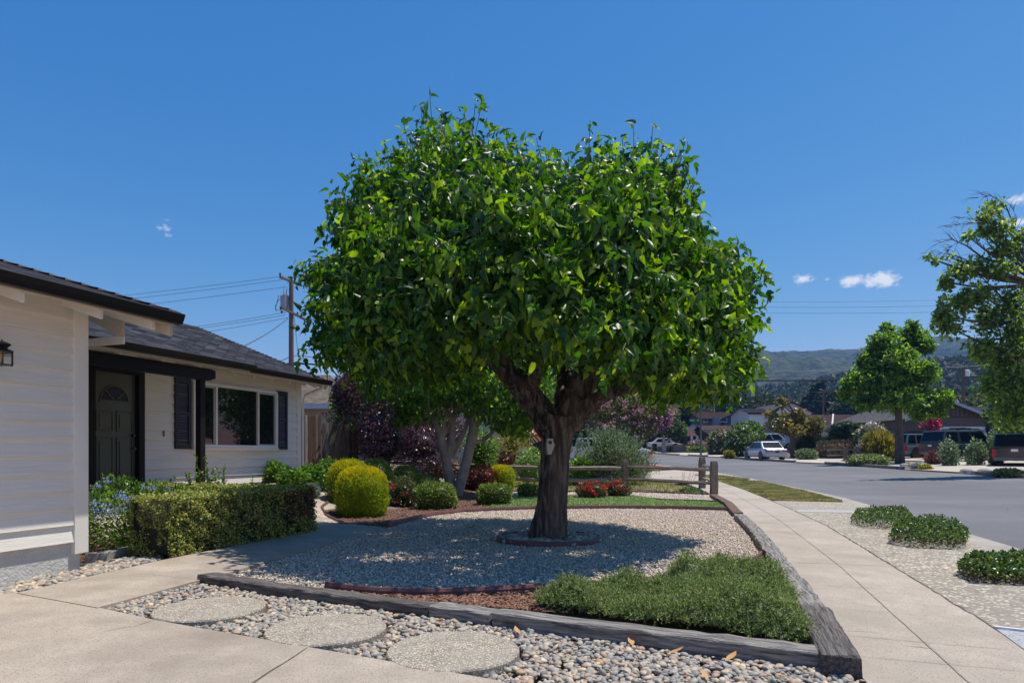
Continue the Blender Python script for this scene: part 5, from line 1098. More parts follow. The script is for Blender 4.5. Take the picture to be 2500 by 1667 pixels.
bush('dark_tree', 'dark dense tree behind the purple shrubs', 'tree', 905, 1010, 23.5, 1.7, 1.5, DKG, 3200, DIA, .14, core=.8)
bush('dark_tree', 'dark foliage behind the multi stemmed tree', 'tree', 1010, 1000, 26.0, 1.8, 1.5, DKG, 2800, DIA, .15, core=.8)
bush('yellow_shrub', 'yellow green shrub in front of the neighbour porch', 'shrub', 1252, 1085, 25.5, .75, .75, YELG, 1600, OVAL, .09, core=.35)
bush('yellow_shrub', 'pale yellow climbing twigs on the white wall', 'shrub', 1240, 1045, 26.3, .7, .35, YELG, 500, OVAL, .08, core=0, ry=.3)
bush('green_bush', 'leafy green bush just left of the big trunk behind the fence', 'bush', 1295, 1140, 24.0, .55, .62, leafmat('fresh_leaf', (.08, .17, .04), (.30, .42, .14), .4, (1.7, 1.7, 1.1), mid=(.16, .28, .07)), 1300, OVAL, .12, core=.4)
bush('green_bush', 'green bush just right of the big trunk behind the fence', 'bush', 1418, 1148, 24.5, .55, .55, GLOSSY, 1900, OVAL, .1)
bush('red_tipped_shrub', 'red tipped plants below the neighbour porch', 'shrub', 1235, 1125, 25.0, .55, .35, REDD, 700, OVAL, .09)
bush('brown_bush', 'low brownish bush behind the left rails', 'bush', 1090, 1143, 24.5, 1.6, .35, BOXB, 1500, DIA, .08)
# rosemary with upright spikes
c = at(1490, 1120, 25.0); rm = thing('rosemary_bush', 'large wispy grey green rosemary bush behind the rail fence post', 'bush', (c.x, c.y, g(c.x, c.y)))
parts = []
for cx_, cz, rx, rz, n in ((c.x, .95, 1.05, 1.0, 7000), (c.x - .75, .55, .7, .58, 3000), (c.x + .85, .6, .75, .65, 3200), (c.x + .05, 1.7, .6, .45, 1800)):
    parts.append(puff((cx_, c.y, cz), (rx, rx * .9, rz), n, NEEDLE, .13, shell=.15, amp=.5, freq=3.5, core=.22, up=1.1, jit=.5, zmin=.02, seed=n, spiky=.35))
for k in range(170):
    b = np.array([c.x + rng.normal() * .62, c.y + rng.normal() * .5, rng.uniform(.7, 1.6)]); L_ = rng.uniform(.4, .95) * (1 if abs(b[0] - c.x) < .8 else .7); tt = np.linspace(0, 1, 26); q = b + np.outer(tt * L_, norm(np.array([rng.normal() * .22, rng.normal() * .2, 1.]))); A = norm(rng.normal(size=q.shape) * .7 + np.array([0, 0, .9]))
    parts.append(batch(*DIA, q, frames(A, rng.normal(size=A.shape)), .095 * (1.15 - .6 * tt)))
np_mesh('foliage', *cat(*parts), ROSEM, rm)
shoots('wild_weed', 'thin leggy weed growing through the rail fence', 1672, 21.8, .5, 0, .95, 7, OLIVE, leaf=DIA, size=.03, per=8)
bush('weed_clump', 'green weed clump at the foot of the corner fence posts', 'plant', 1685, 1200, 21.0, .42, .16, MIDG, 600, DIA, .06, core=0)
bush('weed_clump', 'dark creeping plants by the neighbour driveway', 'plant', 1640, 1170, 30, .75, .10, OLIVE, 400, DIA, .08, core=0)

# neighbour's house
nbw = mat('neighbour_siding', (.62, .60, .55), (.56, .54, .50), rough=.7); NBT = mat('neighbour_wall', (.36, .30, .26), rough=.8)
nh_ = thing('house', "neighbour's house with tan shingle roof and pale siding behind the garden", 'house', (0, 0, 0))
for k in range(15):
    z = .55 + k * .19; obj('siding', MB().add([(-2.9, 28.0, z), (.55, 28.0, z), (.55, 28.02, z + .19), (-2.9, 28.02, z + .19)], [(0, 1, 2, 3)]), nbw, nh_) if k == 0 else None
mb = MB()
for k in range(15):
    z = .55 + k * .19; mb.add([(-2.9, 27.98, z), (.30, 27.98, z), (.30, 28.0, z + .19), (-2.9, 28.0, z + .19), (-2.9, 28.0, z), (.30, 28.0, z)], [(0, 1, 2, 3), (4, 5, 1, 0)])
bpy.data.objects.remove(bpy.data.objects['siding']); obj('siding', mb, nbw, nh_)
obj('wall', MB().box(-2.9, .30, 28.001, 34, .2, 3.4), nbw, nh_); obj('corner_trim', MB().box(.30, .62, 27.95, 28.1, .3, 3.4), TRIM, nh_)
obj('wall', MB().box(-22, -2.95, 33, 33.3, .2, 3.75).box(-2.9, 2.2, 35, 35.3, .2, 3.6), NBT, nh_)
roof_plane('roof', (-24, 32.2, 3.62), (-9.0, 32.2, 3.62), (-10.3, 37, 5.65), (-24, 37, 5.65), SH_TAN, nh_); roof_plane('roof', (-9.0, 32.2, 3.62), (-9.0, 42, 3.62), (-10.3, 37.1, 5.65), (-10.3, 37, 5.65), SH_TAN, nh_)
obj('roof_fascia', MB().box(-24, -8.95, 32.12, 32.2, 3.42, 3.66), mat('blue_grey_trim', (.42, .45, .52), rough=.6), nh_)
roof_plane('roof', (-3.4, 27.4, 3.45), (.9, 27.4, 3.45), (.9, 32, 5.0), (-3.4, 32, 5.0), SH_TAN, nh_)
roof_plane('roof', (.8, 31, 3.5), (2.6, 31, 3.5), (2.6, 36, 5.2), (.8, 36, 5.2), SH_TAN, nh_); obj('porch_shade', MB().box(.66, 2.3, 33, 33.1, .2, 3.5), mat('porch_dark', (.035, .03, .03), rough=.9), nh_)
obj('window', MB().box(-4.2, -3.5, 32.9, 32.99, 1.9, 3.0), GLASS, nh_); obj('chimney_vent', MB().box(-14.6, -14.0, 38, 38.6, 5.2, 5.95), DARKBROWN, nh_)
lp = at(1184, 1128, 26.5); lt_ = thing('garden_lantern', 'small pale post lantern before the white siding', 'garden lamp', (lp.x, lp.y, g(lp.x, lp.y)))
h0 = CH - (1128 - HY) / F * 26.5 - g(lp.x, lp.y)
obj('post', MB().tube([(0, 0, -.1), (0, 0, h0 + .25)], .06, 8), GREYM, lt_); obj('lamp_head', MB().lathe([(.10, h0 + .25), (.17, h0 + .33), (.17, h0 + .80), (.06, h0 + .78)], 6), mat('lantern_pale', (.40, .40, .38), rough=.6), lt_); obj('cap', MB().lathe([(.22, h0 + .80), (.12, h0 + .92), (.03, h0 + 1.0), (.02, h0 + 1.08)], 6), GREYM, lt_)
pl_ = at(1257, 1060, 27.6); wl_ = thing('porch_lantern', 'small white lantern on the corner trim beside the flag', 'lamp', (pl_.x, 27.85, pl_.z)); obj('lamp_body', MB().lathe([(.07, -.2), (.10, -.1), (.10, .1), (.02, .28)], 6), mat('lantern_white', (.55, .56, .58), rough=.5), wl_); obj('bracket', MB().box(-.02, .02, 0, .12, -.02, .03), GREYM, wl_)
# flag
fl = thing('flag', 'red and white striped flag hanging from a slanted pole beside the big trunk', 'flag', tuple(at(1312, 1040, 26.8)))
SR, SWH, SB = mat('flag_red', (.55, .012, .03), rough=.7), mat('flag_white', (.78, .76, .74), rough=.7), mat('flag_blue', (.02, .03, .16), rough=.7)
def flagquad(i, nst, blue=False):
    # flag hangs along direction H (hoist) and fly L
    O = Vector(at(1322, 1040, 26.8)) - Vector(fl.location); Hd = Vector(at(1276, 1056, 26.8)) - Vector(at(1322, 1032, 26.8)); Ld = Vector(at(1312, 1094, 26.8)) - Vector(at(1278, 1054, 26.8))
    O = Vector(at(1290, 1036, 26.8)) + Vector((-.24, 0, 0)) + Vector(at(1306, 1034, 26.8)) - Vector(at(1290, 1036, 26.8)) - Vector(fl.location); n = 10; vs = []
    for k in range(n + 1):
        t = k / n
        for e_ in (i / nst, (i + 1) / nst): vs.append(O + Hd * e_ + Ld * t * (1 - .1 * e_) + Vector((0, .10 * math.sin(t * 7 + e_ * 5), .03 * math.sin(t * 9))))
    return [tuple(v) for v in vs], [(2 * k, 2 * k + 1, 2 * k + 3, 2 * k + 2) for k in range(n)]
r_, w_ = MB(), MB()
for i in range(13): (r_ if i % 2 == 0 else w_).add(*flagquad(12 - i, 13))
cl_ = obj('cloth', r_, SR, fl, smooth=True); obj('white_stripes', w_, SWH, cl_, smooth=True)
obj('pole', MB().tube([(.45, .6, -.4), (-.9, -.1, .45)], .014, 6), GREYM, fl)

# ------------------------------------------------------------------ vehicles. local x = forward, y = left
def car_mat(n, c, c2=None): return mat(n, c, rough=.25, spec=.6, coat=.6, metal=.12)
def wheel(t, x, y, r, w=.22, rimr=.62):
    o = obj('wheel', MB().tube([(x, y - w / 2, r), (x, y - w / 2 + .02, r), (x, y + w / 2 - .02, r), (x, y + w / 2, r)], [r * .93, r, r, r * .93], 22), RUBBER, t)
    s_ = 1 if y > 0 else -1; rm_ = MB().tube([(x, y + s_ * (w / 2 - .03), r), (x, y + s_ * (w / 2 + .006), r)], [r * rimr, r * rimr * .97], 18)
    ri_ = obj('rim', rm_, mat('alloy', (.5, .5, .52), rough=.3, metal=.8), o)
    sp = MB()
    for k in range(5): a_ = k * 1.2566; sp.add([(x + math.cos(a_ + d_) * r * q, y + s_ * (w / 2 + .010), r + math.sin(a_ + d_) * r * q) for d_, q in ((.30, .55), (.30, .25), (.95, .25), (.95, .55))], [(0, 1, 2, 3)])
    obj('spoke_gap', sp, BLACK, o)
def loft_body(secs):
    """secs: list of (x, [(y,z)...half profile from bottom centre to top centre]) -> closed body, mirrored"""
    vs, fs = [], []; k = len(secs[0][1]); ring = 2 * k
    for x, pr in secs:
        vs += [(x, y, z) for y, z in pr] + [(x, -y, z) for y, z in pr[::-1]]
    for i in range(len(secs) - 1):
        for j in range(ring): fs.append((i * ring + j, i * ring + (j + 1) % ring, (i + 1) * ring + (j + 1) % ring, (i + 1) * ring + j))
    fs += [tuple(range(ring))[::-1], tuple((len(secs) - 1) * ring + j for j in range(ring))]
    return MB().add(vs, fs)
def car(name, label, loc, heading, L_, Wd, H, kind, m, grp='cars and trucks parked along the street', rack=False, plate=True, wr=.33):
    t = thing(name, label, 'car' if kind in ('sedan', 'coupe') else 'suv', loc, heading, grp); hw = Wd / 2; gc = .20 if kind in ('sedan', 'coupe') else .30
    belt = H * (.60 if kind in ('sedan', 'coupe') else .56); xr, xf = -L_ / 2, L_ / 2
    def sec(x, zt, k=1.0, zb=gc): return (x, [(0, zb), (hw * .86 * k, zb), (hw * .97 * k, zb + .10), (hw * k, (zb + zt) / 2 + .02), (hw * .985 * k, zt - .14), (hw * .93 * k, zt - .02), (0, zt + .015)])
    if kind in ('sedan', 'coupe'):
        tops = [(xr, belt - .10, .86, gc + .12), (xr + .12, belt - .01, .95, gc + .02), (xr + .7, belt + .03, 1, gc), (-.2, belt + .0, 1, gc), (L_ * .2, belt - .01, 1, gc), (xf - 1.0, belt - .08, 1, gc), (xf - .3, belt - .2, .95, gc), (xf, belt - .34, .80, gc + .10)]
        cab = [(xr + .62, belt, 0), (xr + 1.35, H, 1), (.45, H + .0, 1), (L_ * .27, belt - .02, 0)]
    else:
        tops = [(xr, belt - .03, .93, gc + .12), (xr + .08, belt + .0, .98, gc + .02), (-.4, belt + .01, 1, gc), (L_ * .22, belt, 1, gc), (xf - .9, belt - .05, 1, gc), (xf - .2, belt - .12, .96, gc + .02), (xf, belt - .30, .86, gc + .12)]
        cab = [(xr + .06, belt, 0), (xr + .30, H - .04, 1), (.30 if L_ < 5 else .55, H, 1), (L_ * .25, belt - .02, 0)]
    body = loft_body([sec(*k) for k in tops]); body.add(*_wells(L_, hw, wr)) if 0 else None
    b_ = obj('body', body, m, t, bevel=.02)
    iw = hw - .20 if kind in ('sedan', 'coupe') else hw - .13; ow = hw - .05
    wy = lambda x, k: ow if k == 0 else iw
    n = len(cab); vs = [(x, wy(x, k), z) for x, z, k in cab] + [(x, -wy(x, k), z) for x, z, k in cab]
    mid_ = [tuple(range(n)), tuple(range(n, 2 * n))[::-1]] + [(i, n + i, n + (i + 1) % n, (i + 1) % n) for i in range(n)]
    roof = obj('cabin', MB().add(vs, mid_), m, t, bevel=.05)
    def side(x0, x1, s_, top=.09, bot=.03):
        """window between belt and roof clipped to the cabin slope; x0..x1 at belt level fractions"""
        def zx(u, zfrac):
            xa = cab[0][0] + (cab[1][0] - cab[0][0]) * zfrac; xb = cab[3][0] + (cab[2][0] - cab[3][0]) * zfrac; return xa + (xb - xa) * u
        P = []
        for u, zf in ((x0, .07), (x1, .07), (x1, .84), (x0, .84)):
            z = belt + (H - belt) * zf; y = (ow + (iw - ow) * zf + .009) * s_; P.append((zx(u, zf), y, z))
        return P
    segs = {'sedan': ((.10, .30), (.33, .57), (.60, .92)), 'coupe': ((.15, .45), (.48, .92)), 'suv': ((.05, .27), (.32, .58), (.62, .93)), 'long': ((.05, .31), (.37, .61), (.65, .94))}[kind]
    for s_ in (1, -1):
        for a_, b2 in segs: obj('side_window', MB().add(side(a_, b2, s_), [(0, 1, 2, 3)]), CARGLASS, t)
    def endwin(i, j, z0f, z1f, dx, k0=.90, k1=.90):
        xa, xb = cab[i][0], cab[j][0]; P = []
        for zf, kk in ((z0f, k0), (z1f, k1)):
            for s_ in (-1, 1): P.append((xa + (xb - xa) * zf + dx, s_ * (ow + (iw - ow) * zf) * kk, belt + (H - belt) * zf + .012))
        return MB().add(P, [(0, 1, 3, 2)])
    obj('rear_window', endwin(0, 1, .12, .88, -.016), CARGLASS, t); obj('windscreen', endwin(3, 2, .08, .92, .016), CARGLASS, t)
    tl = mat('tail_lamp', (.42, .012, .015), rough=.25)
    if kind in ('sedan', 'coupe'):
        for s_ in (-1, 1): obj('tail_light', MB().box(xr - .006, xr + .30, min(s_ * hw * .42, s_ * hw * .955), max(s_ * hw * .42, s_ * hw * .955), belt - .22, belt - .09), tl, t, bevel=.01)
    else:
        for s_ in (-1, 1): obj('tail_light', MB().box(xr - .012, xr + .16, min(s_ * hw * .80, s_ * hw * .985), max(s_ * hw * .80, s_ * hw * .985), belt - .50, belt - .10), tl, t, bevel=.02)
    for s_ in (-1, 1): obj('headlight', MB().box(xf - .22, xf - .02, min(s_ * hw * .5, s_ * hw * .84), max(s_ * hw * .5, s_ * hw * .84), belt - .36, belt - .22), mat('head_lamp', (.7, .7, .68), rough=.15), t, bevel=.02)
    obj('rear_bumper', MB().box(xr - .05, xr + .1, -hw * .9, hw * .9, gc + .02, gc + .22), m if kind == 'sedan' else mat('dark_bumper', (.10, .10, .10), rough=.5), t, bevel=.03)
    if plate: obj('licence_plate', MB().box(xr - .062, xr - .052, -.15, .15, gc + (.5 if kind != 'sedan' else .36), gc + (.63 if kind != 'sedan' else .49)), WHITEM if kind != 'sedan' else DK, t)
    wb = L_ * .29
    for x in (-wb, wb + .03):
        for s_ in (1, -1):
            obj('wheel_arch', MB().tube([(x, s_ * (hw - .20), wr), (x, s_ * (hw + .004), wr)], wr * 1.17, 24), BLACK, t); wheel(t, x, s_ * (hw - .115), wr)
    for s_ in (1, -1): obj('mirror', MB().box(cab[3][0] - .55, cab[3][0] - .42, min(s_ * hw, s_ * (hw + .18)), max(s_ * hw, s_ * (hw + .18)), belt + .02, belt + .18), m, t, bevel=.03)
    for x in ((-.35, .65) if kind != 'coupe' else (.2,)):
        for s_ in (1, -1): obj('door_handle', MB().box(x - .1, x + .08, min(s_ * hw, s_ * (hw + .02)), max(s_ * hw, s_ * (hw + .02)), belt - .14, belt - .11), BLACK if kind != 'sedan' else CHROME, t)
    if rack:
        rk = MB()
        for x in ((-.9, .3) if kind != 'sedan' else (-.3, .4)): rk.beam((x, -iw + .02, H + .11), (x, iw - .02, H + .11), .07, .05)
        for s_ in (1, -1): rk.beam((-1.3 if kind != 'sedan' else -.35, s_ * (iw - .06), H + .05), (.6, s_ * (iw - .06), H + .05), .035, .035)
        rk.beam((-.9, .25, H + .17), (.5, .3, H + .20), .10, .07).beam((-.7, -.2, H + .16), (.4, -.2, H + .16), .05, .05)
        obj('roof_rack', rk, BLACK, t)
    return t
SILVER_P = car_mat('silver_paint', (.48, .51, .55)); TEAL_P = car_mat('blue_grey_paint', (.11, .17, .21)); DKTEAL_P = car_mat('dark_teal_paint', (.045, .075, .085)); BLK_P = car_mat('black_paint', (.012, .014, .024)); WHT_P = car_mat('white_car_paint', (.66, .65, .64)); BLUE_P = car_mat('blue_car_paint', (.02, .03, .12))
def place(px, py): p = G(px, py); return (p.x, p.y, g(p.x, p.y) + .0)
rad = math.radians
car('parked_sedan', 'silver sedan parked at the far kerb with its tail lights towards us', place(1866, 1121.5), rad(92), 4.75, 1.82, 1.45, 'sedan', SILVER_P, rack=True)
p = place(2222, 1118.5); car('parked_suv', 'lighter blue grey suv behind the street tree trunk', (p[0] + .9, p[1] + .4, p[2]), rad(18), 4.8, 2.0, 1.85, 'suv', TEAL_P, rack=True, wr=.39)
p = place(2345, 1119); car('parked_suv', 'long dark teal suv in the driveway behind three small bushes', (p[0] - .2, p[1] - .6, p[2] + .05), rad(13), 5.65, 2.05, 1.92, 'long', DKTEAL_P, rack=True, wr=.40)
p = place(2510, 1139); car('parked_suv', 'black suv cut by the right edge of the view', (p[0] + .8, p[1] + 1.8, p[2]), rad(50), 4.95, 1.98, 1.80, 'suv', BLK_P, wr=.38)
p = at(1622, 1094, 88); car('parked_coupe', 'white coupe parked far down the street at the left', (p.x, p.y, g(p.x, p.y) + .45), rad(-8), 4.7, 1.85, 1.42, 'coupe', WHT_P)
p = at(1694, 1091, 98); car('parked_coupe', 'dark blue car almost hidden behind the pink flowers', (p.x, p.y, g(p.x, p.y) + .4), rad(185), 4.5, 1.8, 1.4, 'coupe', BLUE_P)
p = at(1890, 1096, 76); car('parked_van', 'white car roof seen behind the silver sedan', (p.x, p.y, g(p.x, p.y) + .35), rad(-10), 4.8, 1.9, 1.80, 'suv', WHT_P)
# the pickup under a silver cover
p = at(1490, 1105, 44); zt_ = g(p.x, p.y); pu = thing('pickup_truck', 'grey pickup truck with a silver tarpaulin over its side, behind the rosemary', 'pickup', (p.x, p.y, zt_), rad(-8)); GRYP = car_mat('tan_grey_paint', (.30, .28, .26))
obj('body', loft_body([(x, [(0, .45), (.86 * k, .45), (.97 * k, .6), (1.0 * k, .85), (.97 * k, zt2 - .05), (0, zt2)]) for x, zt2, k in ((-2.7, 1.15, .95), (-2.5, 1.2, 1), (1.0, 1.22, 1), (2.1, 1.2, 1), (2.6, 1.1, .95), (2.72, .95, .85))]), WHT_P, pu, bevel=.03)
obj('cabin', MB().add([(x, y * s_, z) for s_ in (1, -1) for x, y, z in ((-2.35, .95, 1.18), (-2.2, .80, 1.86), (.6, .80, 1.88), (1.25, .95, 1.2))], [(0, 1, 2, 3), (7, 6, 5, 4), (0, 4, 5, 1), (1, 5, 6, 2), (2, 6, 7, 3), (0, 3, 7, 4)]), GRYP, pu, bevel=.05)
for s_ in (-1, 1):
    for a_, b2 in ((-1.75, -.75), (-.55, .55)): obj('side_window', MB().add([(a_, s_ * .935, 1.30), (b2, s_ * .935, 1.30), (b2 - .02, s_ * .845, 1.74), (a_ + .02, s_ * .845, 1.74)], [(0, 1, 2, 3)]), CARGLASS, pu)
mb = MB(); nx = 26
for i in range(nx + 1):
    for j in range(9): x = -2.6 + 2.7 * i / nx; z = .5 + .78 * j / 8; mb.v.append((x, -1.03 - .05 * abs(noise.noise(Vector((x * 2.6, z * 3.4, 2)))) - .05 * math.sin(x * 5 + z * 4) * (1 - j / 8), z + .03 * math.sin(x * 4)))
mb.f += [(i * 9 + j, (i + 1) * 9 + j, (i + 1) * 9 + j + 1, i * 9 + j + 1) for i in range(nx) for j in range(8)]
obj('tarpaulin', mb, mat('silver_tarp', (.62, .63, .65), rough=.35, metal=.3, bump=.6, bs=4, bdist=.08), pu, smooth=True)
obj('grille', MB().box(2.70, 2.76, -.8, .8, .55, .98), CHROME, pu, bevel=.02)
for s_ in (-1, 1): obj('headlight', MB().box(2.45, 2.74, min(s_ * .78, s_ * .99), max(s_ * .78, s_ * .99), .78, .98), mat('amber_lamp', (.6, .2, .05), rough=.3), pu, bevel=.02)
for x in (-1.7, 1.75):
    for s_ in (1, -1): wheel(pu, x, s_ * .88, .38)

# ------------------------------------------------------------------ street trees
def tree_(name, label, base, trunk_pts, r0, blobs, m, leaf, size, bark, grp=None, branches=(), out=.6, up=-.1, shell=.3, amp=.32, kn=1.0, kr=1.0, spiky=0.0):
    t = thing(name, label, 'tree', tuple(base)); tk = MB(); n = len(trunk_pts)
    tk.tube([Vector(p) for p in trunk_pts], [r0 * (1 - .75 * i / (n - 1)) for i in range(n)], 10, True, .08)
    top = [np.array(p) for p in trunk_pts[max(1, n // 2):]]
    ps = []
    for i, (c, r, k) in enumerate(blobs):
        c = np.array(c); h = min(top, key=lambda q: np.linalg.norm(q - c) + (0 if q[2] < c[2] else 2)); tk.tube([Vector(q) for q in bez(h, (h + c) / 2 + np.array([0, 0, -.1 * np.linalg.norm(c - h)]), c, 5)], [r0 * .32, r0 * .26, r0 * .2, r0 * .13, r0 * .06], 6, False)
        ps.append(puff(c, np.array(r) * kr, int(k * kn), leaf, size, shell=shell, amp=amp, freq=3.4, spiky=spiky, out=out, up=up, jit=.8, seed=100 + i + int(abs(c[0]) * 10)))
    for pts, r in branches:
        P_ = [Vector(q) for q in pts]; n_ = len(P_) - 1; tk.tube(P_, [r * .62 * (1 - .93 * i / n_) for i in range(len(P_))], 6, False)
        for i in range(1, len(P_)):        # fine twigs along each limb
            for k in range(5):
                b = P_[i - 1].lerp(P_[i], random.random()); L_ = random.uniform(.35, .95) * min(1.0, .5 + r * 5); d_ = ((P_[i] - P_[i - 1]).normalized() + Vector((random.gauss(-.2, .6), random.gauss(0, .6), random.gauss(.15, .6)))).normalized()
                m_ = b + d_ * L_ * .5 + Vector((0, 0, .06)); tk.tube([b, m_, b + d_ * L_ + Vector((0, 0, -.05))], [.014, .009, .003], 4, False)
    o = obj('trunk', tk, bark); o.data.transform(Matrix.Translation(-t.location)); o.parent = t
    np_mesh('crown', *cat(*ps), m, t); return t
LIQ = leafmat('street_tree_leaf', (.035, .090, .010), (.27, .38, .035), .50, (2.3, 2.5, 1.0), mid=(.10, .19, .018), rough=.4)
LIQ2 = leafmat('right_tree_leaf', (.045, .085, .016), (.32, .40, .08), .48, (2.2, 2.4, .9), mid=(.13, .19, .04), rough=.45)
T1Y = G(2195, 1131).y; b1 = G(2195, 1131)
def blobs_px(l, y, dep=.9): return [((*W(px, py, y + dy),), (rx / F * y, rx / F * y * dep, rz / F * y), n) for px, py, rx, rz, dy, n in l]
tree_('street_tree', 'bright green street tree on the far kerb in front of the blue suv', (b1.x, b1.y, g(b1.x, b1.y)), [W(2197, 1138, T1Y), W(2196, 1080, T1Y), W(2194, 1020, T1Y), W(2192, 960, T1Y), W(2190, 900, T1Y), W(2188, 850, T1Y)], .30,
      blobs_px([(2155, 845, 38, 42, 0, 1300), (2168, 812, 16, 26, .3, 350), (2230, 830, 34, 42, .6, 1200), (2228, 798, 13, 20, .4, 260), (2262, 842, 26, 22, 0, 500), (2190, 880, 55, 40, -.4, 2200), (2120, 885, 34, 34, .3, 1000), (2150, 930, 62, 40, 0, 2300), (2225, 930, 62, 40, .4, 2200), (2088, 935, 32, 28, -.2, 900), (2065, 958, 18, 22, 0, 350),
                (2180, 975, 66, 34, -.2, 1900), (2255, 985, 46, 34, .2, 1300), (2300, 975, 32, 26, 0, 700), (2290, 1002, 24, 17, .1, 350), (2245, 1015, 26, 14, -.2, 300), (2110, 985, 30, 22, .2, 500), (2262, 905, 26, 28, 0, 600)], T1Y), LIQ, LOB, .22, BARKD, kn=.8, kr=.76, amp=.65, shell=.1, spiky=.4)
T2Y = 28.0; b2_ = at(2590, 1160, T2Y)
br = []
def brp(*pts, r=.05): return ([W(a_, b_, T2Y + .15 * i) for i, (a_, b_) in enumerate(pts)], r)
br = [brp((2560, 900), (2490, 690), (2470, 650), (2400, 630), (2360, 600), (2325, 585), (2295, 592), r=.13), brp((2480, 660), (2488, 610), (2478, 560), (2455, 500), (2420, 478), (2385, 483), r=.08), brp((2455, 640), (2425, 610), (2405, 580), (2395, 550), r=.05),
      brp((2370, 640), (2335, 625), (2300, 618), (2262, 628), r=.04), brp((2400, 545), (2370, 545), (2340, 548), (2320, 556), r=.03), brp((2395, 545), (2360, 530), (2338, 535), r=.025), brp((2470, 760), (2440, 720), (2400, 680), (2340, 665), r=.09), brp((2450, 620), (2458, 560), (2440, 520), (2410, 500), r=.05), brp((2340, 590), (2320, 605), (2312, 622), r=.02), brp((2560, 960), (2500, 830), (2465, 745), (2455, 670), r=.12),
      brp((2478, 560), (2482, 530), (2470, 505), r=.03), brp((2425, 640), (2400, 600), (2385, 590), r=.03)]
tree_('tall_street_tree', 'tall ragged tree with bare twigs at the right edge', (b2_.x, b2_.y, g(b2_.x, b2_.y)), [W(2590, 1170, T2Y), W(2580, 1080, T2Y), W(2570, 980, T2Y), W(2560, 880, T2Y), W(2555, 780, T2Y), W(2550, 690, T2Y)], .34,
      blobs_px([(2405, 528, 28, 22, 0, 300), (2430, 505, 22, 18, .2, 200), (2440, 560, 34, 30, 0, 520), (2400, 565, 24, 20, .3, 240), (2452, 610, 40, 32, 0, 650), (2363, 577, 13, 12, 0, 90), (2495, 580, 18, 30, 0, 260), (2350, 660, 42, 28, 0, 650), (2310, 690, 22, 26, .2, 350), (2390, 650, 40, 26, .4, 500), (2440, 660, 40, 30, -.3, 600),
                (2300, 770, 26, 44, 0, 700), (2345, 740, 40, 40, .3, 900), (2320, 800, 26, 28, 0, 420), (2390, 720, 40, 36, 0, 800), (2410, 780, 36, 44, .3, 900), (2470, 740, 44, 44, 0, 1100), (2480, 810, 44, 60, -.4, 1400), (2400, 850, 44, 36, 0, 1000), (2450, 880, 52, 50, .4, 1500), (2430, 940, 46, 44, 0, 1200), (2490, 930, 50, 60, -.3, 1600), (2470, 1000, 44, 40, 0, 1200), (2520, 1000, 60, 60, .4, 1600), (2264, 628, 9, 8, 0, 40), (2288, 636, 12, 10, 0, 60), (2320, 628, 8, 6, 0, 30), (2550, 620, 60, 60, .5, 1300), (2570, 760, 60, 70, .5, 1500), (2560, 880, 60, 70, 0, 1600), (2465, 1040, 30, 18, 1.0, 400)], T2Y, .95), LIQ2, OVAL, .20, BARKD, branches=br, amp=.6, kn=.62, kr=.80, shell=.1, spiky=.4)
MAG = leafmat('bronze_magnolia', (.10, .085, .02), (.36, .27, .07), .35, (1.5, 1.5, 1), mid=(.20, .19, .035), rough=.3)
my = G(1937, 1118).y
tree_('magnolia_tree', 'small open tree with bronze leaves beside the silver sedan', tuple(G(1937, 1118)), [W(1937, 1122, my), W(1936, 1095, my), W(1934, 1070, my), W(1936, 1040, my), W(1940, 1010, my), W(1925, 985, my)], .26,
      blobs_px([(1908, 985, 15, 10, 0, 90), (1880, 1010, 16, 8, 0, 80), (1925, 1020, 26, 13, .5, 220), (1950, 1008, 12, 9, 0, 70), (1905, 1037, 34, 16, 0, 380), (1960, 1040, 34, 16, .4, 380), (1990, 1035, 22, 15, 0, 240), (1985, 1052, 28, 12, .3, 240), (1935, 1050, 30, 12, -.4, 260), (1905, 975, 8, 6, 0, 30), (1955, 1018, 12, 8, .3, 70)], my), MAG, OVAL, .36, BARKD, branches=[([W(1936, 1090, my), W(1950, 1070, my), W(1975, 1055, my)], .14)], shell=.2)
CRAPE = leafmat('crape_leaf', (.06, .07, .02), (.24, .22, .08), .4, (1.8, 1.8, 1), mid=(.13, .13, .04))
cy_ = 50
t = tree_('crape_myrtle', 'pink blossoming tree right of the big trunk', tuple(at(1510, 1108, cy_)), [W(1510, 1115, cy_), W(1508, 1070, cy_), W(1512, 1030, cy_)], .22,
      blobs_px([(1460, 1000, 40, 34, 0, 1200), (1520, 985, 50, 40, .6, 1800), (1580, 1010, 46, 42, 0, 1500), (1610, 1000, 32, 30, .3, 800), (1560, 1050, 46, 26, 0, 1000), (1480, 1045, 46, 26, .2, 1000), (1625, 1025, 16, 22, 0, 260)], cy_), CRAPE, OVAL, .22, BARKD)
pp, parts = rng.uniform(0, 1, (200, 2)), []
cc = [((1460, 1000), 40, 34), ((1520, 985), 52, 42), ((1585, 1010), 46, 42), ((1612, 1000), 32, 32), ((1565, 1050), 46, 26), ((1480, 1045), 44, 24), ((1625, 1022), 16, 24)]
pos = []
for i in range(200):
    (a_, b_), rx, rz = cc[rng.integers(len(cc))]; d = norm(rng.normal(size=3) + np.array([.25, -.7, .2])); pos.append(W(a_ + d[0] * rx * 1.02, b_ - d[2] * rz * 1.02, cy_ + d[1] * rx / F * cy_))
pos = np.array(pos)
for k in range(7): j = pos + rng.normal(size=pos.shape) * .11; parts.append(batch(OVAL[0] * np.array([1.6, 1, 1]), OVAL[1], j, frames(rng.normal(size=pos.shape), rng.normal(size=pos.shape)), rng.uniform(.08, .17, len(pos))))
np_mesh('flowers', *cat(*parts), PINK, t)

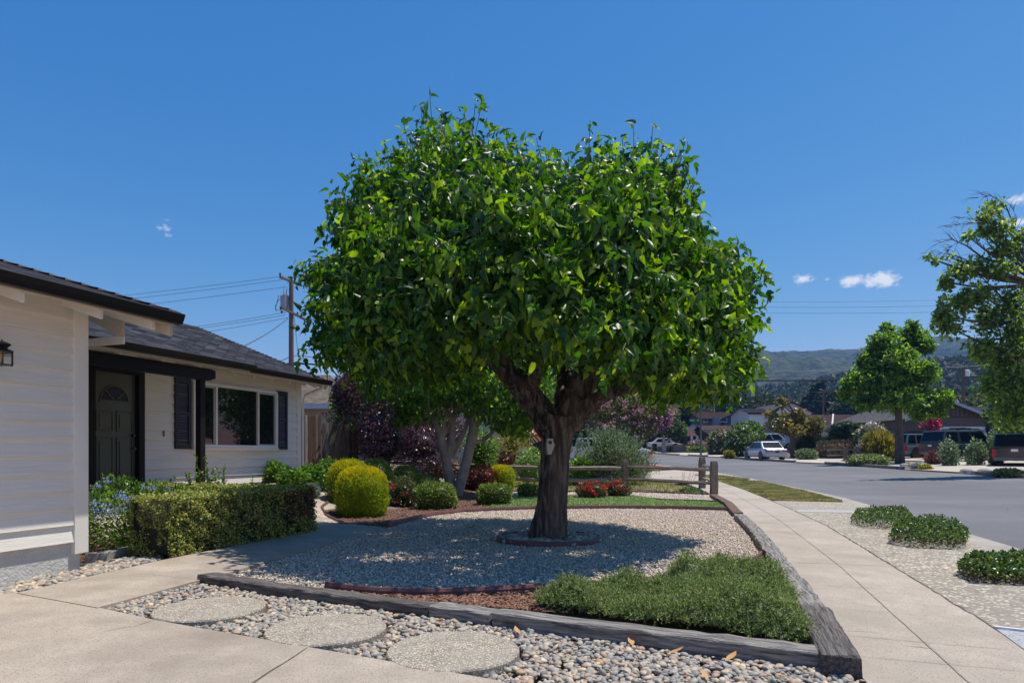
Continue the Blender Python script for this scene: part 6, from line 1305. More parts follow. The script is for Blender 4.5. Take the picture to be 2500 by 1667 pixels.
# ------------------------------------------------------------------ far side shrubs
sg = 'shrubs on the far side of the street'
def fs(name, label, cat_, px, base, w, h, m, n, leaf=DIA, size=.16, y=None, p=2.4, **kw):
    return shrub(name, label, cat_, px, base, w, h, m, n, leaf, size, p, y=y, **dict(dict(shell=.6, core=.82, amp=.14), **kw))
fs('round_tree', 'round bright green tree in front of the grey houses', 'tree', 1830, 1085, 70, 78, MIDG, 4200, OVAL, .32, y=72, p=2.1)
fs('oleander_bush', 'tall pink dotted oleander bush left of the silver sedan', 'bush', 1812, 1118, 78, 76, MIDG, 4200, DIA, .28, y=60, p=2.2, flowers=(PALEPINK, 60, .16, .5))
fs('oleander_bush', 'pink dotted oleander bush farther left before the dark roofs', 'bush', 1760, 1112, 58, 60, OLIVE, 2600, DIA, .28, y=68, p=2.2, flowers=(PALEPINK, 60, .18, .6))
fs('low_yellow_shrub', 'low yellow green shrub at the foot of the tall oleander', 'shrub', 1781, 1118, 20, 18, YELG, 600, DIA, .2, y=57)
fs('low_yellow_shrub', 'low yellow green shrub touching the front of the silver sedan', 'shrub', 1824, 1116, 22, 18, YELG, 600, DIA, .2, y=62)
fs('pink_grass_bush', 'feathery grey bush on the far corner', 'bush', 1748, 1106, 32, 22, OLIVE, 800, NEEDLE, .35, y=70, up=1)
fs('pink_bush', 'dusty pink bush behind the street corner', 'bush', 1770, 1100, 26, 20, mat('pink_leaf', (.30, .12, .12), island=[(.42, .25, .20)], rough=.7), 700, DIA, .2, y=74)
fs('oleander_bush', 'rose pink bush behind the street sign post', 'bush', 1702, 1100, 42, 28, OLIVE, 1300, DIA, .24, y=82, flowers=(PINK, 60, .2, .7))
fs('clipped_hedge', 'clipped low hedge behind the street sign post', 'hedge', 1698, 1105, 38, 15, BOX, 1500, DIA, .2, y=80, p=6)
fs('clipped_hedge', 'brownish clipped hedge left of the sign post', 'hedge', 1664, 1102, 32, 17, BOXB, 1000, DIA, .2, y=84, p=6)
fs('clipped_hedge', 'dark clipped hedge by the white coupe', 'hedge', 1637, 1101, 20, 15, DKG, 900, DIA, .2, y=84, p=5)
for px, w, lab in ((1616, 18, 'grey wooden planter box beside the small far tree'), (1658, 32, 'long grey wooden planter box left of the sign')):
    c = at(px, 1098, 82.5); tag(obj('planter_box', MB().prism([(-w / 2 / F * 82, .0), (w / 2 / F * 82, 0), (w / 2 / F * 82 + .06, .66), (-w / 2 / F * 82 - .06, .66)], 1, -.6, .6).box(-w / 2 / F * 82 - .1, w / 2 / F * 82 + .1, -.64, .64, .661, .72), OLDWOOD[1], loc=(c.x, c.y, g(c.x, c.y) + .1)), lab, 'planter')
fs('dark_hedge', 'large dark green rounded hedge right of the bronze tree', 'hedge', 1980, 1115, 82, 52, DKG, 5000, NEEDLE, .3, y=55, p=3, up=1)
fs('grey_bush', 'round grey green bush in front of the dark hedge', 'bush', 1969, 1121, 44, 26, leafmat('grey_green', (.09, .13, .06), (.28, .35, .18), .3, (1.5, 1.6, 1)), 1800, DIA, .16, y=50)
fs('brown_hedge', 'brownish twiggy hedge behind the little rail fence', 'hedge', 2045, 1113, 90, 42, mat('brown_twig', (.13, .09, .05), island=[(.25, .17, .11), (.14, .14, .05)], rough=.9), 4200, NEEDLE, .25, y=51, p=3)
for i, (px, py, w, h) in enumerate(((2044, 1048, 30, 16), (2060, 1040, 34, 15), (2040, 1062, 30, 14), (2078, 1055, 30, 18), (2092, 1047, 40, 17), (2088, 1065, 28, 16), (2065, 1065, 30, 14))):
    pass
c = at(2065, 1075, 54); cp = thing('cloud_pruned_tree', 'dark tree pruned into rounded pads before the brown roof', 'tree', (c.x, c.y, g(c.x, c.y))); ps = []; tk = MB()
for i, (px, py, w, h) in enumerate(((2044, 1042, 22, 11), (2064, 1037, 26, 11), (2040, 1058, 22, 11), (2066, 1054, 22, 11), (2096, 1042, 26, 12), (2086, 1058, 20, 11), (2108, 1056, 18, 12), (2060, 1070, 26, 10), (2098, 1070, 24, 12), (2030, 1070, 14, 8))):
    ps.append(puff(W(px, py, 54), (w / 2 / F * 54 * 1.1, .7, h / 2 / F * 54 * 1.2), 380, NEEDLE, .2, shell=.8, core=.92, up=.8, jit=.5, amp=.06)); tk.tube([Vector(W(2066, 1095, 54)), Vector(W((px + 2066) / 2, py + 12, 54)), Vector(W(px, py, 54))], [.12, .08, .05], 6, False)
np_mesh('pads', *cat(*ps), DKG, cp); o = obj('trunk', tk, BARKD); o.data.transform(Matrix.Translation(-cp.location)); o.parent = cp
fs('white_flowering_tree', 'tree with creamy white blossom left of the street tree', 'tree', 2128, 1075, 66, 86, OLIVE, 2600, OVAL, .24, y=50, p=2, core=.3, amp=.3, flowers=(mat('cream_petal', (.66, .56, .48), island=[(.8, .72, .62)], rough=.6), 170, .17, .6))
fs('yellow_grass_bush', 'tall yellow green grassy bush left of the street tree', 'bush', 2148, 1112, 62, 62, YELG, 3200, NEEDLE, .5, y=46, up=1.4, jit=.35, core=.5)
fs('lavender', 'pale lavender spikes behind the little rail fence', 'plant', 2112, 1108, 36, 34, leafmat('lavender_leaf', (.22, .22, .20), (.42, .40, .44), .3, (1.2, 1.2, 1.2)), 900, NEEDLE, .4, y=47, up=1.4, core=.2)
bush('dark_tree', 'dark green tree behind the two suvs', 'tree', 2228, 1040, 57, 2.2, 1.3, MIDG, 2200, OVAL, .3)
bush('bougainvillea', 'magenta bougainvillea at the corner of the brown garage', 'flowers', 2272, 1035, 50, .55, .75, MIDG, 260, OVAL, .18, core=0, fl=(mat('magenta_petal', (.70, .02, .12), island=[(.8, .06, .2)], rough=.6), 130, .16))
fs('speckled_groundcover', 'mound of yellow and green ground cover at the far kerb', 'plant', 2120, 1132, 86, 28, leafmat('variegated', (.10, .17, .05), (.50, .50, .18), .3, (1.4, 1.4, 1), mid=(.24, .32, .12)), 3600, OVAL, .16, y=38.5, p=2)
fs('red_grass', 'tuft of red fountain grass beside the driveway', 'plant', 2280, 1127, 26, 24, mat('red_grass_blade', (.20, .06, .05), island=[(.32, .16, .12)], rough=.8), 600, NEEDLE, .45, y=38.5, up=1.5, core=0, shell=.05)
for px, w, h, l in ((2319, 38, 60, 'left of the three young grey green bushes by the driveway'), (2382, 42, 60, 'middle young grey green bush by the driveway'), (2431, 38, 78, 'right young grey green bush beside the black suv')):
    fs('young_olive_bush', l, 'bush', px, 1125, w, h, ROSEM, 1500, DIA, .15, y=36.5, p=2, core=.25, shell=.3, up=1.0, amp=.3, spiky=.3, grp='young bushes in the driveway strip')
fs('succulent', 'yellow green succulent on the soil under the street tree', 'plant', 2258, 1137, 26, 10, YELG, 300, OVAL, .15, y=33.5)
fs('blue_fescue', 'small blue grey grass tuft under the street tree', 'plant', 2237, 1136, 14, 9, SILVER, 250, NEEDLE, .25, y=34, up=1)
fs('succulent', 'green succulents on the bed by the black suv', 'plant', 2462, 1151, 56, 16, leafmat('succulent_leaf', (.08, .15, .04), (.36, .34, .12), .25, (1.4, 1.4, 1)), 900, OVAL, .15, y=27)
fr_ = thing('small_rail_fence', 'short grey rail fence in front of the brownish hedge', 'fence', (0, 0, 0))
e0, e1, e2 = [at(px, 1110, 47.5) for px in (2020, 2065, 2092)]
for p_ in (e1, e2): obj('post', MB().box(-.13, .13, -.1, .1, -.1, 1.0), POSTW, fr_, loc=(p_.x, p_.y, g(p_.x, p_.y)))
for a_, b_ in ((e0, e1), (e1, e2)):
    for dz in (.8, .4): obj('rail', MB().beam((a_.x, a_.y, g(a_.x, a_.y) + dz), (b_.x, b_.y, g(b_.x, b_.y) + dz), .08, .12), RAILX, fr_)
RL = ['rock ' + q for q in ('right of the street tree foot', 'on the shaded soil near the kerb number', 'beside the red fountain grass', 'between the left and middle young bushes', 'at the right kerb left of the succulents', 'at the right kerb nearest the succulents', 'close behind the street tree foot', 'just above the worn kerb number', 'left of the street tree foot')]
rocks = [(2230, 1139), (2250, 1141), (2300, 1129), (2345, 1128), (2405, 1153), (2440, 1156), (2225, 1134), (2360, 1152), (2210, 1138)]
for i, (px, py) in enumerate(rocks):
    p = G(px, py); V, T = ICO2; r = random.uniform(.16, .28); V = V * (1 + .18 * lump(V, 2.5, i))[:, None] * np.array([r * 1.3, r, r * .55]) + np.array([p.x, p.y, p.z + .05])
    tag(np_mesh('garden_rock', V, T, CINDER), RL[i], 'rock', 'rocks across the street')
# street sign
p = G(1711, 1111); H_ = 1.3 + (HY - 958) / F * p.y - g(p.x, p.y)
sgn = thing('street_name_sign', 'green street name sign on a tall grey green pole at the far corner', 'street sign', (p.x, p.y, g(p.x, p.y)), 0)
zs = CH + (HY - 1025.5) / F * p.y - g(p.x, p.y)
obj('pole', MB().tube([(0, 0, -.1), (0, 0, H_)], [.12, .09], 10), mat('green_grey_pole', (.10, .13, .10), rough=.7), sgn)
obj('sign_plate', MB().box(-1.22, -.12, -.02, .02, zs - .13, zs + .13), mat('sign_green', (.0, .22, .14), rough=.4), sgn); text_obj('lettering', 'Silver Tree', .20, WHITEM, sgn, (-.67, -.028, zs - .01), (math.radians(90), 0, 0))
# small far tree by the coupe
c = at(1620, 1100, 83)
tree_('small_street_tree', 'small dark street tree left of the sign pole', (c.x, c.y, g(c.x, c.y)), [W(1621, 1108, 82), W(1620, 1080, 82), W(1620, 1050, 82)], .34, blobs_px([(1612, 1035, 24, 24, 0, 500), (1640, 1045, 26, 26, .4, 500), (1660, 1055, 16, 18, 0, 260), (1625, 1015, 18, 16, 0, 200)], 82), DKG, OVAL, .4, BARKG)
c = at(1655, 1100, 92); tree_('small_street_tree', 'dark tree in front of the far garage', (c.x, c.y, g(c.x, c.y)), [W(1648, 1104, 92), W(1648, 1080, 92), W(1648, 1060, 92)], .25, blobs_px([(1640, 1050, 26, 24, 0, 700), (1662, 1048, 16, 22, 0, 300)], 92), MIDG, OVAL, .45, BARKD)

# ------------------------------------------------------------------ far houses (each its own thing)
def gable(t, x0, x1, y0, y1, zb_, ze, zr_, wm, rm, ov=.5, front='x', th=.06, fascia=None, gm=None):
    """box house; front='y': ridge runs along y (gable faces the viewer); 'x': ridge along x (eave faces the viewer)"""
    obj('wall', MB().box(x0, x1, y0, y1, zb_, ze), wm, t)
    if front == 'y':
        xm = (x0 + x1) / 2; k = (zr_ - ze) / ((x1 - x0) / 2); zo = ze - k * ov
        roof_plane('roof', (x0 - ov, y1 + ov, zo), (x0 - ov, y0 - ov, zo), (xm, y0 - ov, zr_), (xm, y1 + ov, zr_), rm, t, th); roof_plane('roof', (x1 + ov, y0 - ov, zo), (x1 + ov, y1 + ov, zo), (xm, y1 + ov, zr_), (xm, y0 - ov, zr_), rm, t, th)
        obj('gable_end', MB().prism([(x0 + .01, ze), (x1 - .01, ze), (xm, zr_ - .08)], 1, y0 + .01, y1 - .01), gm or wm, t)
        if fascia: obj('barge_board', MB().prism([(x0 - ov, zo - .22), (xm, zr_ - .22), (x1 + ov, zo - .22), (x1 + ov, zo + .03), (xm, zr_ + .03), (x0 - ov, zo + .03)], 1, y0 - ov - .05, y0 - ov - .003), fascia, t)
    else:
        ym = (y0 + y1) / 2; k = (zr_ - ze) / ((y1 - y0) / 2); zo = ze - k * ov
        roof_plane('roof', (x0 - ov, y0 - ov, zo), (x1 + ov, y0 - ov, zo), (x1 + ov, ym, zr_), (x0 - ov, ym, zr_), rm, t, th); roof_plane('roof', (x1 + ov, y1 + ov, zo), (x0 - ov, y1 + ov, zo), (x0 - ov, ym, zr_), (x1 + ov, ym, zr_), rm, t, th)
        obj('gable_end', MB().prism([(y0 + .01, ze), (y1 - .01, ze), (ym, zr_ - .08)], 0, x0 + .01, x1 - .01), gm or wm, t)
        if fascia: obj('fascia', MB().box(x0 - ov, x1 + ov, y0 - ov - .06, y0 - ov - .003, zo - .2, zo + .02), fascia, t)
def xz(px, py, y): return (px - CX) / F * y, CH - (py - HY) / F * y
BRN = mat('taupe_wall', (.175, .135, .115), (.155, .12, .105), rough=.85); LGT = mat('pale_blue_wall', (.50, .54, .60), rough=.8); WHW = mat('white_wall', (.66, .67, .70), rough=.8); GRW = mat('slate_wall', (.16, .19, .22), rough=.8); REDT = mat('dark_red_trim', (.10, .030, .028), rough=.6)
# taupe house on the right
y = 54.0; x0, _ = xz(2215, 0, y); x1, ze = xz(2416, 1018, y); _, zr_ = xz(0, 978, y); t = thing('house', 'taupe house with a white garage door at the right', 'house', ((x0 + x1) / 2, y, 1.0), 0)
t.location = (0, 0, 0)
gable(t, x0, x1, y, y + 12, .6, ze, zr_, BRN, SH_GREY2, .45, 'y', fascia=mat('pale_fascia', (.50, .56, .66), rough=.6))
bt_ = MB()
for k in range(18): xx = x0 + (x1 - x0) * (k + .5) / 18; hh = ze + (zr_ - ze) * (1 - abs(xx - (x0 + x1) / 2) / ((x1 - x0) / 2)); bt_.box(xx - .025, xx + .025, y - .02, y + .02, ze, hh - .2)
bt_.box(x0, x1, y - .035, y + .01, ze - .05, ze + .04); obj('battens', bt_, mat('dark_taupe', (.09, .07, .065), rough=.8), t)
gx0, gz1 = xz(2296, 1041, y); gx1, _ = xz(2402, 0, y)
gd = obj('garage_door', MB().box(gx0, gx1, y - .05, y - .01, .6, gz1 - .25), mat('garage_door_paint', (.42, .50, .58), rough=.6), t); obj('door_frame', MB().box(gx0 - .2, gx1 + .2, y - .09, y - .005, gz1 - .25, gz1).box(gx0 - .2, gx0 - .002, y - .09, y - .005, .6, gz1 - .25).box(gx1 + .002, gx1 + .2, y - .09, y - .005, .6, gz1 - .25), WHITEM, t)
for k in range(4):
    a_ = gx0 + (gx1 - gx0) * (k + .1) / 4; b_ = gx0 + (gx1 - gx0) * (k + .9) / 4; pm = MB().box(a_, b_, y - .058, y - .052, gz1 - .72, gz1 - .35); pn = obj('pane', pm, GLASS, gd); mm = MB()
    for j in range(1, 5): xx = a_ + (b_ - a_) * j / 5; mm.box(xx - .018, xx + .018, y - .066, y - .059, gz1 - .72, gz1 - .35)
    mm.box(a_, b_, y - .069, y - .067, gz1 - .55, gz1 - .52); obj('muntins', mm, WHITEM, pn)
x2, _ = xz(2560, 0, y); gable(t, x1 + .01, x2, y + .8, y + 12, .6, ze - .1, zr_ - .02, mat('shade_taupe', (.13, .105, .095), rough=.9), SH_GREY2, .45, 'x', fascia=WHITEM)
obj('downspout', MB().tube([(x1 + 1.0, y - .1, ze - .25), (x1 + .55, y + .3, ze - .7), (x1 + .5, y + .75, ze - .8), (x1 + .5, y + .75, .8)], .06, 6), BRN, t)
xw, zw = xz(2409, 1048, y); wl2 = thing('wall_lantern', 'black wall lantern right of the white garage door', 'wall lamp', (xw, y - .12, zw)); obj('lamp_body', MB().lathe([(.05, -.35), (.17, -.2), (.2, .12), (.08, .3), (.02, .4)], 8), BLACK, wl2)
# brown-roofed low house
y = 68.0; x0, _ = xz(2013, 0, y); x1, _ = xz(2290, 0, y); _, ze = xz(0, 1038, y); _, zr_ = xz(0, 1010, y); t = thing('house', 'low pale house with a reddish brown roof behind the pruned tree', 'house')
gable(t, x0, x1, y, y + 10, .8, ze, zr_ + .2, LGT, SH_BROWN, .4, 'x', fascia=mat('pale_fascia', (.5, .56, .66))); obj('battens', MB().box(x0 + .4, x0 + .46, y - .03, y, 1, ze).box(x0 + 1.0, x0 + 1.06, y - .03, y, 1, ze).box(x0 + 1.6, x0 + 1.66, y - .03, y, 1, ze), GREYM, t)
xa, za = xz(2072, 1022, y); obj('roof_flashing', MB().beam((xa - 1.6, y + .2, ze + .12), (xa + .8, y + 4.9, zr_ + .27), .16, .05), mat('flashing', (.55, .52, .5)), t)
# white two-storey house with low garage
y = 88.0; t = thing('house', 'white two storey gabled house behind the bronze tree', 'house'); x0, ze = xz(1880, 1004, y); x1, _ = xz(1981, 0, y); _, zr_ = xz(0, 980, y)
gable(t, x0, x1, y, y + 12, 1, ze, zr_, WHW, SH_GREY2, .4, 'y', fascia=DARKBROWN)
x0, ze = xz(1833, 1006, y); x1, _ = xz(1885, 0, y); _, zr_ = xz(0, 992, y); gable(t, x0, x1, y + .5, y + 8, 1, ze, zr_, WHW, SH_GREY2, .3, 'x', fascia=DARKBROWN)
x0, ze = xz(1853, 1055, 80); x1, _ = xz(1935, 0, 80); _, zr_ = xz(0, 1042, 80); gable(t, x0, x1, 80, 87.9, 1, ze, zr_, mat('tan_wall', (.38, .34, .31), rough=.9), SH_GREY2, .5, 'x', fascia=GREYM)
gx0, gz1 = xz(1858, 1060, 80); gx1, gz0 = xz(1891, 1072, 80); gd = obj('garage_door', MB().box(gx0, gx1, 79.93, 79.99, .8, gz1 + .1), WHITEM, t); wv = MB()
for k in range(8): a_ = gx0 + (gx1 - gx0) * (k + .15) / 8; wv.add([(a_, 79.92, gz1 - .35), (a_ + .12, 79.92, gz1 - .38), (a_ + .18, 79.92, gz1 - .15), (a_ + (.10 if k % 2 else .02), 79.92, gz1 - .12)], [(0, 1, 2, 3)])
obj('window_lights', wv, GLASS, gd)
# grey two-storey house
y = 100.0; t = thing('house', 'slate grey two storey house with dark red trim left of centre distance', 'house')
x0, ze = xz(1712, 1020, y); x1, _ = xz(1790, 0, y); _, zr_ = xz(0, 1006, y); gable(t, x0, x1, y, y + 9, 1, ze, zr_ + .3, GRW, SH_BROWN, .5, 'x', fascia=REDT)
x0, ze = xz(1768, 1018, y - 1); x1, _ = xz(1822, 0, y - 1); _, zr_ = xz(0, 1007, y - 1); gable(t, x0, x1, y - 1, y + 8, 1, ze, zr_, GRW, SH_BROWN, .5, 'y', fascia=REDT)
for a_, b_, c_, d_, yy in ((1717, 1728, 1022, 1031, y), (1755, 1775, 1020, 1031, y - 1)):
    xa, za = xz(a_, c_, yy); xb, zb2 = xz(b_, d_, yy); w_o = obj('window', MB().box(xa, xb, yy - .12, yy - .02, zb2, za), WHITEM, t); obj('pane', MB().box(xa + .12, xb - .12, yy - .14, yy - .125, zb2 + .12, za - .12), mat('sky_glass', (.12, .17, .22), rough=.1), w_o)
xa, za = xz(1744, 1018, y - 3); xb, _ = xz(1757, 0, y - 3); obj('chimney', MB().box(xa, xb, y - 3, y - 2, 3, za), mat('chimney_wall', (.24, .28, .33), rough=.85), t); xa, za = xz(1689, 1036, y - 3); xb, _ = xz(1703, 0, y - 3); obj('chimney', MB().box(xa, xb, y - 3, y - 2, 3, za), MC['chimney_wall'], t)
y = 92.0
for a_, b_, e_, r_ in ((1668, 1742, 1062, 1042), (1728, 1812, 1056, 1036), (1738, 1815, 1060, 1046)):
    xa, ze = xz(a_, e_, y); xb, _ = xz(b_, 0, y); _, zr_ = xz(0, r_, y); gable(t, xa, xb, y, y + 7, 1, ze, zr_, mat('dark_porch_wall', (.09, .075, .07), rough=.9), SH_BROWN if a_ < 1735 else SH_GREY2, .4, 'x', fascia=REDT); y -= 2.5
xa, za = xz(1655, 1066, 94); xb, zb2 = xz(1674, 1092, 94); obj('garage_door', MB().box(xa, xb, 93.8, 93.95, .8, za), WHITEM, t); obj('wall', MB().box(xa - .6, xb + .3, 93.96, 100, .8, za + .5), GRW, t)
for k in range(2): obj('door_window', MB().box(xa + .2 + k * .62, xa + .6 + k * .62, 93.76, 93.79, za - .45, za - .15), GLASS, t)
for px in (1686, 1700): xa, za = xz(px, 1064, 90.5); obj('porch_column', MB().box(xa, xa + .25, 90.3, 90.5, 1, za), WHITEM, t)
xa, za = xz(1662, 1048, 97); xb, zb2 = xz(1692, 1056, 97); obj('solar_panel', MB().add([(xa, 94.5, zb2), (xb, 94.5, zb2 + .6), (xb, 97, za + .7), (xa, 97, za)], [(0, 1, 2, 3)]), mat('solar', (.05, .06, .10), rough=.15), t)
for a_, b_, c_, d_ in ((1855, 1862, 1007, 1009),): pass

# ------------------------------------------------------------------ poles and wires
POLE = mat('pole_wood', (.095, .065, .055), (.16, .12, .105), rough=.95, ns=5, stretch=(3, 3, .4)); WIRE = mat('wire', (.035, .035, .04), rough=.6); CABLE = mat('black_cable', (.02, .02, .022), rough=.35)
py_ = 37.0; x, zt = xz(711, 684, py_); up_ = thing('utility_pole', 'wooden utility pole with a grey transformer behind the house roof', 'utility pole', (x, py_, 0))
obj('pole', MB().tube([(0, 0, 0), (0, 0, zt)], [.17, .12], 12), POLE, up_)
xa, za = xz(690, 681, py_ - .5); xb, zb2 = xz(738, 698, py_ + 1); obj('crossarm', MB().beam((xa - x, -.9, za), (xb - x, .9, zb2), .10, .12), POLE, up_); xa, za = xz(702, 760, py_); xb, zb2 = xz(733, 772, py_); obj('crossarm', MB().beam((xa - x, -1.0, za), (xb - x, 1.0, zb2), .10, .12), POLE, up_)
xc, zc = xz(693, 725, py_); xc2, zc2 = xz(0, 755, py_); 
tf = obj('transformer', MB().lathe([(.20, zc2), (.22, zc2 + .02), (.235, zc + .02), (.24, zc + .05), (.20, zc + .09)], 20, (xc + .04 - x, 0)), mat('transformer_grey', (.30, .33, .36), rough=.5), up_, smooth=False)
obj('bushing', MB().tube([(xc - x, 0, zc + .05), (xc - x, 0, zc + .55)], [.035, .02], 8).tube([(xc + .13 - x, 0, zc + .05), (xc + .17 - x, 0, zc + .5)], [.035, .02], 8), GREYM, tf); obj('bracket', MB().box(xc + .2 - x, -.05, -.04, .04, zc - .1, zc - .02).box(xc + .2 - x, -.05, -.04, .04, zc - .5, zc - .42), GREYM, up_)
ins = MB()
for px, py in ((693, 676), (708, 681), (694, 757), (697, 766), (722, 762), (731, 768)): xi, zi = xz(px, py, py_); ins.lathe([(.02, zi - .12), (.06, zi - .06), (.045, zi), (.06, zi + .03), (.02, zi + .08)], 8, (xi - x, -.6 if px < 700 else .3))
obj('insulator', ins, mat('insulator_brown', (.03, .02, .02), rough=.3), up_)
obj('ground_wire', MB().tube([(.13, .1, zt - 2), (.6, .4, 3.5)], .012, 4).tube([(xc - x - .25, 0, zc - .1), (xc - x - .38, -.3, zc2 + .1), (xc - x - .2, -.6, zc2 - .25)], .018, 5).tube([(xc - x - .15, -.4, zc2 + .7), (xc - x - .30, -.5, zc2 - .1), (-.1, -.5, zc2 - .3)], .015, 5), WIRE, up_)
def wire(label, a_, b_, sag, r, m=WIRE, n=24, lumpy=0.0, grp='overhead wires'):
    a_, b_ = Vector(a_), Vector(b_); pts = []
    for i in range(n + 1):
        t = i / n; p = a_.lerp(b_, t); p.z -= sag * 4 * t * (1 - t); pts.append(p)
    if lumpy:
        mb = MB().tube(pts, [r * (1 + lumpy * (i % 2)) for i in range(n + 1)], 6)
    else: mb = MB().tube(pts, r, 5)
    return tag(obj('overhead_wire', mb, m), label, 'wire', grp)
P0 = lambda px, py, y=py_: at(px, py, y)
for a_, b_, lab in (((692, 674), (300, 712), 'topmost wire running left from the utility pole'), ((703, 681), (300, 722), 'second wire running left from the pole top'), ((700, 700), (300, 740), 'third wire running left from the pole top'), ((694, 763), (440, 793), 'upper of three wires leaving the lower crossarm to the left'), ((697, 769), (440, 798), 'middle wire leaving the lower crossarm to the left'), ((702, 776), (440, 810), 'lowest wire leaving the lower crossarm to the left')):
    A_, B_ = P0(*a_), P0(b_[0], b_[1], py_ + 3); D = B_ - A_; wire(lab, A_, A_ + D * 2.5, .25, .011)
wire('service drop wire slanting from the pole down to the roof', P0(703, 777), at(560, 860, 24), .15, .018)
for a_, b_, lab in (((738, 690), (1893, 717), 'highest thin wire crossing the sky at the right'), ((740, 700), (1893, 732), 'middle thin wire crossing the sky at the right'), ((738, 712), (1893, 747), 'lowest thin wire crossing the sky at the right')):
    A_ = P0(*a_); dz = {717: 702, 732: 716, 747: 731}[b_[1]]; M_ = at(b_[0], b_[1], 42); E_ = at(2290, dz, 44.2); zz = A_.lerp(E_, (M_.x - A_.x) / (E_.x - A_.x)); D = E_ - A_; wire(lab, A_, A_ + D * 1.45, 1.0, .0075)
def cable3(label, A_, px1, py1, px2, py2, B_xy, r, m, lumpy=0, n=60):
    """parabola from A through the two sight lines to a far end"""
    B = Vector((B_xy[0], B_xy[1], 0)); co = []
    for px, py in ((px1, py1), (px2, py2)):
        k = (px - CX) / F; t = (k * A_.y - A_.x) / ((B.x - A_.x) - k * (B.y - A_.y)); y = A_.y + t * (B.y - A_.y); co.append((t, CH - (py - HY) / F * y - A_.z))
    (t1, z1), (t2, z2) = co; b = (z2 / t2 - z1 / t1) / (t2 - t1); a_ = z1 / t1 - b * t1; pts = []
    for i in range(n + 1): t = i / n; pts.append(Vector((A_.x + t * (B.x - A_.x), A_.y + t * (B.y - A_.y), A_.z + a_ * t + b * t * t)))
    return tag(obj('overhead_cable', MB().tube(pts, [r * (1 + lumpy * (i % 2)) for i in range(n + 1)], 6), m), label, 'cable', 'overhead cables')
cable3('thick black telephone cable crossing in front of the hills', P0(716, 886), 1860, 929, 2400, 918, (42, 48), .045, CABLE, .25, 120)
cable3('thinner cable above the thick one in front of the hills', P0(716, 868), 1870, 908, 2290, 898, (42, 48), .020, mat('pale_wire', (.20, .20, .20), rough=.5), .4, 100)
wire('tangled cable passing the pole to the left behind the roof', P0(716, 866), P0(600, 885, 38), .3, .02, CABLE); wire('black cable running left from the pole just above the roof', P0(716, 886), P0(560, 890, 40), .1, .04, CABLE)
# distant poles
for px, pyt, pyb, y, lab in ((2352, 897, 1000, 75, 'distant utility pole with a white transformer above the taupe house'), (2010, 953, 1030, 110, 'distant utility pole before the dark conifer')):
    xa, zt2 = xz(px, pyt, y); t = thing('utility_pole', lab, 'utility pole', (xa, y, 0)); obj('pole', MB().tube([(0, 0, 0), (0, 0, zt2)], [.2, .15], 8), POLE, t)
    _, zq = xz(px, pyt + 2, y); obj('crossarm', MB().box(-1.4 if y < 100 else -2, .9 if y < 100 else 2, -.06, .06, zq - .12, zq), POLE, t); _, zq = xz(px, 932 if y < 100 else 978, y); obj('crossarm', MB().box(-1.1, 1.4, -.06, .06, zq - .12, zq), POLE, t)
    if y < 100: xq, zq = xz(2360, 903, y); _, zq2 = xz(2360, 919, y); obj('transformer', MB().lathe([(.2, zq2), (.26, zq2 + .03), (.26, zq - .05), (.15, zq)], 14, (xq - xa, -.1)), WHITEM, t)

bush('dark_tree', 'big dark tree added at the right edge behind the black suv for the window to reflect', 'tree', 2570, 1010, 44, 4.5, 3.6, MIDG, 7000, OVAL, .35, core=.7, amp=.35)  # invented tree, added to darken what the house window reflects
# ------------------------------------------------------------------ trees behind the houses, woods and hills
CONI = leafmat('conifer_leaf', (.010, .022, .010), (.045, .065, .028), .2, (1.5, 1.5, 1), mid=(.022, .038, .018), rough=.7)
OAK = leafmat('oak_leaf', (.022, .035, .014), (.10, .12, .045), .2, (1.5, 1.5, 1), mid=(.05, .07, .025), rough=.7)
def conifer(px, top, base, y, w, label):
    x, zt2 = xz(px, top, y); zb_ = CH - (base - HY) / F * y; n = 1500; t = rng.random(n) ** .7; r = (w / 2 / F * y) * (1 - t) ** .8 * (.7 + .5 * rng.random(n)) * (1 + .25 * np.sin(t * 40)); a_ = rng.random(n) * 6.28
    pos = np.column_stack([x + r * np.cos(a_), y + r * np.sin(a_), zb_ + t * (zt2 - zb_)]); ax = norm(np.column_stack([np.cos(a_), np.sin(a_), -.5 + rng.normal(size=n) * .4])); th_ = thing('conifer', label, 'tree', (x, y, zb_))
    np_mesh('foliage', *batch(*OVAL, pos, frames(ax, rng.normal(size=(n, 3)) + np.array([0, 0, 1.])), rng.uniform(.9, 1.8, n)), CONI, th_); obj('trunk', MB().tube([(0, 0, -6), (0, 0, (zt2 - zb_) * .95)], [.5, .1], 8), BARKD, th_)
conifer(1998, 934, 1030, 150, 44, 'tall dark conifer behind the white two storey house')
conifer(1975, 965, 1030, 155, 34, 'shorter dark conifer left of the tall one')
conifer(1806, 960, 1020, 160, 26, 'dark slender conifer above the grey house roof')
conifer(2412, 932, 1000, 190, 30, 'dark conifer on the hillside above the taupe house')
conifer(2030, 968, 1030, 150, 40, 'dark conifer behind the distant utility pole')
k = 0
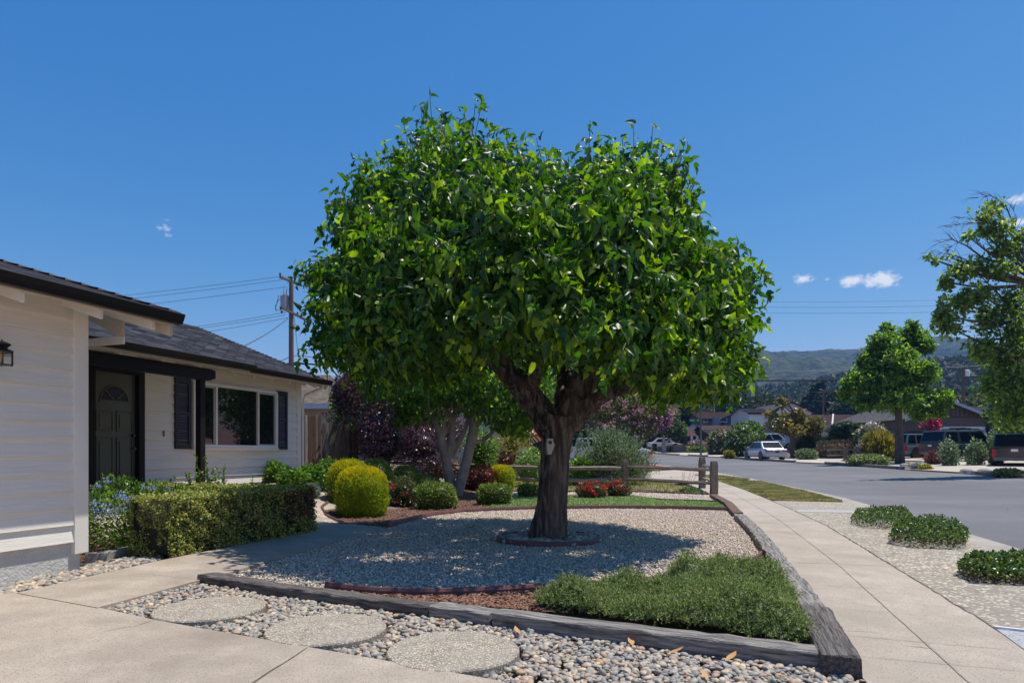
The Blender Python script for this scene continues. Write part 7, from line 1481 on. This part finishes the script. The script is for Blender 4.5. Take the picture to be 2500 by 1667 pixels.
bt_list = [(1680, 1015, 120, 8, 4.5), (1640, 990, 110, 7, 6), (1740, 1000, 130, 7, 4), (1830, 995, 125, 7, 3), (2030, 1000, 130, 6, 5), (2060, 990, 140, 8, 6), (2090, 1000, 120, 7, 5), (2130, 1000, 120, 7, 5), (2180, 1005, 115, 7, 5), (2240, 1000, 115, 7, 5), (2290, 990, 125, 7, 5), (2340, 985, 130, 7, 4), (2380, 985, 130, 7, 4), (2430, 985, 120, 7, 4), (2490, 980, 120, 8, 5), (1560, 1000, 100, 8, 7), (1500, 1010, 95, 8, 8), (1430, 1010, 90, 8, 8), (1590, 1020, 100, 7, 5), (1870, 985, 160, 6, 4), (2320, 995, 95, 4, 2.5), (2400, 998, 95, 4, 2.5), (2365, 1000, 92, 3.5, 2.2)]
names = ['far left of the grey house', 'behind the pink blossom', 'over the grey house', 'left of the white gable', 'right of the tall conifer', 'above the brown roof', 'above the left part of the brown roof', 'behind the blossom tree', 'behind the street tree trunk', 'behind the right side of the street tree', 'above the left slope of the taupe roof', 'above the taupe roof ridge', 'right of the white transformer', 'behind the tall ragged tree', 'at the right edge of the view', 'behind the crape myrtle', 'behind the pickup', 'right behind the big trunk', 'over the white coupe', 'beneath the orange roof', 'pale and low over the taupe roof', 'pale and low right of the far pole', 'low under the white transformer']
for (px, py, y, rx, rz), nm in zip(bt_list, names):
    c = at(px, py, y); rz2 = (c.z + rz * .5 - g(c.x, c.y)) / 2 + rz * .1; zc = g(c.x, c.y) + rz2
    t = thing('backdrop_tree', 'broad dark tree ' + nm, 'tree', (c.x, c.y, g(c.x, c.y)), 0, 'trees behind the far houses'); m = (OAK, MIDG, CONI, OLIVE)[(0, 0, 2, 0, 2, 0, 0, 3, 0, 1, 0, 0, 1, 0, 0, 1, 1, 1, 3, 0, 3, 3, 3)[k]]; k += 1
    np_mesh('crown', *puff((c.x, c.y, zc), (rx * .62, rx * .6, rz2), 2600, OVAL, .8, shell=.55, core=.72, amp=.22, freq=3.5, up=.2, seed=k), m, t)
    obj('trunk', MB().tube([(0, 0, -.3), (0, 0, rz2)], [.35, .2], 8), BARKD, t)
# far ridge and foothill
RID = [(200, 1100), (900, 1090), (1300, 985), (1500, 945), (1640, 905), (1720, 880), (1785, 862), (1850, 860), (1904, 858), (2000, 857), (2091, 852), (2140, 846), (2180, 838), (2230, 828), (2261, 826), (2329, 824), (2400, 829), (2450, 840), (2500, 852), (2700, 880), (3400, 960)]
FOOT = [(200, 1105), (1300, 1090), (1500, 1040), (1640, 1012), (1720, 995), (1790, 984), (1850, 965), (1900, 962), (1960, 957), (2010, 944), (2060, 936), (2150, 925), (2300, 905), (2400, 897), (2500, 890), (2800, 900), (3400, 980)]
def interp(tab, px): return np.interp(px, [a_ for a_, b_ in tab], [b_ for a_, b_ in tab])
def hillmesh(name, tab, y0, y1, zb0, m, nx, ny, rough_, seed, back=1.25):
    V = []; Y = list(np.linspace(y0, y1, ny)) + list(np.linspace(y1 * 1.02, y1 * back, 8))
    pxs = np.linspace(200, 3400, nx)
    for j, y in enumerate(Y):
        t = min(1, (y - y0) / (y1 - y0)); b = max(0, (y - y1) / (y1 * (back - 1)))
        for px in pxs:
            x = (px - CX) / F * y; zt2 = CH + (HY - interp(tab, px)) / F * y1; gl = noise.fractal(Vector((x / 190, y / 260, seed)), 1.0, 2.0, 5); ru = noise.fractal(Vector((x / 28, y / 28, seed + 4)), 1.0, 2.0, 4)
            z = zb0 + (zt2 - zb0) * (t ** .85) * (1 - b * .8) + gl * (zt2 - zb0) * .22 * math.sin(math.pi * min(1, t) ** .8) * (1 - b) + ru * rough_
            V.append((x, y, z))
    T = [(j * nx + i, j * nx + i + 1, (j + 1) * nx + i + 1, (j + 1) * nx + i) for j in range(len(Y) - 1) for i in range(nx - 1)]
    o = np_mesh(name, np.array(V), np.array(T), m, smooth=True); o['kind'] = 'structure'; return o
RIDGE = mat('chaparral', (.010, .024, .008), (.065, .088, .028), rough=1, ns=.09, detail=12, bump=1, bs=.22, bdist=6.0, ramp=(.40, .62), big=((.13, .105, .055), .012, .45))
FOOTM = mat('wooded_slope', (.016, .026, .011), (.06, .062, .028), rough=1, ns=.12, detail=10, bump=1, bs=.4, bdist=2.0, big=((.15, .12, .065), .02, .5))
hillmesh('hills', RID, 470, 1050, 5, RIDGE, 330, 90, 4.0, 11)
hillmesh('foothill', FOOT, 170, 420, 2.5, FOOTM, 260, 50, 1.2, 31)
fh = bpy.data.objects['foothill']
def hz(px, y):
    x = (px - CX) / F * y; zt2 = CH + (HY - interp(FOOT, px)) / F * 420; t = min(1, max(0, (y - 170) / 250)); gl = noise.fractal(Vector((x / 190, y / 260, 31)), 1.0, 2.0, 5)
    return 2.5 + (zt2 - 2.5) * t ** .85 + gl * (zt2 - 2.5) * .22 * math.sin(math.pi * t ** .8)
parts = []
for i in range(1500):
    px = rng.uniform(1560, 2600); y = rng.uniform(175, 425) ; r = rng.uniform(2.2, 4.6) * (.7 + y / 700); x = (px - CX) / F * y; n = 46; d = norm(rng.normal(size=(n, 3))); pos = np.array([x, y, hz(px, y) + r * .35]) + d * np.array([r, r, r * .8]) * rng.uniform(.6, 1, n)[:, None]
    parts.append(batch(*DIA, pos, frames(d + rng.normal(size=d.shape) * .6, rng.normal(size=d.shape)), rng.uniform(.9, 1.9, n) * r / 3.0))
    parts.append((np.array([x, y, hz(px, y) + r * .3]) + ICO1[0] * np.array([r, r, r * .8]) * .72, ICO1[1]))
tag(np_mesh('hillside_woods', *cat(*parts), OAK), 'dark oak woods covering the lower hillside', kind='stuff')
# a few houses on the slope
for px, py, y, w, h, wc, rc, lab in ((1888, 976, 330, 24, 3, (.55, .5, .45), (.42, .17, .10), 'orange tiled roof house on the wooded slope'), (2104, 952, 330, 14, 6, (.7, .7, .7), (.3, .12, .1), 'white house on the slope beside the street tree'), (2362, 916, 380, 8, 3, (.7, .7, .68), (.5, .5, .5), 'small white house high on the slope'), (2425, 955, 300, 12, 4, (.6, .6, .6), (.45, .45, .47), 'pale house on the slope at the right'), (2330, 935, 330, 12, 3, (.4, .3, .26), (.28, .14, .11), 'brown house on the right slope')):
    c = at(px, py, y); t = thing('hillside_house', lab, 'house', tuple(c), 0, 'houses on the hillside'); ww = w / F * y / 2; hh = h / F * y
    obj('wall', MB().box(-ww, ww, -4, 4, -hh - 6, 0), mat('hw_%d' % px, wc), t); obj('roof', MB().prism([(-4.6, 0), (4.6, 0), (0, hh * .7 + .8)], 0, -ww - .5, ww + .5), mat('hr_%d' % px, rc), t); obj('window', MB().box(-ww * .5, -ww * .2, -4.05, -4.01, -hh * .7, -hh * .3), GLASS, t)
# the air between here and the hills
hzm = bpy.data.materials.new('haze'); hzm.use_nodes = True; hn = hzm.node_tree.nodes; hn.remove(hn['Principled BSDF']); pv = hn.new('ShaderNodeVolumePrincipled'); pv.inputs['Color'].default_value = (.16, .42, 1.0, 1); pv.inputs['Density'].default_value = .00030; pv.inputs['Anisotropy'].default_value = .2
hzm.node_tree.links.new(pv.outputs[0], hn['Material Output'].inputs['Volume'])
hb = obj('haze', MB().box(-1100, 1700, -12, 1420, -25, 195), hzm); hb['kind'] = 'stuff'
